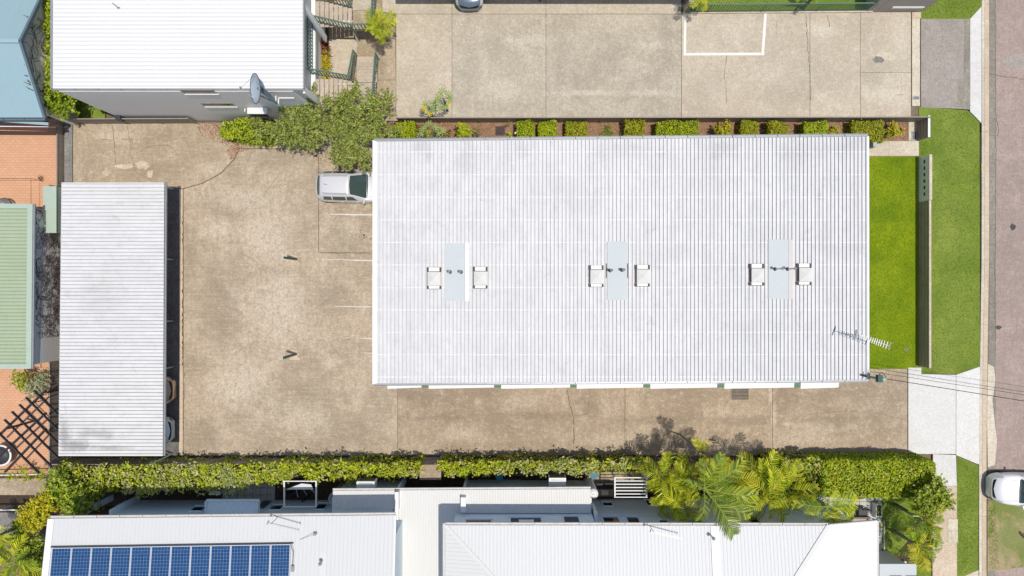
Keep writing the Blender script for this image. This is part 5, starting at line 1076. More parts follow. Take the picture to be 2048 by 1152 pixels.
yf = a1.y - 0.42
for (p0, p1) in ((680, 797), (926, 1176)):
    xa = P(p0, 960, 1.7)[0]; xb = P(p1, 960, 1.7)[0]; m = MB(); m.box(xa, xb, yf-1.0, yf, 0, 3.4); m.build('wall', M['blue_wall'], lb)
xa = P(797, 960, 1.7)[0]; xb = P(926, 960, 1.7)[0]; m = MB(); m.box(xa, xb, yf-1.4, yf-0.9, 0, 3.4); m.build('wall', M['redbrown'], lb)
m = MB(); m.box(P(684, 0, zl)[0], P(1170, 0, zl)[0], -22, -11.8, 0, 3.3); m.build('wall', M['blue_wall'], lb)
for px in (806, 932): x = P(px, 960, 1.0)[0]; m = MB(); m.box(x-0.05, x+0.05, yf-0.1, yf+0.35, 0, 2.6); m.build('fin_wall', M['blue_trim'], lb)
wbox(lb, 'shutter', 'blue_trim', 955, 957, 1042, 975, yf, 0.001, 0.03); wbox(lb, 'door', 'darkglass', 955, 955.5, 1042, 957.5, yf, 0.031, 0.05)
# parapets
for (p0, p1, ya_, yb_, zt) in ((789.5, 797, 984.5, 1031, 3.95), (921.5, 931.5, 995, 1024, 3.95)):
    xa, ya = P(p0, ya_, zt); xb, yb = P(p1, yb_, zt); m = MB(); m.box(xa, xb, max(yb, -11.75 if p0 < 900 else -12.0), ya, 3.3, zt); m.build('parapet', M['white'], lb)
xa = P(790, 0, 3.9)[0]; xb = P(798, 0, 3.9)[0]; m = MB(); m.box(b1.x-0.16, b1.x+0.05, -22, -11.78, 3.4, 3.7); m.build('parapet', M['white'], lb)
unparent_loc(lb)
# right upper building
rb = thing('apartment_building', 'large plain white hipped roof at the bottom behind the palms', 'building', (8, -15, 0))
eA, eB = V3(891, 1050.5, ZU), V3(1657, 1051.5, ZU); ye = eA.y; pit = 0.165
cutL = (Vector((eA.x, ye, 0)), Vector((-1, -1, 0)).normalized()); cutR = (Vector((eB.x, ye, 0)), Vector((1.35, -1.0, 0)).normalized())
ribbed('roof', eA, Vector((eB.x+0.5, ye, ZU)), Vector((eB.x+0.5, -24, ZU+pit*(ye+24))), Vector((eA.x, -24, ZU+pit*(ye+24))), 110, 0.014, 0.05, [M['roof_south'], M['roof_south']], rb, m=1,
       cuts=((cutL[0], Vector((-1, -1, 0)).normalized()), (cutR[0], Vector((1.0, -0.75, 0)).normalized())))
# west face: rises to the east
w_ = 12.0; ribbed('roof', Vector((eA.x, ye, ZU)), Vector((eA.x, ye-w_, ZU)), Vector((eA.x+w_, ye-w_, ZU+pit*w_)), Vector((eA.x+w_, ye, ZU+pit*w_)), 60, 0.014, 0.05, [M['roof_low'], M['roof_low']], rb, m=1, cuts=((Vector((eA.x, ye, 0)), Vector((1, 1, 0)).normalized()),))
m = MB(); m.bar((eA.x, ye, ZU+0.03), (eA.x+w_, ye-w_, ZU+pit*w_+0.03), 0.16, 0.02); m.build('hip_cap', M['roof_low'], rb)
# east wing: falls to the east; fold runs down-left in plan
xf = eB.x; k2 = 0.75; xe = P(1758, 1058, 5.6)[0]
def ez(x, y): return ZU + pit*(ye-y) if False else ZU - pit*k2*0 - 0.0
# plane through the eave point, along the fold direction (-0.75,-1)*s with z = pit*s, falling to the east
def zeast(x, y):
    s = -(y - ye); base_x = xf - k2*s; return ZU + pit*s - (x - base_x)*pit/k2*0.62
q = [(xf - k2*12, ye - 12), (xe, ye - 12), (xe, ye), (xf - k2*12, ye)]
def zpl(x, y):   # plane falling only to the east, matching the main face along the fold
    return ZU - pit/k2*(x - xf)
pts = [Vector((x, y, zpl(x, y))) for x, y in q]
ribbed('roof', pts[3], pts[0], pts[1], pts[2], 62, 0.014, 0.05, [M['roof_white'], M['roof_white']], rb, m=1, cuts=((Vector((xf, ye, 0)), Vector((-1.0, 0.75, 0)).normalized()),))
m = MB(); m.bar((xf, ye, ZU+0.03), (xf - k2*10, ye-10, ZU+pit*10+0.03), 0.2, 0.02); m.build('hip_cap', M['roof_low'], rb)
gutter(rb, eA + Vector((-0.03, 0.07, -0.02)), Vector((xe-1.2, ye+0.07, ZU-0.02)) if False else eB + Vector((0.0, 0.07, -0.02)), M['gutter_light'], 0.13, 0.09)
m = MB(); m.bar(eA + Vector((-0.07, 0.1, -0.02)), eA + Vector((-0.07, -12, -0.02)), 0.13, 0.1); m.build('gutter', M['gutter_light'], rb)
m = MB(); m.bar(Vector((xf, ye+0.03, ZU-0.03)), Vector((xe, ye+0.03, zpl(xe, ye)-0.03)), 0.05, 0.12); m.build('barge_board', M['gutter_light'], rb)
m = MB(); m.bar(Vector((xe+0.05, ye, zpl(xe, ye)-0.05)), Vector((xe+0.05, ye-12, zpl(xe, ye)-0.05)), 0.1, 0.1); m.build('gutter', M['gutter_light'], rb)
yw2 = -12.36; x_a = eA.x + 0.3; x_b = P(1181, 1000, 3.0)[0]; x_c = xe - 0.45
m = MB(); m.box(x_a, x_c, -22, yw2, 0, 5.2); m.build('wall', M['blue_wall'], rb); m = MB(); m.box(x_a, x_b, yw2+0.001, -12.04, 3.2, 5.9); m.build('wall', M['blue_wall'], rb)
m = MB(); m.box(x_a, eB.x-0.3, yw2-0.3, yw2-0.001, 5.2, 5.93); m.build('wall', M['blue_wall'], rb)
xp = P(1192, 1000, 3.5)[0]; m = MB(); m.box(xp-0.15, xp+0.0, yw2+0.001, yw2+0.55, 0, 4.2); m.build('fin_wall', M['blue_trim'], rb)
for b4, pm in (((930, 1041, 984, 1053), 'wicker'), ((1020, 1036.5, 1085, 1053), 'darkglass'), ((1127, 1034, 1160, 1050), 'darkglass'), ((1206, 1035, 1240, 1050), 'darkglass'), ((1254, 1035, 1280, 1050), 'darkglass'), ((1205, 1005, 1226, 1013), 'darkglass'),
           ((1292, 1001, 1316, 1012), 'darkglass'), ((1318, 1041, 1338, 1050), 'darkglass'), ((1375, 1042, 1406, 1051), 'darkglass'), ((1497, 1036, 1520, 1051), 'darkglass')):
    ywall_window(rb, -12.04 if b4[0] < 1180 else yw2, b4, pmat=pm)
wbox(rb, 'blind', 'white', 1038, 1039, 1068, 1051, -12.04, 0.03, 0.045)
m = MB(); m.tube([(P(1202, 0, 2.5)[0], yw2+0.05, 3.0), (P(1300, 0, 2.5)[0]+3, yw2+0.05, 3.0)], 0.03, 6); m.build('conduit', M['blue_trim'], rb)
unparent_loc(rb)
lowvent(Vector((*P(1423, 1072, 6.25), 6.2)), 'small vent pipe on the white hipped roof below the palms')
p_ = Vector((*P(1421, 1052, 6.05), 6.05)); t = thing('flashing_sheet', 'slightly brighter smooth strip down the hipped roof below the big palm', 'metal sheet', tuple(p_)); m = MB()
q = [Vector((0, 0, 0)), Vector((0.42, 0, 0)), Vector((0.42, -8, 8*pit)), Vector((0, -8, 8*pit))]; m.hexa([a - Vector((0, 0, 0.01)) for a in q] + q); m.build('sheet', M['roof_white'], t)
aerial(Vector((*P(1300, 1052, 6.0), 6.0)), 0.8, Vector((0.97, -0.24, 0.0)), 1.55, 14, 'grey television aerial on the gutter above the dark courtyard windows', ('steel', 'steel'), 0.12, 0.25, 0.15)
# small grey roof and wing at lower right
t = thing('porch', 'pale grey flat porch roof at the bottom beside the dark planting bed', 'porch', (*P(1795, 1160, 0), 0)); lx, ly = t.location.x, t.location.y
xa, ya = P(1759, 1128, 2.6); xb, _ = P(1833, 1128, 2.6); m = MB(); m.box(xa-lx, xb-lx, ya-4-ly, ya-ly, 2.5, 2.6); m.build('roof', M['patchmetal'], t); m = MB(); m.box(xa-lx+0.2, xb-lx-0.2, ya-3.9-ly, ya-0.25-ly, 0, 2.5); m.build('wall', M['main_wall'], t)
for k in range(2): m = MB(); x = P(1782 + k*32, 0, 2.7)[0]-lx; y = P(0, 1153, 2.7)[1]-ly; m.box(x, x+0.65, y-0.4, y, 2.602, 2.8); m.build('roof_box', M['charcoal'], t)

# ---------------------------------------------------------------- air conditioners, tanks and courtyard things
def aircon(px0, px1, py0, py1, zt, label):
    x0, y0 = P(px0, py1, zt); x1, y1 = P(px1, py0, zt); t = thing('air_conditioner', label, 'air conditioner', ((x0+x1)/2, (y0+y1)/2, zt-0.7)); w, d = (x1-x0)/2, (y1-y0)/2
    m = MB(); m.box(-w, w, -d, d, 0, 0.7); m.build('casing', M['white_plastic'], t); m = MB(); m.box(-w+0.05, w-0.05, d+0.001, d+0.02, 0.08, 0.6); m.build('grille', M['charcoal'], t)
    m = MB(); m.box(-w+0.1, w-0.1, d*0.35, d*0.6, 0.701, 0.72); m.build('slot', M['gutter'], t)
aircon(713, 749, 963, 978, 2.9, 'white air conditioner box in front of the low roof, the one to the left')
aircon(1098, 1132, 956, 972, 2.7, 'white air conditioner box in front of the low roof, nearer the courtyard')
aircon(418, 440, 982, 990, 1.0, 'small dim air conditioner in the shade below the long hedge')
t = thing('water_tank', 'round white tank top at the right end of the low white roof', 'tank', (*P(1187, 988, 2.6), 0)); m = MB(); m.lathe([(0.0, 2.66), (0.05, 2.65), (0.26, 2.6), (0.27, 2.5), (0.27, 0)], (0, 0, 0), 24); m.build('shell', M['white'], t); m = MB(); m.lathe([(0, 2.72), (0.04, 2.7), (0.04, 2.66)], (0, 0, 0), 8); m.build('cap', M['white'], t)
t = thing('water_tank', 'round steel rimmed barrel at the left end of the low white roof', 'tank', (*P(669, 998, 2.4), 0)); m = MB(); m.lathe([(0.0, 2.2), (0.30, 2.2), (0.30, 2.4), (0.34, 2.4), (0.34, 0)], (0, 0, 0), 24); m.build('shell', M['steel'], t); m = MB(); m.lathe([(0.34, 1.2), (0.36, 1.22), (0.34, 1.24)], (0, 0, 0), 24); m.build('hoop', M['gutter'], t)
t = thing('wheelie_bin', 'blue bin standing under the long hedge', 'bin', (*P(1000, 944, 0), 0)); m = MB(); m.hexa([(-0.13, -0.15, 0), (0.13, -0.15, 0), (0.13, 0.1, 0), (-0.13, 0.1, 0), (-0.19, -0.2, 1.0), (0.19, -0.2, 1.0), (0.19, 0.18, 1.0), (-0.19, 0.18, 1.0)]); m.build('body', M['blue_bin'], t)
m = MB(); m.hexa([(-0.2, -0.22, 1.002), (0.2, -0.22, 1.002), (0.2, 0.2, 1.002), (-0.2, 0.2, 1.002), (-0.17, -0.18, 1.06), (0.17, -0.18, 1.06), (0.17, 0.16, 1.06), (-0.17, 0.16, 1.06)]); m.build('lid', M['blue_bin'], t)
for s in (-1, 1): m = MB(); m.tube([(s*0.15, 0.2, 0.1), (s*0.19, 0.2, 0.1)], 0.09, 12); m.build('wheel', M['rubber'], t)
def pergola(px0, px1, py0, py1, z, n, label, loc):
    x0, y0 = P(px0, py1, z); x1, y1 = P(px1, py0, z); t = thing('pergola', label, 'pergola', ((x0+x1)/2, (y0+y1)/2, 0)); w, d = (x1-x0)/2, (y1-y0)/2
    for s in (-1, 1): m = MB(); m.box(s*w-0.035, s*w+0.035, -d, d, z-0.1, z-0.002); m.build('beam', M['white'], t); m = MB(); m.box(s*w-0.035, s*w+0.035, d-0.07, d, 0, z-0.102); m.build('post', M['white'], t)
    for k in range(n): y = -d + 2*d*k/(n-1); m = MB(); m.box(-w-0.05, w+0.05, y-0.025, y+0.025, z, z+0.05); m.build('rafter', M['white'], t)
    return t
pergola(1230, 1293, 955, 994, 2.6, 7, 'white open slat pergola in the courtyard left of the palm clump', 0)
pg = pergola(568, 632, 962, 1013, 2.3, 2, 'white pipe frame below the long hedge with a pale cloth inside', 0)
m = MB(); q = [V3(571, 979, 2.2), V3(603, 967, 2.45), V3(622, 969, 2.4), V3(627, 979, 2.2)]; o = Vector(pg.location); m.hexa([p - o - Vector((0, 0, 0.015)) for p in q] + [p - o for p in q]); m.build('shade_cloth', M['white'], pg)
m = MB(); q = [V3(600, 979.5, 2.0), V3(592, 984, 1.9), V3(583, 984, 1.9), V3(590, 979.5, 2.0)]; 
for i in range(3):
    t = thing('bicycle', ['dark bicycle under the white pipe frame, nearer its left post', 'dark bicycle under the white pipe frame, middle of the three', 'dark bicycle under the white pipe frame, nearer its right post'][i], 'bicycle', (*P(588 + i*16, 984, 0.5), 0), 0.2 + i*0.35, 'bicycles under the white frame')
    for s in (-1, 1):
        m = MB(); m.tube([(s*0.5 + 0.3*math.cos(a*math.pi/6), 0.1*math.sin(a*math.pi/6)*0.4, 0.33 + 0.3*math.sin(a*math.pi/6)) for a in range(13)], 0.025, 5); m.build('wheel', M['rubber'], t)
    m = MB(); m.bar((-0.5, 0, 0.33), (-0.1, 0, 0.75), 0.035, 0.035); m.bar((-0.1, 0, 0.75), (0.35, 0, 0.8), 0.035, 0.035); m.bar((0.35, 0, 0.9), (0.5, 0, 0.33), 0.035, 0.035); m.bar((-0.1, 0, 0.7), (0.0, 0, 0.33), 0.035, 0.035); m.bar((0.0, 0, 0.33), (0.35, 0, 0.8), 0.035, 0.035); m.build('frame', M['charcoal'], t)
    m = MB(); m.bar((0.33, -0.25, 0.95), (0.33, 0.25, 0.95), 0.03, 0.03); m.build('handlebar', M['steel'], t); m = MB(); m.box(-0.22, 0.04, -0.06, 0.06, 0.78, 0.83); m.build('saddle', M['black'], t)
t = thing('patio_table', 'dark wooden framed table with a pale tray beside the white tank', 'table', (*P(1210, 979, 0.75), 0))
m = MB(); m.box(-0.48, 0.48, 0.02, 0.34, 0.7, 0.74); m.build('top', M['black'], t); m = MB(); m.box(-0.48, 0.48, -0.42, 0.015, 0.66, 0.7); m.build('shelf', M['timber'], t); m = MB(); m.box(-0.22, 0.2, -0.32, -0.05, 0.705, 0.76); m.build('tray', M['cream'], t)
for sx in (-0.44, 0.44):
    for sy in (-0.38, 0.3): m = MB(); m.box(sx-0.03, sx+0.03, sy-0.03, sy+0.03, 0, 0.655); m.build('leg', M['timber'], t)
t = thing('folding_chair', 'blue cloth folding chair next to the dark wooden table', 'chair', (*P(1188, 951, 0.5), 0), 0.5); m = MB(); m.hexa([(-0.22, -0.2, 0.44), (0.22, -0.2, 0.44), (0.22, 0.2, 0.44), (-0.22, 0.2, 0.44), (-0.22, -0.2, 0.47), (0.22, -0.2, 0.47), (0.22, 0.2, 0.47), (-0.22, 0.2, 0.47)]); m.build('seat', M['blue_cloth'], t)
m = MB(); m.hexa([(-0.22, 0.2, 0.5), (0.22, 0.2, 0.5), (0.22, 0.23, 0.5), (-0.22, 0.23, 0.5), (-0.22, 0.32, 0.9), (0.22, 0.32, 0.9), (0.22, 0.35, 0.9), (-0.22, 0.35, 0.9)]); m.build('backrest', M['blue_cloth'], t)
for s in (-1, 1): m = MB(); m.bar((s*0.23, -0.25, 0), (s*0.23, 0.25, 0.5), 0.025, 0.025); m.build('leg', M['steel'], t); m = MB(); m.bar((s*0.23, 0.25, 0), (s*0.23, -0.22, 0.5), 0.025, 0.025); m.build('leg', M['steel'], t)
t = thing('garden_rack', 'rusty folded rack leaning in the corner beside the blue chair', 'rack', (*P(1172, 962, 0.6), 0), 0.9); 
for s in (-0.12, 0.12): m = MB(); m.bar((-0.35, s, 0), (0.35, s, 0.8), 0.03, 0.03); m.build('upright', M['bracket'], t)
for k in range(4): m = MB(); z = 0.15 + k*0.18; x = -0.35 + 0.7*z/0.8; m.bar((x, -0.12, z), (x, 0.12, z), 0.025, 0.025); m.build('rung', M['bracket'], t)
t = thing('bench_seat', 'long taupe cushioned bench on the tiled terrace beside the white roof', 'bench', (*P(1720, 1043, 0.5), 0)); m = MB(); m.box(-0.42, 0.42, -0.35, 0.22, 0.3, 0.45); m.build('seat', M['brown_wall'], t); m = MB(); m.box(-0.48, 0.48, 0.225, 0.32, 0.1, 0.7); m.build('backrest', M['wicker'], t); m = MB(); m.box(0.425, 0.56, -0.35, 0.22, 0.1, 0.6); m.build('armrest', M['timber'], t)
for s in (-0.38, 0.5): m = MB(); m.box(s-0.03, s+0.03, -0.33, -0.27, 0, 0.29); m.build('leg', M['timber'], t)
for k, lab in enumerate(('black patio chair behind the taupe bench, nearer the palm', 'black patio chair behind the taupe bench, nearer the planter box')):
    t = thing('patio_chair', lab, 'chair', (*P(1702 + k*24, 1024, 0.4), 0), 0.2 - k*0.3, 'black patio chairs on the tiled terrace'); m = MB(); m.box(-0.25, 0.25, -0.25, 0.25, 0.4, 0.44); m.build('seat', M['charcoal'], t); m = MB(); m.box(-0.25, 0.25, 0.22, 0.26, 0.45, 0.85); m.build('backrest', M['black'], t)
    for sx in (-0.22, 0.22):
        for sy in (-0.22, 0.22): m = MB(); m.box(sx-0.02, sx+0.02, sy-0.02, sy+0.02, 0, 0.395); m.build('leg', M['black'], t)
def planter(px0, py0, px1, py1, z, label):
    x0, y0 = P(px0, py1, z); x1, y1 = P(px1, py0, z); t = thing('planter_box', label, 'planter', ((x0+x1)/2, (y0+y1)/2, 0)); w, d = (x1-x0)/2, (y1-y0)/2
    m = MB(); m.box(-w, w, -d, -d+0.04, 0, z); m.box(-w, w, d-0.04, d, 0, z); m.box(-w, -w+0.04, -d+0.04, d-0.04, 0, z); m.box(w-0.04, w, -d+0.04, d-0.04, 0, z); m.build('box', M['white'], t); m = MB(); m.box(-w+0.04, w-0.04, -d+0.04, d-0.04, 0, z-0.08); m.build('soil', M['dark_soil'], t)
    quads('plant', np.column_stack([nr.uniform(-w*.8, w*.8, 70), nr.uniform(-d*.9, d*.9, 70), nr.uniform(z-0.05, z+0.12, 70)]), 0.06, nr.normal(0, 1, (70, 3)) + [0, 0, 1], M['leaf_tree'], kind=None, parent=t)
planter(1752, 1009, 1764.5, 1034, 0.5, 'white planter box with dry plants at the edge of the side lawn'); planter(1757, 1043, 1764.5, 1056, 0.5, 'small white planter box close against the corner of the white roof')
t = thing('white_rail', 'white curved edging rail round the tiled terrace corner', 'rail', (*P(1750, 1030, 0), 0)); o = Vector(t.location); m = MB(); m.tube([V3(1737, 1028, 0.5)-o, V3(1745, 1035, 0.5)-o, V3(1757, 1038, 0.5)-o, V3(1763, 1048, 0.5)-o, V3(1763, 1070, 0.5)-o], 0.03, 6); m.build('rail', M['white'], t)
m = MB(); m.box(P(1766,0,0)[0]-o.x, P(1768,0,0)[0]-o.x, P(0,1098,0)[1]-o.y, P(0,1040,0)[1]-o.y, 0, 0.1); m.build('edging', M['cream'], t)
for i, (px, py) in enumerate(((1786, 1120), (1790, 1126), (1810, 1124))):
    sp_ = thing('garden_light', ['white ball garden light in the dark bed above the grey porch, left of the pair', 'white ball garden light in the dark bed above the grey porch, right of the pair', 'white ball garden light in the dark bed nearest the lowest palm'][i], 'garden light', (*P(px, py, 0.2), 0)); m = MB(); m.lathe([(0, 0.3), (0.06, 0.27), (0.08, 0.2), (0.05, 0.13), (0.02, 0.1), (0.02, 0)], (0, 0, 0), 10); m.build('globe', M['white'], sp_)
    m = MB(); m.lathe([(0.05, 0), (0.05, 0.02), (0, 0.02)], (0, 0, 0), 8); m.build('foot', M['charcoal'], sp_)
t = thing('dark_gate', 'dark brown timber edging board beside the young palms', 'edging', (*P(1860, 1070, 0), 0)); o = Vector(t.location); m = MB(); m.bar(V3(1858, 1040, 0.1)-o, V3(1859, 1098, 0.1)-o, 0.06, 0.2); m.build('board', M['redbrown'], t)
t = thing('white_washer', 'white round covered barbecue in the shade between the palms', 'barbecue', (*P(1563, 1004, 0.8), 0)); m = MB(); m.lathe([(0, 1.0), (0.3, 0.95), (0.42, 0.75), (0.42, 0.5), (0.3, 0.4), (0, 0.4)], (0, 0, 0), 20); m.build('lid', M['white'], t)
for k in range(3): m = MB(); a = k*2.1; m.tube([(0.25*math.cos(a), 0.25*math.sin(a), 0.45), (0.35*math.cos(a), 0.35*math.sin(a), 0)], 0.02, 6); m.build('leg', M['steel'], t)

# ---------------------------------------------------------------- cars
def cr(xs, ys, n):
    xs = np.array(xs, float); ys = np.array(ys, float); q = np.linspace(xs[0], xs[-1], n)
    d = np.gradient(ys, xs); i = np.clip(np.searchsorted(xs, q, side='right')-1, 0, len(xs)-2); h = xs[i+1]-xs[i]; t = (q-xs[i])/h
    dl = (ys[i+1]-ys[i])/h; m0 = np.where(d[i]*dl <= 0, 0, np.sign(dl)*np.minimum(abs(d[i]), 2.5*abs(dl))); m1 = np.where(d[i+1]*dl <= 0, 0, np.sign(dl)*np.minimum(abs(d[i+1]), 2.5*abs(dl)))
    return (2*t**3-3*t**2+1)*ys[i] + (t**3-2*t**2+t)*h*m0 + (-2*t**3+3*t**2)*ys[i+1] + (t**3-t**2)*h*m1
def make_car(label, loc, rz, paint, L=4.4, W=1.8, Ht=1.5, hood=0.72, cat='car', rails=False, rear=0.1, name='parked_car', steep=0.15):
    S = dict(x=[0, .012, .04, rear, rear+.06, .34, .46, hood-steep, hood-steep*.5, hood, .85, .94, .985, 1.0],
             hw=[.66, .80, .90, .95, .97, 1.0, 1.0, 1.0, 1.0, .99, .97, .92, .80, .62],
             b=[.50, .60, .64, .66, .665, .66, .655, .645, .64, .625, .585, .50, .42, .38],
             t=[.54, .66, .74, .93, .975, 1.0, .995, .955, .82, .665, .63, .575, .47, .42],
             tw=[.52, .66, .70, .66, .67, .685, .685, .67, .70, .78, .78, .72, .62, .45])
    n = 73; X = np.linspace(0, 1, n); c = {k: cr(S['x'], S[k], n) for k in ('hw', 'b', 't', 'tw')}; hwm = W/2; secs = []
    for i in range(n):
        hw, b, t, tw = c['hw'][i]*hwm, c['b'][i]*Ht, c['t'][i]*Ht, c['tw'][i]*hwm; b = min(b, t - 0.03)
        pr = [(hw-0.09, 0.17), (hw-0.02, 0.30), (hw, 0.50), (hw-0.005, (0.5+b)/2+0.02), (hw-0.035, b), (tw+0.035, t-0.075*min(1, (t-b)/0.2)), (tw-0.03, t-0.028), (tw-0.16, t-0.006), (tw*0.4, t+0.012), (0, t+0.016)]
        secs.append([(( (X[i]-0.5)*L + (0.0)), y, z) for y, z in pr])
    # nose and tail curve in plan
    for i in range(n):
        for j, (x, y, z) in enumerate(secs[i]):
            f = (abs(y)/hwm)**2.4; k = 0.30 if X[i] > 0.8 else 0.16; wgt = max(0, (X[i]-0.72)/0.28) if X[i] > 0.72 else max(0, (0.12-X[i])/0.12)
            secs[i][j] = (x - math.copysign(1, X[i]-0.5)*f*k*wgt, y, z)
    t_ = thing(name, label, cat, loc, rz); m = MB(); full = [s[:-1] + [(x, -y, z) for x, y, z in s[::-1]] for s in secs]
    m.grid(full, 0, True); m.face(full[0], 0, True); m.face(full[-1][::-1], 0, True); body = m.build('body', M[paint], t_)
    def surf(u, v, side=1):
        """u 0..1 along the car, v section index (float)"""
        i = min(n-2, max(0, int(u*(n-1)))); fu = u*(n-1)-i; j = min(8, int(v)); fv = v-j
        a = Vector(secs[i][j]).lerp(Vector(secs[i][j+1]), fv); b = Vector(secs[i+1][j]).lerp(Vector(secs[i+1][j+1]), fv); p = a.lerp(b, fu)
        return Vector((p.x, p.y*side, p.z))
    def patch(nm, mat, quad, side=1, both=False, nu=8, nv=6, off=0.008):
        """quad: (u,v) at four corners"""
        rows = []
        for a in range(nu+1):
            r = []
            for b in range(nv+1):
                fa, fb = a/nu, b/nv
                u = (quad[0][0]*(1-fa) + quad[1][0]*fa)*(1-fb) + (quad[3][0]*(1-fa) + quad[2][0]*fa)*fb; v = (quad[0][1]*(1-fa) + quad[1][1]*fa)*(1-fb) + (quad[3][1]*(1-fa) + quad[2][1]*fa)*fb
                e = 0.006; p = surf(u, v, side); nn = (surf(min(1, u+e), v, side)-surf(max(0, u-e), v, side)).cross(surf(u, min(8.99, v+e*4), side)-surf(u, max(0, v-e*4), side)).normalized() * (1 if side > 0 else -1)
                if nn.z < -0.1 and v > 3: nn = -nn
                if (p + nn*0.1).length_squared < p.length_squared and v < 6: nn = -nn
                r.append(p + nn*off)
            if both: r = r + [Vector((q.x, -q.y, q.z)) for q in r[::-1][1:]]
            rows.append(r)
        mm = MB(); mm.grid(rows, 0, True); return mm.build(nm, M[mat], t_)
    wt = hood - steep
    patch('windscreen', 'carglass', ((wt+0.005, 6.3), (hood-0.004, 5.6), (hood+0.004, 9), (wt-0.004, 9)), both=True)
    patch('cowl', 'black', ((hood-0.002, 5.7), (hood+0.012, 5.9), (hood+0.02, 9), (hood+0.006, 9)), both=True, off=0.006, nu=2)
    patch('rear_window', 'carglass', ((0.05, 6.0), (rear-0.01, 6.4), (rear-0.005, 9), (0.045, 9)), both=True)
    for s in (1, -1):
        for (u0, u1) in ((rear+0.03, rear+0.14), (rear+0.15, 0.42), (0.43, wt+0.03)):
            u2 = u1 + (0.06 if u1 > wt else 0); patch('side_window', 'carglass', ((u0, 4.15), (u2, 4.15), (u1, 4.9), (u0+0.01, 4.9)), side=s, nu=5, nv=3)
        patch('headlight', 'lamp_clear', ((0.915, 4.3), (0.975, 3.6), (0.982, 5.0), (0.925, 5.6)), side=s, nu=4, nv=4); patch('tail_light', 'lamp_red', ((0.008, 3.2), (0.05, 3.5), (0.05, 4.3), (0.012, 4.6)), side=s, nu=4, nv=4)
        mm = MB(); p = surf(hood-0.03, 4.2, s); mm.hexa([(p.x-0.06, p.y, p.z), (p.x+0.08, p.y, p.z), (p.x+0.05, p.y+s*0.2, p.z+0.02), (p.x-0.06, p.y+s*0.2, p.z+0.02), (p.x-0.05, p.y, p.z+0.1), (p.x+0.06, p.y, p.z+0.1), (p.x+0.03, p.y+s*0.19, p.z+0.13), (p.x-0.05, p.y+s*0.19, p.z+0.13)]); mm.build('mirror', M[paint], t_)
        for u in (0.18, 0.80):
            mm = MB(); x = (u-0.5)*L; y = s*(hwm-0.13); mm.lathe([(0.2, -0.1), (0.31, -0.1), (0.325, -0.06), (0.325, 0.06), (0.31, 0.1), (0.2, 0.1)], (0, 0, 0), 22); me = mm.mesh('tyre', M['rubber']); wh = add('wheel', me, t_, loc=(x, y, 0.325), rot=(math.pi/2, 0, 0))
            mm = MB(); mm.lathe([(0.0, 0.07*s*-1), (0.05, 0.08*s*-1), (0.2, 0.06*s*-1), (0.2, -0.06*s*-1)], (0, 0, 0), 14); add('rim', mm.mesh('rim', M['rim']), wh)
        for u in (0.36, 0.56): mm = MB(); p = surf(u, 3.4, s); mm.bar(p + Vector((-0.08, s*0.015, 0)), p + Vector((0.08, s*0.015, 0)), 0.02, 0.03); mm.build('door_handle', M[paint], t_)
        if rails: mm = MB(); mm.tube([surf(u, 6.3, s) + Vector((0, 0, 0.05)) for u in np.linspace(rear+0.04, wt-0.02, 9)], 0.016, 6); mm.build('roof_rail', M['gutter'], t_)
        mm = MB(); mm.tube([surf(u, 6.75, s) + Vector((0, 0, 0.003)) for u in np.linspace(rear+0.02, wt-0.005, 12)], 0.008, 4); mm.build('roof_seam', M['charcoal'], t_)
        mm = MB(); mm.tube([surf(u, 6.9 - 0.9*(u-hood)/(0.95-hood), s) + Vector((0, 0, 0.0)) for u in np.linspace(hood+0.02, 0.95, 9)], 0.005, 4); mm.build('bonnet_seam', M['charcoal'], t_)
    patch('grille', 'black', ((0.972, 6.2), (0.992, 5.6), (0.996, 9), (0.985, 9)), both=True, nu=3); patch('bumper', 'charcoal', ((0.985, 1.2), (1.0, 1.5), (1.0, 2.4), (0.985, 2.4)), nu=3)
    mm = MB(); mm.tube([surf(0.2, 9 - 0.01) , surf(0.16, 8.99) + Vector((0, 0, 0.2))], 0.008, 5); mm.build('antenna', M['black'], t_)
    mm = MB(); mm.bar(surf(hood-0.004, 8.9) + Vector((0, 0, 0.02)), surf(hood-0.05, 7.2) + Vector((0, 0, 0.02)), 0.02, 0.015); mm.bar(surf(hood-0.004, 6.3, -1) + Vector((0, 0, 0.02)), surf(hood-0.05, 8.5, -1) + Vector((0, 0, 0.02)), 0.02, 0.015); mm.build('wiper', M['black'], t_)
    return t_
def carpos(px, py, z): x, y = P(px, py, z); return x, y
x, y = P(631, 373.5, 0.8); make_car('silver wagon parked half under the edge of the long white roof', (x + 2.2, y, 0.035), -0.012, 'car_silver', 4.4, 1.78, 1.52, 0.68, rails=True, steep=0.2)
x, y = P(1983, 979, 0.75); make_car('white van with its nose at the kerb, on the road at the right edge', (x + 2.3, y, 0.0), math.pi - 0.03, 'car_white', 4.6, 1.78, 1.75, 0.70, name='parked_van', cat='van', steep=0.12)
x, y = P(939, 20, 0.55); make_car('slate blue car with only its nose showing at the top edge', (x, y + 2.2, 0.035), -math.pi/2, 'car_slate', 4.4, 1.76, 1.45, 0.7)
x, y = P(348, 780, 0.6); make_car('bronze car nosing out of the shade of the carport', (x - 2.2, y, 0.03), 0.0, 'car_bronze', 4.4, 1.76, 1.6, 0.72)
x, y = P(345, 861, 0.6); make_car('pale blue white car nosing out of the lowest bay of the carport', (x - 2.2, y, 0.03), 0.0, 'car_pale', 4.4, 1.74, 1.45, 0.70)
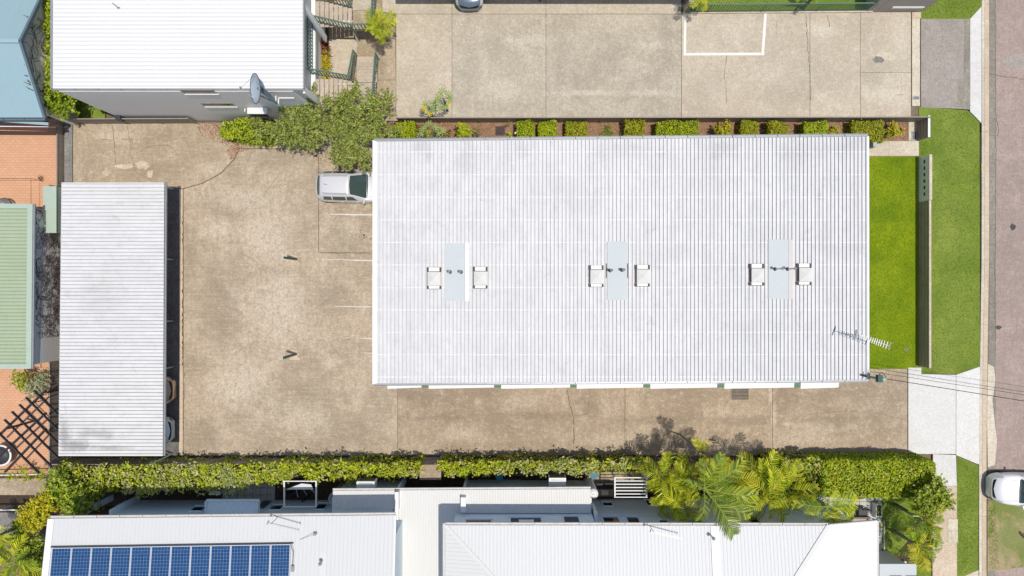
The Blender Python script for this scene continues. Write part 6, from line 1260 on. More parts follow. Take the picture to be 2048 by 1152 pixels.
# ---------------------------------------------------------------- plants
def leaves_on_box(x0, x1, y0, y1, z0, z1, dens, depth=0.12, rnd=0.15, lump=0.08):
    """positions and normals of leaves over the top and sides of a clipped box"""
    out = []; nrm = []
    def face(n, f, nn):
        u = nr.uniform(0, 1, n); v = nr.uniform(0, 1, n); out.append(f(u, v)); nrm.append(np.tile(nn, (n, 1)))
    dx, dy, dz = x1-x0, y1-y0, z1-z0
    face(int(dx*dy*dens), lambda u, v: np.column_stack([x0+u*dx, y0+v*dy, np.full(len(u), z1)]), [0, 0, 1.0])
    for yy, s in ((y0, -1), (y1, 1)): face(int(dx*dz*dens*0.6), lambda u, v: np.column_stack([x0+u*dx, np.full(len(u), yy), z0+v*dz]), [0, s, 0.4])
    for xx, s in ((x0, -1), (x1, 1)): face(int(dy*dz*dens*0.6), lambda u, v: np.column_stack([np.full(len(u), xx), y0+u*dy, z0+v*dz]), [s, 0, 0.4])
    p = np.vstack(out); n = np.vstack(nrm); d = np.abs(nr.normal(0, 1, len(p)))*depth; p = p - n*d[:, None] + nr.normal(0, 0.03, p.shape)
    # round the corners
    c = np.array([(x0+x1)/2, (y0+y1)/2, (z0+z1)/2]); h = np.array([dx, dy, dz])/2; q = (p-c)/h; r = np.sum(np.abs(q)**6, 1)**(1/6); p = c + (p-c)/np.maximum(1, r*(1-rnd*0.5))[:, None]
    w = np.array([mnoise.noise(Vector((a[0]*1.1, a[1]*1.1, a[2]*1.1))) for a in p]) if len(p) < 60000 else np.zeros(len(p))
    p[:, 2] += w*lump; p[:, 1] += w*lump*0.7
    return p, n + nr.normal(0, 0.55, n.shape)
def core(x0, x1, y0, y1, z0, z1, parent, ins=0.16):
    m = MB(); ins = min(ins, (x1-x0)*0.3, (y1-y0)*0.3); m.box(x0+ins, x1-ins, y0+ins, y1-ins, z0, z1-max(ins, min(0.4, (z1-z0)*0.25))); return m.build('branches', M['core'], parent)
def hedge(name, box, dens, size, mat, label, cat='hedge', group=None, mats=None, mix=None, depth=0.12, rnd=0.15, lump=0.08):
    x0, x1, y0, y1, z0, z1 = box; cx, cy = (x0+x1)/2, (y0+y1)/2; t = thing(name, label, cat, (cx, cy, z0), 0, group)
    p, n = leaves_on_box(x0, x1, y0, y1, z0, z1, dens, depth, rnd, lump); p = p - [cx, cy, z0]
    o = quads('foliage', p, nr.uniform(size*0.7, size*1.35, len(p)), n, mats or mat, parent=t, kind=None, mix=mix); core(x0-cx, x1-cx, y0-cy, y1-cy, 0, z1-z0, t); return t
def pbox(px0, px1, py0, py1, z0, z1):      # top face seen at the pixels
    x0, y0 = P(px0, py1, z1); x1, y1 = P(px1, py0, z1); return (x0, x1, y0, y1, z0, z1)
cubes = [(792, 829, 'leaf_box', 'clipped bright green cube bush nearest the feathery trees', 1.0), (1033, 1068, 'leaf_box', 'clipped bright green cube beside the white stake, left of a close pair', 1.0), (1077, 1112, 'leaf_box', 'clipped bright green cube, right one of the close pair by the white stake', 0.95),
         (1132, 1174, 'leaf_olive', 'wide olive green clipped cube just right of the close pair', 0.95), (1250, 1289, 'leaf_olive', 'olive green clipped cube standing alone between wide gaps of bark', 0.95), (1314, 1355, 'leaf_box', 'bright clipped cube, left one of the pair before the round yellow shrub', 1.0),
         (1358, 1398, 'leaf_box', 'bright clipped cube, right one of the pair before the round yellow shrub', 1.0), (1482, 1518, 'leaf_olive', 'olive clipped cube just right of the round yellow shrub', 0.95), (1538, 1579, 'leaf_olive', 'olive clipped cube in the middle of the three before the orange croton', 0.95),
         (1609, 1656, 'leaf_box', 'wide bright clipped cube touching the small orange croton', 1.0), (1706, 1767, 'leaf_olive', 'largest olive clipped bush near the right end of the bed', 1.0)]
for a, b, mt, lab, hh in cubes:
    yb_ = 279 if a < 1700 else 284
    kq = rng.uniform(0, 1); hb = hedge('clipped_bush', pbox(a, b, 240.5 + kq*3, yb_, 0.03, hh - 0.12 + kq*0.15), 760, 0.055, None, lab, 'bush', 'clipped bushes in the bark bed', mats=[M[mt], M['leaf_olive'], M['leaf_dark'], M['leaf_croton']], mix=[0.72, 0.12, 0.12, 0.04], rnd=0.1 + 0.3*kq if a < 1700 else 0.4, depth=0.05 + 0.05*kq, lump=0.1 + 0.12*kq)
    hb.rotation_euler.z = rng.uniform(-0.04, 0.04)
# long hedge on the south boundary, in stretches of its own look
def long_hedge(px0, px1, py0, py1, z, dry, label, dens=420):
    box = pbox(px0, px1, py0, py1, -0.02, z)
    t = thing('hedge', label, 'hedge', ((box[0]+box[1])/2, (box[2]+box[3])/2, 0), 0, 'long mixed hedge along the south boundary'); cx, cy = t.location.x, t.location.y; b2 = (box[0]-cx, box[1]-cx, box[2]-cy+0.12, box[3]-cy, 0, z-0.05)
    p, n = leaves_on_box(*b2, 170, 0.16, 0.2, 0.3); mats = [M['leaf_hedge'], M['leaf_dryhedge'], M['leaf_ivy']]; mx = [0.74-dry*0.75, 0.03+dry*0.9, 0.23-dry*0.15]; mi = list(nr.choice(3, len(p), p=mx)); P_, N_ = [p], [n]; dx, dy = b2[1]-b2[0], box[3]-box[2]
    for _ in range(int(dx*(dy+1.2)*7)):
        u = nr.uniform(-0.5, dy); c = np.array([nr.uniform(b2[0], b2[1]), b2[3]-dy+max(u, 0)+nr.normal(0, 0.05)-0.0, z + nr.uniform(-0.12, 0.16) if u > 0 else z - nr.uniform(0.0, 1.2)]); k = int(nr.uniform(14, 34)); r_ = nr.uniform(0.07, 0.17)
        P_.append(c + nr.normal(0, r_, (k, 3))*[1, 1, 0.6]); N_.append(np.tile([0, -0.3 if u < 0 else 0, 1.0], (k, 1)) + nr.normal(0, 0.6, (k, 3))); mi += [int(nr.choice(3, p=mx))]*k
    p = np.vstack(P_); n = np.vstack(N_); quads('foliage', p, nr.uniform(0.05, 0.12, len(p)), n, mats, parent=t, kind=None, mi_arr=mi); core(*b2[:4], 0, z, t); return t
long_hedge(100, 300, 933, 982, 2.0, 0.5, 'stretch of mixed hedge below the left end of the carport')
long_hedge(296, 440, 931, 982, 2.0, 0.55, 'stretch of hedge with many dry pinkish leaves right of the carport corner')
long_hedge(436, 560, 930, 962, 2.0, 0.35, 'stretch of hedge over the tiled path with a loose sprawl hanging down')
long_hedge(556, 700, 928, 956, 2.0, 0.1, 'fresh green stretch of hedge above the white pipe frame')
long_hedge(696, 842, 927, 951, 2.0, 0.1, 'fresh green stretch of hedge above the left air conditioner')
long_hedge(878, 1010, 926, 947, 2.0, 0.2, 'stretch of hedge between the bare concrete block and the blue bin')
long_hedge(1006, 1180, 924, 942, 2.0, 0.6, 'narrow greyish dry stretch of hedge right of the blue bin')
long_hedge(1176, 1290, 923, 941, 2.0, 0.35, 'hedge stretch over the courtyard with the white slat pergola')
long_hedge(1540, 1642, 919, 957, 2.2, 0.4, 'square trimmed end of hedge right of the palm clump')
t = thing('boundary_block', 'bare grey concrete block top in a gap of the long hedge', 'wall', (*P(860, 946, 1.9), 0)); m = MB(); m.box(-0.55, 0.6, -0.35, 0.45, 0, 1.9); m.build('wall', M['grey_conc'], t); m = MB(); m.box(-0.57, 0.62, -0.37, 0.47, 1.902, 1.94); m.build('coping', M['old'], t)
hedge('hedge', pbox(1642, 1876, 922, 998, 0.0, 2.3), 520, 0.08, None, 'big square clipped green hedge at the lower right beside the white driveway', mats=[M['leaf_dark'], M['leaf_hedge'], M['leaf_croton'], M['leaf_box']], mix=[0.3, 0.4, 0.03, 0.27], depth=0.15, rnd=0.12, lump=0.22)
hedge('hedge', pbox(88, 105, -60, 182, 0.0, 2.9), 320, 0.08, None, 'narrow tall hedge strip between the pale blue roof and the white roof', mats=[M['leaf_hedge'], M['leaf_ivy'], M['leaf_dark']], mix=[0.4, 0.35, 0.25], depth=0.15, rnd=0.3, lump=0.3)

def crown(pts_r, n_clump, per, size, flat=0.8, spread=0.2, up=0.6):
    """clumps of leaves inside ellipsoids [(x,y,z,rx,ry,rz)]"""
    pos = []; nm = []; vol = np.array([a[3]*a[4]*a[5] for a in pts_r]); vol = vol/vol.sum()
    for (cx, cy, cz, rx, ry, rz), w in zip(pts_r, vol):
        for _ in range(max(2, int(n_clump*w))):
            d = nr.normal(size=3); d /= np.linalg.norm(d); r = nr.uniform(0.45, 1.0)**0.5
            if d[2] < -0.3: d[2] *= -0.5
            c = np.array([cx, cy, cz]) + d*r*[rx, ry, rz]; k = int(per*nr.uniform(0.6, 1.4))
            axis = d + nr.normal(0, 0.5, 3); axis /= np.linalg.norm(axis); tt = nr.uniform(-1, 1, k)
            p = c + axis*tt[:, None]*spread*2.0 + nr.normal(0, spread*0.24, (k, 3)); pos.append(p); nm.append(np.tile(d*0.6 + [0, 0, up], (k, 1)) + nr.normal(0, 0.6, (k, 3)))
    return np.vstack(pos), np.vstack(nm)
def tree(name, label, cat, base, z, blobs, n_clump, per, size, mats, mix=None, spread=0.2, trunk=0.09, elong=1.8, group=None, tmat='trunk'):
    """blobs are (px,py,z,r,rz) as the photo shows them"""
    bx, by = P(*base, 0); t = thing(name, label, cat, (bx, by, z), 0, group); E = []
    for (px, py, zz, r, rz) in blobs: x, y = P(px, py, zz); E.append((x-bx, y-by, zz-z, r, r, rz))
    p, n = crown(E, n_clump, per, size, spread=spread); quads('crown', p, nr.uniform(size*0.6, size*1.3, len(p)), n, mats, kind=None, parent=t, mix=mix, elong=elong)
    m = MB(); top = max(e[2] for e in E); j = (sum(e[0] for e in E)/len(E)*0.4, sum(e[1] for e in E)/len(E)*0.4, top*0.45)
    m.tube([(0, 0, -0.05), (j[0]*0.5, j[1]*0.5, j[2]*0.5), j], [trunk, trunk*0.8, trunk*0.65], 8)
    for e in E: mid = (j[0]*0.5+e[0]*0.5+rng.uniform(-.1, .1), j[1]*0.5+e[1]*0.5+rng.uniform(-.1, .1), (j[2]+e[2])/2+0.1); m.tube([j, mid, (e[0], e[1], e[2]+e[5]*0.5)], [trunk*0.55, trunk*0.35, trunk*0.12], 6)
    m.build('trunk', M[tmat], t)
    return t
LT = [M['leaf_tree'], M['leaf_dark']]
def ft(label, base, blobs, k=1.0): tree('feathery_tree', label, 'tree', base, 0.03, blobs, int(40*len(blobs)*k), 26, 0.055, LT, [0.85, 0.15], 0.17, elong=2.8, group='feathery trees between the two yards')
ft('feathery green tree nearest the satellite dish', (600, 240), [(585, 205, 3.0, 0.6, 0.5), (620, 200, 3.2, 0.7, 0.5), (585, 240, 2.8, 0.8, 0.5), (625, 235, 3.0, 0.7, 0.5)])
ft('feathery green tree reaching up over the lower stair railing', (690, 240), [(668, 205, 3.4, 0.55, 0.5), (708, 180, 3.6, 0.4, 0.45), (705, 210, 3.4, 0.75, 0.5), (690, 240, 3.0, 0.8, 0.5), (745, 205, 3.2, 0.6, 0.4), (775, 200, 3.0, 0.45, 0.45), (755, 225, 3.0, 0.75, 0.5)])
ft('low spreading feathery tree above the cracked yard corner', (560, 262), [(520, 262, 2.2, 0.6, 0.4), (560, 265, 2.4, 0.7, 0.45), (605, 268, 2.4, 0.75, 0.45), (585, 282, 2.0, 0.4, 0.3), (630, 283, 2.0, 0.45, 0.3), (640, 255, 2.6, 0.7, 0.5)])
ft('rounded feathery tree overhanging the silver wagon', (700, 290), [(690, 310, 2.6, 0.75, 0.5), (715, 290, 2.9, 0.9, 0.55), (735, 258, 2.8, 0.85, 0.5), (770, 262, 2.6, 0.7, 0.4), (690, 265, 2.8, 0.8, 0.5), (675, 295, 2.4, 0.5, 0.4), (730, 325, 2.3, 0.45, 0.35)], 1.05)
hedge('hedge', pbox(440, 540, 240, 278, 0.0, 1.3), 420, 0.07, None, 'bright climbing hedge at the top of the cracked yard corner', mats=[M['leaf_ivy'], M['leaf_dark']], mix=[0.8, 0.2], depth=0.2, rnd=0.5, lump=0.5)
tree('dark_shrub', 'round dark leaved shrub at the corner below the white roof', 'shrub', (140, 210), 0.0, [(118, 200, 2.4, 0.75, 0.6), (100, 205, 2.2, 0.5, 0.5), (128, 215, 2.0, 0.6, 0.5)], 130, 22, 0.085, [M['leaf_dark'], M['leaf_hedge']], [0.7, 0.3], 0.16)
tree('round_shrub', 'leafy yellow green shrub next to the ring planters', 'shrub', (926, 264), 0.03, [(926, 262, 1.2, 0.42, 0.35)], 55, 16, 0.07, [M['leaf_ivy'], M['leaf_croton']], [0.8, 0.2], 0.1, 0.03)
tree('round_shrub', 'round yellow green shrub between two clipped cubes in the bark bed', 'shrub', (1447, 262), 0.03, [(1448, 258, 0.9, 0.42, 0.35)], 60, 16, 0.065, [M['leaf_ivy'], M['leaf_croton']], [0.5, 0.5], 0.1, 0.03)
tree('bramble', 'thin dark leaved plant in the bed between the first two cubes and the papaya', 'plant', (785, 268), 0.03, [(782, 262, 0.8, 0.3, 0.3)], 24, 12, 0.06, [M['leaf_dark'], M['leaf_red']], [0.6, 0.4], 0.12, 0.02)
tree('weed_patch', 'flat patch of green ground cover on bark between olive cubes', 'ground cover', (1218, 262), 0.03, [(1218, 262, 0.12, 0.32, 0.1), (1205, 268, 0.1, 0.15, 0.06)], 40, 16, 0.035, [M['leaf_dark']], None, 0.08, 0.008)
tree('weeds', 'dry wiry weeds around the ring planter in the bark', 'weed', (950, 264), 0.03, [(950, 262, 0.25, 0.25, 0.15), (1016, 250, 0.4, 0.14, 0.2)], 20, 12, 0.04, [M['leaf_tree'], M['litter']], [0.6, 0.4], 0.1, 0.01)
# crotons: tufts of long leaves
def tuft(name, label, cat, px, py, z, r, n, mats, mix, Ll=0.32, w=0.06, group=None, stems=1, hgt=None):
    x, y = P(px, py, z); t = thing(name, label, cat, (x, y, 0.03), 0, group); m = MB(); V_, Fc, MI = [], [], []
    for s in range(stems):
        a0 = rng.uniform(0, 6.28); cx = rng.uniform(0, r)*math.cos(a0); cy = rng.uniform(0, r)*math.sin(a0); cz = z - 0.03 - rng.uniform(0, 0.25)
        m.tube([(cx*0.3, cy*0.3, 0), (cx, cy, cz)], 0.012, 5)
        for k in range(n):
            a = rng.uniform(0, 6.28); el = rng.uniform(-0.2, 1.2); d = Vector((math.cos(a)*math.cos(el), math.sin(a)*math.cos(el), math.sin(el))); q = Vector((-math.sin(a), math.cos(a), 0)); L = Ll*rng.uniform(0.6, 1.2); c = Vector((cx, cy, cz - rng.uniform(0, 0.2)))
            b = len(V_); mid = c + d*L*0.5 + Vector((0, 0, 0.02)); tip = c + d*L - Vector((0, 0, L*0.18)); V_.extend([c, mid + q*w/2, tip, mid - q*w/2]); Fc.append((b, b+1, b+2, b+3)); MI.append(rng.choices(range(len(mats)), mix)[0])
    me = bpy.data.meshes.new('leaves'); me.from_pydata([tuple(v) for v in V_], [], Fc)
    for k in mats: me.materials.append(k)
    me.polygons.foreach_set('material_index', MI); me.update(); add('leaves', me, t); m.build('stem', M['trunk'], t); return t
CM = [M['leaf_croton'], M['leaf_yellow'], M['leaf_dark']]
tuft('croton', 'large yellow croton at the right end of the bark bed', 'shrub', 1794, 260, 0.9, 0.5, 26, CM, [4, 4, 2], stems=16, w=0.055, Ll=0.3)
tuft('croton', 'small orange yellow croton between two clipped bushes', 'shrub', 1673, 262, 0.6, 0.3, 24, CM, [6, 2, 2], stems=8, w=0.05, Ll=0.25)
tuft('croton', 'small yellow spiky plant beside the rusty drain cover', 'plant', 1019, 269, 0.4, 0.1, 26, [M['leaf_ivy'], M['leaf_yellow']], [1, 1], stems=1, w=0.05, Ll=0.25)
tuft('croton', 'dark red leaved shrub in the bed beside the raking white beam', 'shrub', 641, 88, 1.0, 0.35, 26, [M['leaf_red']], [1], stems=11, w=0.06, Ll=0.34)
tuft('croton', 'red and green leaved shrub in the middle of the stair bed', 'shrub', 646, 103, 0.9, 0.3, 26, [M['leaf_red'], M['leaf_croton'], M['leaf_ivy']], [3, 2, 2], stems=9, w=0.06, Ll=0.34)
tuft('croton', 'yellow and orange croton in the stair bed nearest the lower flight', 'shrub', 645, 126, 0.9, 0.35, 26, [M['leaf_croton'], M['leaf_yellow'], M['leaf_red']], [3, 4, 1], stems=12, w=0.06, Ll=0.34)
tuft('croton', 'small yellow plant at the end of the green railing', 'plant', 648, 147, 1.0, 0.12, 26, [M['leaf_yellow']], [1], stems=3, w=0.05, Ll=0.3)
tuft('croton', 'brown leaved plants at the very top of the stairs', 'plant', 655, 2, 1.2, 0.25, 22, [M['leaf_croton'], M['leaf_red']], [1, 1], stems=5)
# papaya like plant
def papaya(px, py, z, n, label, Rr=0.45, yellow=0.15):
    x, y = P(px, py, z); t = thing('papaya_plant', label, 'plant', (x, y, 0.03)); m = MB(); m.tube([(0, 0, 0), (0.03, 0, z*0.6), (0, 0, z)], [0.06, 0.05, 0.03], 8); m.build('trunk', M['palm_trunk'], t)
    for k in range(n):
        a = k*2.4 + rng.uniform(-.2, .2); L = Rr*rng.uniform(0.6, 1.3); h = z - 0.1 - rng.uniform(0, 0.3) - (k % 3)*0.08; c = Vector((L*math.cos(a), L*math.sin(a), h)); mm = MB(); R_ = rng.uniform(0.2, 0.3)
        pts = []; 
        for j in range(7):
            b = a + (j-3)*0.75; tip = c + Vector((math.cos(b), math.sin(b), -0.1))*R_*(1.0 if abs(j-3) < 3 else 0.6); s1 = c + Vector((math.cos(b-.3), math.sin(b-.3), 0.03))*R_*0.35; s2 = c + Vector((math.cos(b+.3), math.sin(b+.3), 0.03))*R_*0.35
            sA = c + Vector((math.cos(b-.2), math.sin(b-.2), -0.02))*R_*0.72; sB = c + Vector((math.cos(b+.2), math.sin(b+.2), -0.02))*R_*0.72; mm.face([c, s1, sA, tip, sB, s2])
        mm.tube([(0, 0, z-0.1), tuple((c + Vector((0, 0, 0.05)))*0.5 + Vector((0, 0, z*0.5*0.0 + 0.0))) if False else (c.x*0.5, c.y*0.5, (z-0.1+c.z)/2+0.05), tuple(c)], 0.012, 4)
        mm.build('leaf', M['leaf_yellow'] if rng.random() < yellow else M['papaya'], t)
papaya(862, 262, 2.2, 11, 'papaya plant with big lobed leaves in the bed near the feathery trees', 0.5, 0.08)
papaya(848, 268, 1.2, 7, 'low yellow green lobed plant beside the papaya', 0.25, 0.3)
papaya(886, 196, 2.8, 9, 'tall papaya head leaning over the neighbour concrete', 0.42, 0.05)
papaya(856, 212, 2.4, 6, 'smaller papaya head left of the tall one over the neighbour concrete', 0.25, 0.05)
tree('dark_shrub', 'dark reddish plants at the foot of the papaya', 'shrub', (870, 268), 0.03, [(838, 262, 0.6, 0.35, 0.25), (888, 268, 0.6, 0.35, 0.25)], 45, 14, 0.06, [M['leaf_red'], M['leaf_dark'], M['litter']], [0.4, 0.4, 0.2], 0.12, 0.02)

# palms: every frond its own curved stalk with two rows of leaflets
def frond_mesh(L, wid, droop, nl, mats, seed, rise=0.5, split=0.5, stub=0.16, vee=0.35):
    r = random.Random(seed); V_, Fc, MI = [], [], []; pts = []; n = 14
    for i in range(n+1):
        u = i/n; el = rise - droop*u**1.5; pts.append(Vector((0, 0, 0)) if i == 0 else pts[-1] + Vector((math.cos(el), 0.05*math.sin(u*3+seed), math.sin(el)))*L/n)
    m = MB(); m.tube(pts, [0.013*(1-0.8*i/n)+0.003 for i in range(n+1)], 5, 0); V_ = list(m.v); Fc = list(m.f); MI = [0]*len(Fc)
    for s in (-1, 1):
        for k in range(nl):
            u = stub + (1-stub)*(k+0.5)/nl; f = u*n; i = min(n-1, int(f)); p = pts[i].lerp(pts[i+1], f-i); d = (pts[i+1]-pts[i]).normalized(); side = d.cross(Vector((0, 0, 1))).normalized()*s*-1; up_ = side.cross(d)*(-s if False else 1)
            upv = Vector((0, 0, 1)) - d*d.z; upv.normalize(); ln = wid*(math.sin(math.pi*(0.12+0.83*(u-stub)/(1-stub)))**0.7)*r.uniform(0.85, 1.12); sweep = 0.55 + 0.5*u
            dr = (side + d*sweep + upv*vee*r.uniform(0.6, 1.2)).normalized(); w = (1-stub)/nl*0.78*r.uniform(0.8, 1.2); q1 = p + dr*ln*0.66 - Vector((0, 0, ln*ln*split*0.35)); q2 = p + dr*ln - Vector((0, 0, ln*ln*split*r.uniform(0.5, 1.3))); tw_ = r.uniform(-0.9, 0.9); wd = (d*math.cos(tw_) + upv*math.sin(tw_))*w/2; b = len(V_)
            V_ += [tuple(p - wd*0.8), tuple(p + wd*0.8), tuple(q1 + wd), tuple(q2), tuple(q1 - wd)]; Fc.append((b, b+1, b+2, b+3, b+4)); MI.append(1 if r.random() < 0.85 else 2)
    me = bpy.data.meshes.new('frond'); me.from_pydata(V_, [], Fc)
    for k in mats: me.materials.append(k)
    me.polygons.foreach_set('material_index', MI); me.update(); return me
FR = {}
def fronds(kind):
    if kind not in FR:
        mats = {'gold': [M['rachis'], M['frond'], M['frond_yel']], 'big': [M['rachis'], M['frond_big'], M['frond']], 'yel': [M['rachis'], M['frond_yel'], M['frond']], 'dark': [M['rachis'], M['leaf_dark'], M['frond']]}[kind]
        FR[kind] = [frond_mesh(1.0, {'gold': 0.34, 'big': 0.27, 'yel': 0.36, 'dark': 0.3}[kind], d, {'gold': 12, 'big': 24, 'yel': 11, 'dark': 12}[kind], mats, i*7+3, rise=rs) for i, (d, rs) in enumerate(((1.3, 0.75), (1.0, 0.45), (1.7, 0.9), (0.9, 0.2)))]
    return FR[kind]
def palm(px, py, z, R_, n, kind, label, group=None, name='palm_tree', trunk=0.09, angs=None, base=None, start=0.0, mixk=None, var=0.25):
    x, y = P(px, py, z); bx, by = (x, y) if base is None else P(*base, 0); t = thing(name, label, 'palm', (bx, by, 0.0), 0, group); h = Vector((x-bx, y-by, z))
    if angs: n = len(angs)
    m = MB(); m.tube([(0, 0, 0), tuple(h*0.5 + Vector((0, 0, 0.1))), tuple(h)], [trunk*1.3, trunk, trunk*0.75], 9); m.build('trunk', M['palm_trunk'], t)
    for i in range(n):
        a = angs[i][0] if angs else start + i*2.399 + rng.uniform(-.25, .25); s = R_*(angs[i][1] if angs else rng.uniform(1-var, 1+var)); k = kind if not mixk or rng.random() > 0.35 else mixk; fm = fronds(k); me = fm[(3 if i % 4 == 0 else 1) if (angs is None and i < n*0.35) else (0 if i % 3 else 2)] if not angs else fm[angs[i][2]]
        o = add('frond', me, t, loc=h, rot=(rng.uniform(-0.6, 0.6) if not angs else rng.uniform(-0.3, 0.3), rng.uniform(-0.45, 0.35) if not angs else 0.0, a), scale=(s, s, s))
    return t
G1 = 'palm clump at the south boundary'
ra = math.radians
palm(1407, 977, 5.5, 2.45, 8, 'big', 'tallest palm with long green fronds reaching over the white roof', G1, angs=[(ra(-58), 1.2, 0), (ra(-28), 1.15, 1), (ra(-5), 1.15, 1), (ra(38), 1.05, 1), (ra(65), 0.9, 0), (ra(-105), 0.75, 2), (ra(160), 0.5, 2), (ra(100), 0.7, 0)], )
for (px, py, z, r, n, k, lab, mk) in ((1325, 950, 3.4, 1.3, 13, 'gold', 'bushy yellow green palm at the left edge of the clump, topmost', None), (1335, 988, 3.4, 1.3, 13, 'gold', 'bushy yellow green palm at the left edge of the clump, beside the white pergola', None),
                                    (1375, 957, 3.6, 1.35, 13, 'gold', 'yellow green palm just left of the tallest palm', None), (1362, 1012, 3.6, 1.25, 13, 'gold', 'lower palm of the clump hanging over the courtyard wall', 'yel'),
                                    (1450, 960, 3.6, 1.4, 13, 'gold', 'yellow palm behind the tallest palm, right of its crown', 'yel'), (1520, 952, 3.4, 1.4, 13, 'gold', 'palm right of the tallest one, close against the hedge', None), (1530, 992, 3.8, 1.5, 13, 'gold', 'bright palm whose yellow frond points down to the white roof', 'yel'),
                                    (1575, 976, 3.6, 1.4, 13, 'gold', 'rightmost bushy palm of the clump beside the square hedge end', None)):
    palm(px, py, z, r, n, k, lab, G1, mixk=mk, start=rng.uniform(0, 6))
palm(1402, 905, 4.4, 0.9, 4, 'yel', 'thin upright palm shoot rising at the top of the clump', G1, trunk=0.04, angs=[(ra(120), 1.0, 1), (ra(95), 0.8, 1), (ra(60), 0.8, 1), (ra(-60), 0.7, 0)])
palm(1442, 935, 4.0, 0.85, 6, 'yel', 'reddish yellow palm shoot between the tall palm and the hedge', G1)
palm(1652, 1013, 4.9, 1.5, 10, 'gold', 'loose palm over the gutter at the right end of the white hipped roof', None, mixk='big', angs=[(ra(-35), 1.15, 0), (ra(-15), 1.0, 1), (ra(175), 1.15, 1), (ra(-95), 1.05, 0), (ra(25), 1.1, 1), (ra(10), 1.1, 1), (ra(205), 0.8, 1), (ra(-60), 0.9, 0), (ra(60), 0.7, 0), (ra(110), 0.6, 2), (ra(-120), 0.7, 2)])
palm(1845, 1040, 2.6, 1.35, 14, 'dark', 'young palm with yellow and dark fronds beside the tan footpath, upper one', None, mixk='yel'); palm(1838, 1093, 2.4, 1.25, 13, 'dark', 'young palm with yellow and dark fronds, lowest one by the grey porch', None, mixk='yel')
palm(762, 52, 2.2, 1.0, 18, 'gold', 'small yellow green palm beside the green landing railing at the top', None)
palm(1402, -8, 2.0, 0.8, 12, 'yel', 'yellow leaved palm behind the left end of the green balustrade', None)
palm(1632, -10, 1.8, 0.6, 10, 'dark', 'dark little palm behind the green balustrade near the taupe building', None)
tree('small_tree', 'leafy small tree leaning over the tan footpath beside the clipped hedge', 'tree', (1850, 985), 0.02, [(1845, 1005, 3.0, 0.6, 0.5), (1870, 990, 3.0, 0.6, 0.5), (1890, 1000, 2.8, 0.45, 0.4), (1860, 1012, 2.6, 0.5, 0.4), (1872, 965, 2.8, 0.35, 0.4)], 200, 20, 0.085, [M['leaf_ivy'], M['leaf_tree'], M['leaf_dark']], [0.35, 0.35, 0.3], 0.14, 0.06)
tree('dark_shrub', 'dark tangled shrub in the gap between the palms and the clipped hedge', 'shrub', (1630, 975), 0.0, [(1625, 985, 2.0, 0.6, 0.4), (1640, 960, 1.4, 0.4, 0.4)], 60, 16, 0.08, [M['leaf_tree'], M['leaf_dark']], [0.5, 0.5], 0.2, 0.04)
tree('sprawling_vine', 'loose whitish green vine hanging from the hedge over the tiled path', 'vine', (470, 940), 0.0, [(465, 968, 2.1, 0.5, 0.3), (485, 975, 1.9, 0.35, 0.3), (430, 972, 1.9, 0.4, 0.3), (455, 955, 2.2, 0.5, 0.3)], 110, 16, 0.06, [M['leaf_palegreen'], M['leaf_ivy']], [0.5, 0.5], 0.14, 0.03)
# lower left garden
tree('yellow_tree', 'bright yellow leaved tree above the lower left corner of the white roof', 'tree', (110, 990), 0.0, [(85, 1020, 3.0, 0.7, 0.5), (75, 1040, 2.8, 0.55, 0.5), (95, 1000, 3.0, 0.45, 0.4), (55, 1030, 2.4, 0.5, 0.4)], 190, 20, 0.085, [M['leaf_yellow'], M['leaf_ivy']], [0.85, 0.15], 0.14, 0.06)
tree('green_tree', 'dense green tree between the yellow tree and the long hedge', 'tree', (150, 980), 0.0, [(130, 985, 2.8, 0.7, 0.5), (165, 1005, 2.8, 0.7, 0.5), (150, 1020, 2.6, 0.6, 0.5), (185, 985, 2.2, 0.4, 0.5), (115, 965, 2.6, 0.6, 0.5), (185, 1025, 2.0, 0.5, 0.3)], 300, 20, 0.08, [M['leaf_dark'], M['leaf_tree'], M['leaf_ivy']], [0.45, 0.25, 0.3], 0.16, 0.07)
palm(30, 1125, 3.2, 1.35, 14, 'gold', 'bushy yellow green palm in the lower left corner', None, mixk='dark'); palm(-10, 1075, 3.2, 1.2, 10, 'gold', 'palm cut by the left edge above the corner palm', None, mixk='yel')
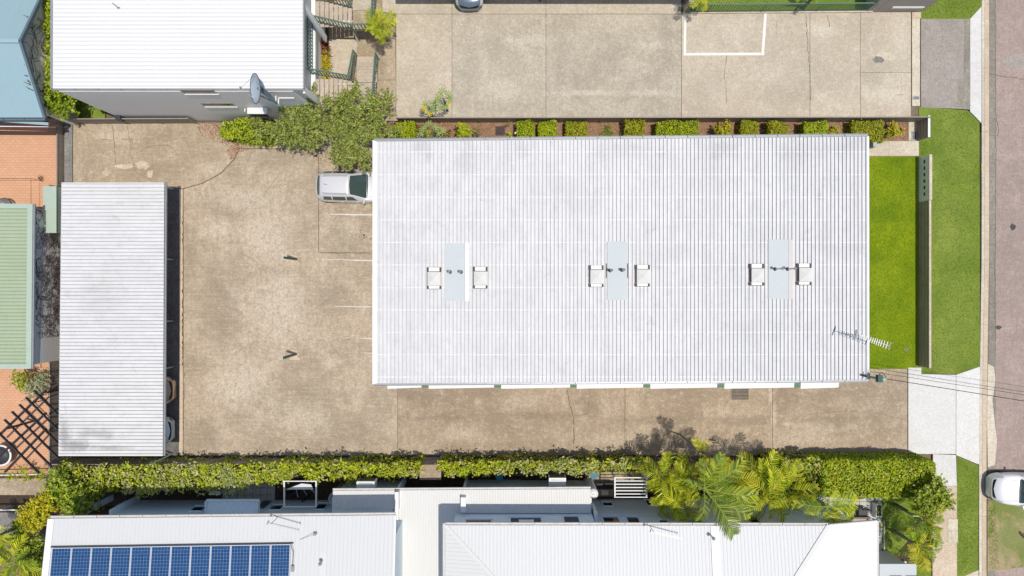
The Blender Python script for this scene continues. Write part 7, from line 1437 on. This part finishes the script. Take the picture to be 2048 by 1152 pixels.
tree('green_tree', 'dark green undergrowth between the corner palm and the solar roof', 'shrub', (95, 1085), 0.0, [(55, 1085, 2.2, 0.7, 0.5), (80, 1115, 2.0, 0.6, 0.5), (40, 1060, 2.2, 0.5, 0.4), (70, 1145, 2.0, 0.5, 0.4)], 240, 18, 0.085, [M['leaf_dark'], M['leaf_tree'], M['leaf_ivy']], [0.5, 0.3, 0.2], 0.18, 0.06)
tree('white_shrub', 'pale cream leaved shrub beside the dark timber lattice', 'shrub', (85, 790), 0.0, [(78, 770, 1.4, 0.55, 0.4), (62, 785, 1.2, 0.45, 0.35), (88, 755, 1.5, 0.35, 0.4)], 110, 20, 0.055, [M['leaf_palegreen'], M['leaf_tree']], [0.85, 0.15], 0.12, 0.04)
tree('dark_shrub', 'small dark green shrub just below the green shed roof', 'shrub', (45, 760), 0.0, [(42, 760, 1.3, 0.5, 0.4)], 50, 18, 0.06, [M['leaf_dark'], M['leaf_ivy']], [0.6, 0.4], 0.12, 0.04)
tree('red_shrub', 'small reddish shrub between the green and cream shrubs by the shed', 'shrub', (62, 750), 0.0, [(62, 752, 1.3, 0.3, 0.3)], 20, 14, 0.05, [M['leaf_red'], M['leaf_tree']], [0.6, 0.4], 0.12, 0.03)
tree('creeper', 'thin green creeper along the white rail at the lower left', 'creeper', (60, 948), 0.0, [(20, 950, 1.1, 0.35, 0.12), (50, 948, 1.1, 0.4, 0.15), (80, 950, 1.2, 0.35, 0.2)], 60, 12, 0.05, [M['leaf_ivy']], None, 0.12, 0.015)
tree('creeper', 'leafy creeper on the left end of the white pipe rail', 'creeper', (40, 1045), 0.0, [(36, 1045, 1.2, 0.2, 0.3)], 24, 12, 0.05, [M['leaf_tree']], None, 0.12, 0.02)
t = thing('stick', 'dead branch stub lying on the patchy grass at the right edge', 'branch', (*P(2043, 1070, 0), 0.05)); m = MB(); m.tube([(-0.15, 0.2, 0.02), (0, 0, 0.05), (0.25, -0.25, 0.03)], [0.05, 0.06, 0.04], 7); m.build('stem', M['twig'], t); m = MB(); m.tube([(0, 0, 0.05), (0.2, 0.12, 0.1)], 0.025, 5); m.build('twig', M['twig'], t)
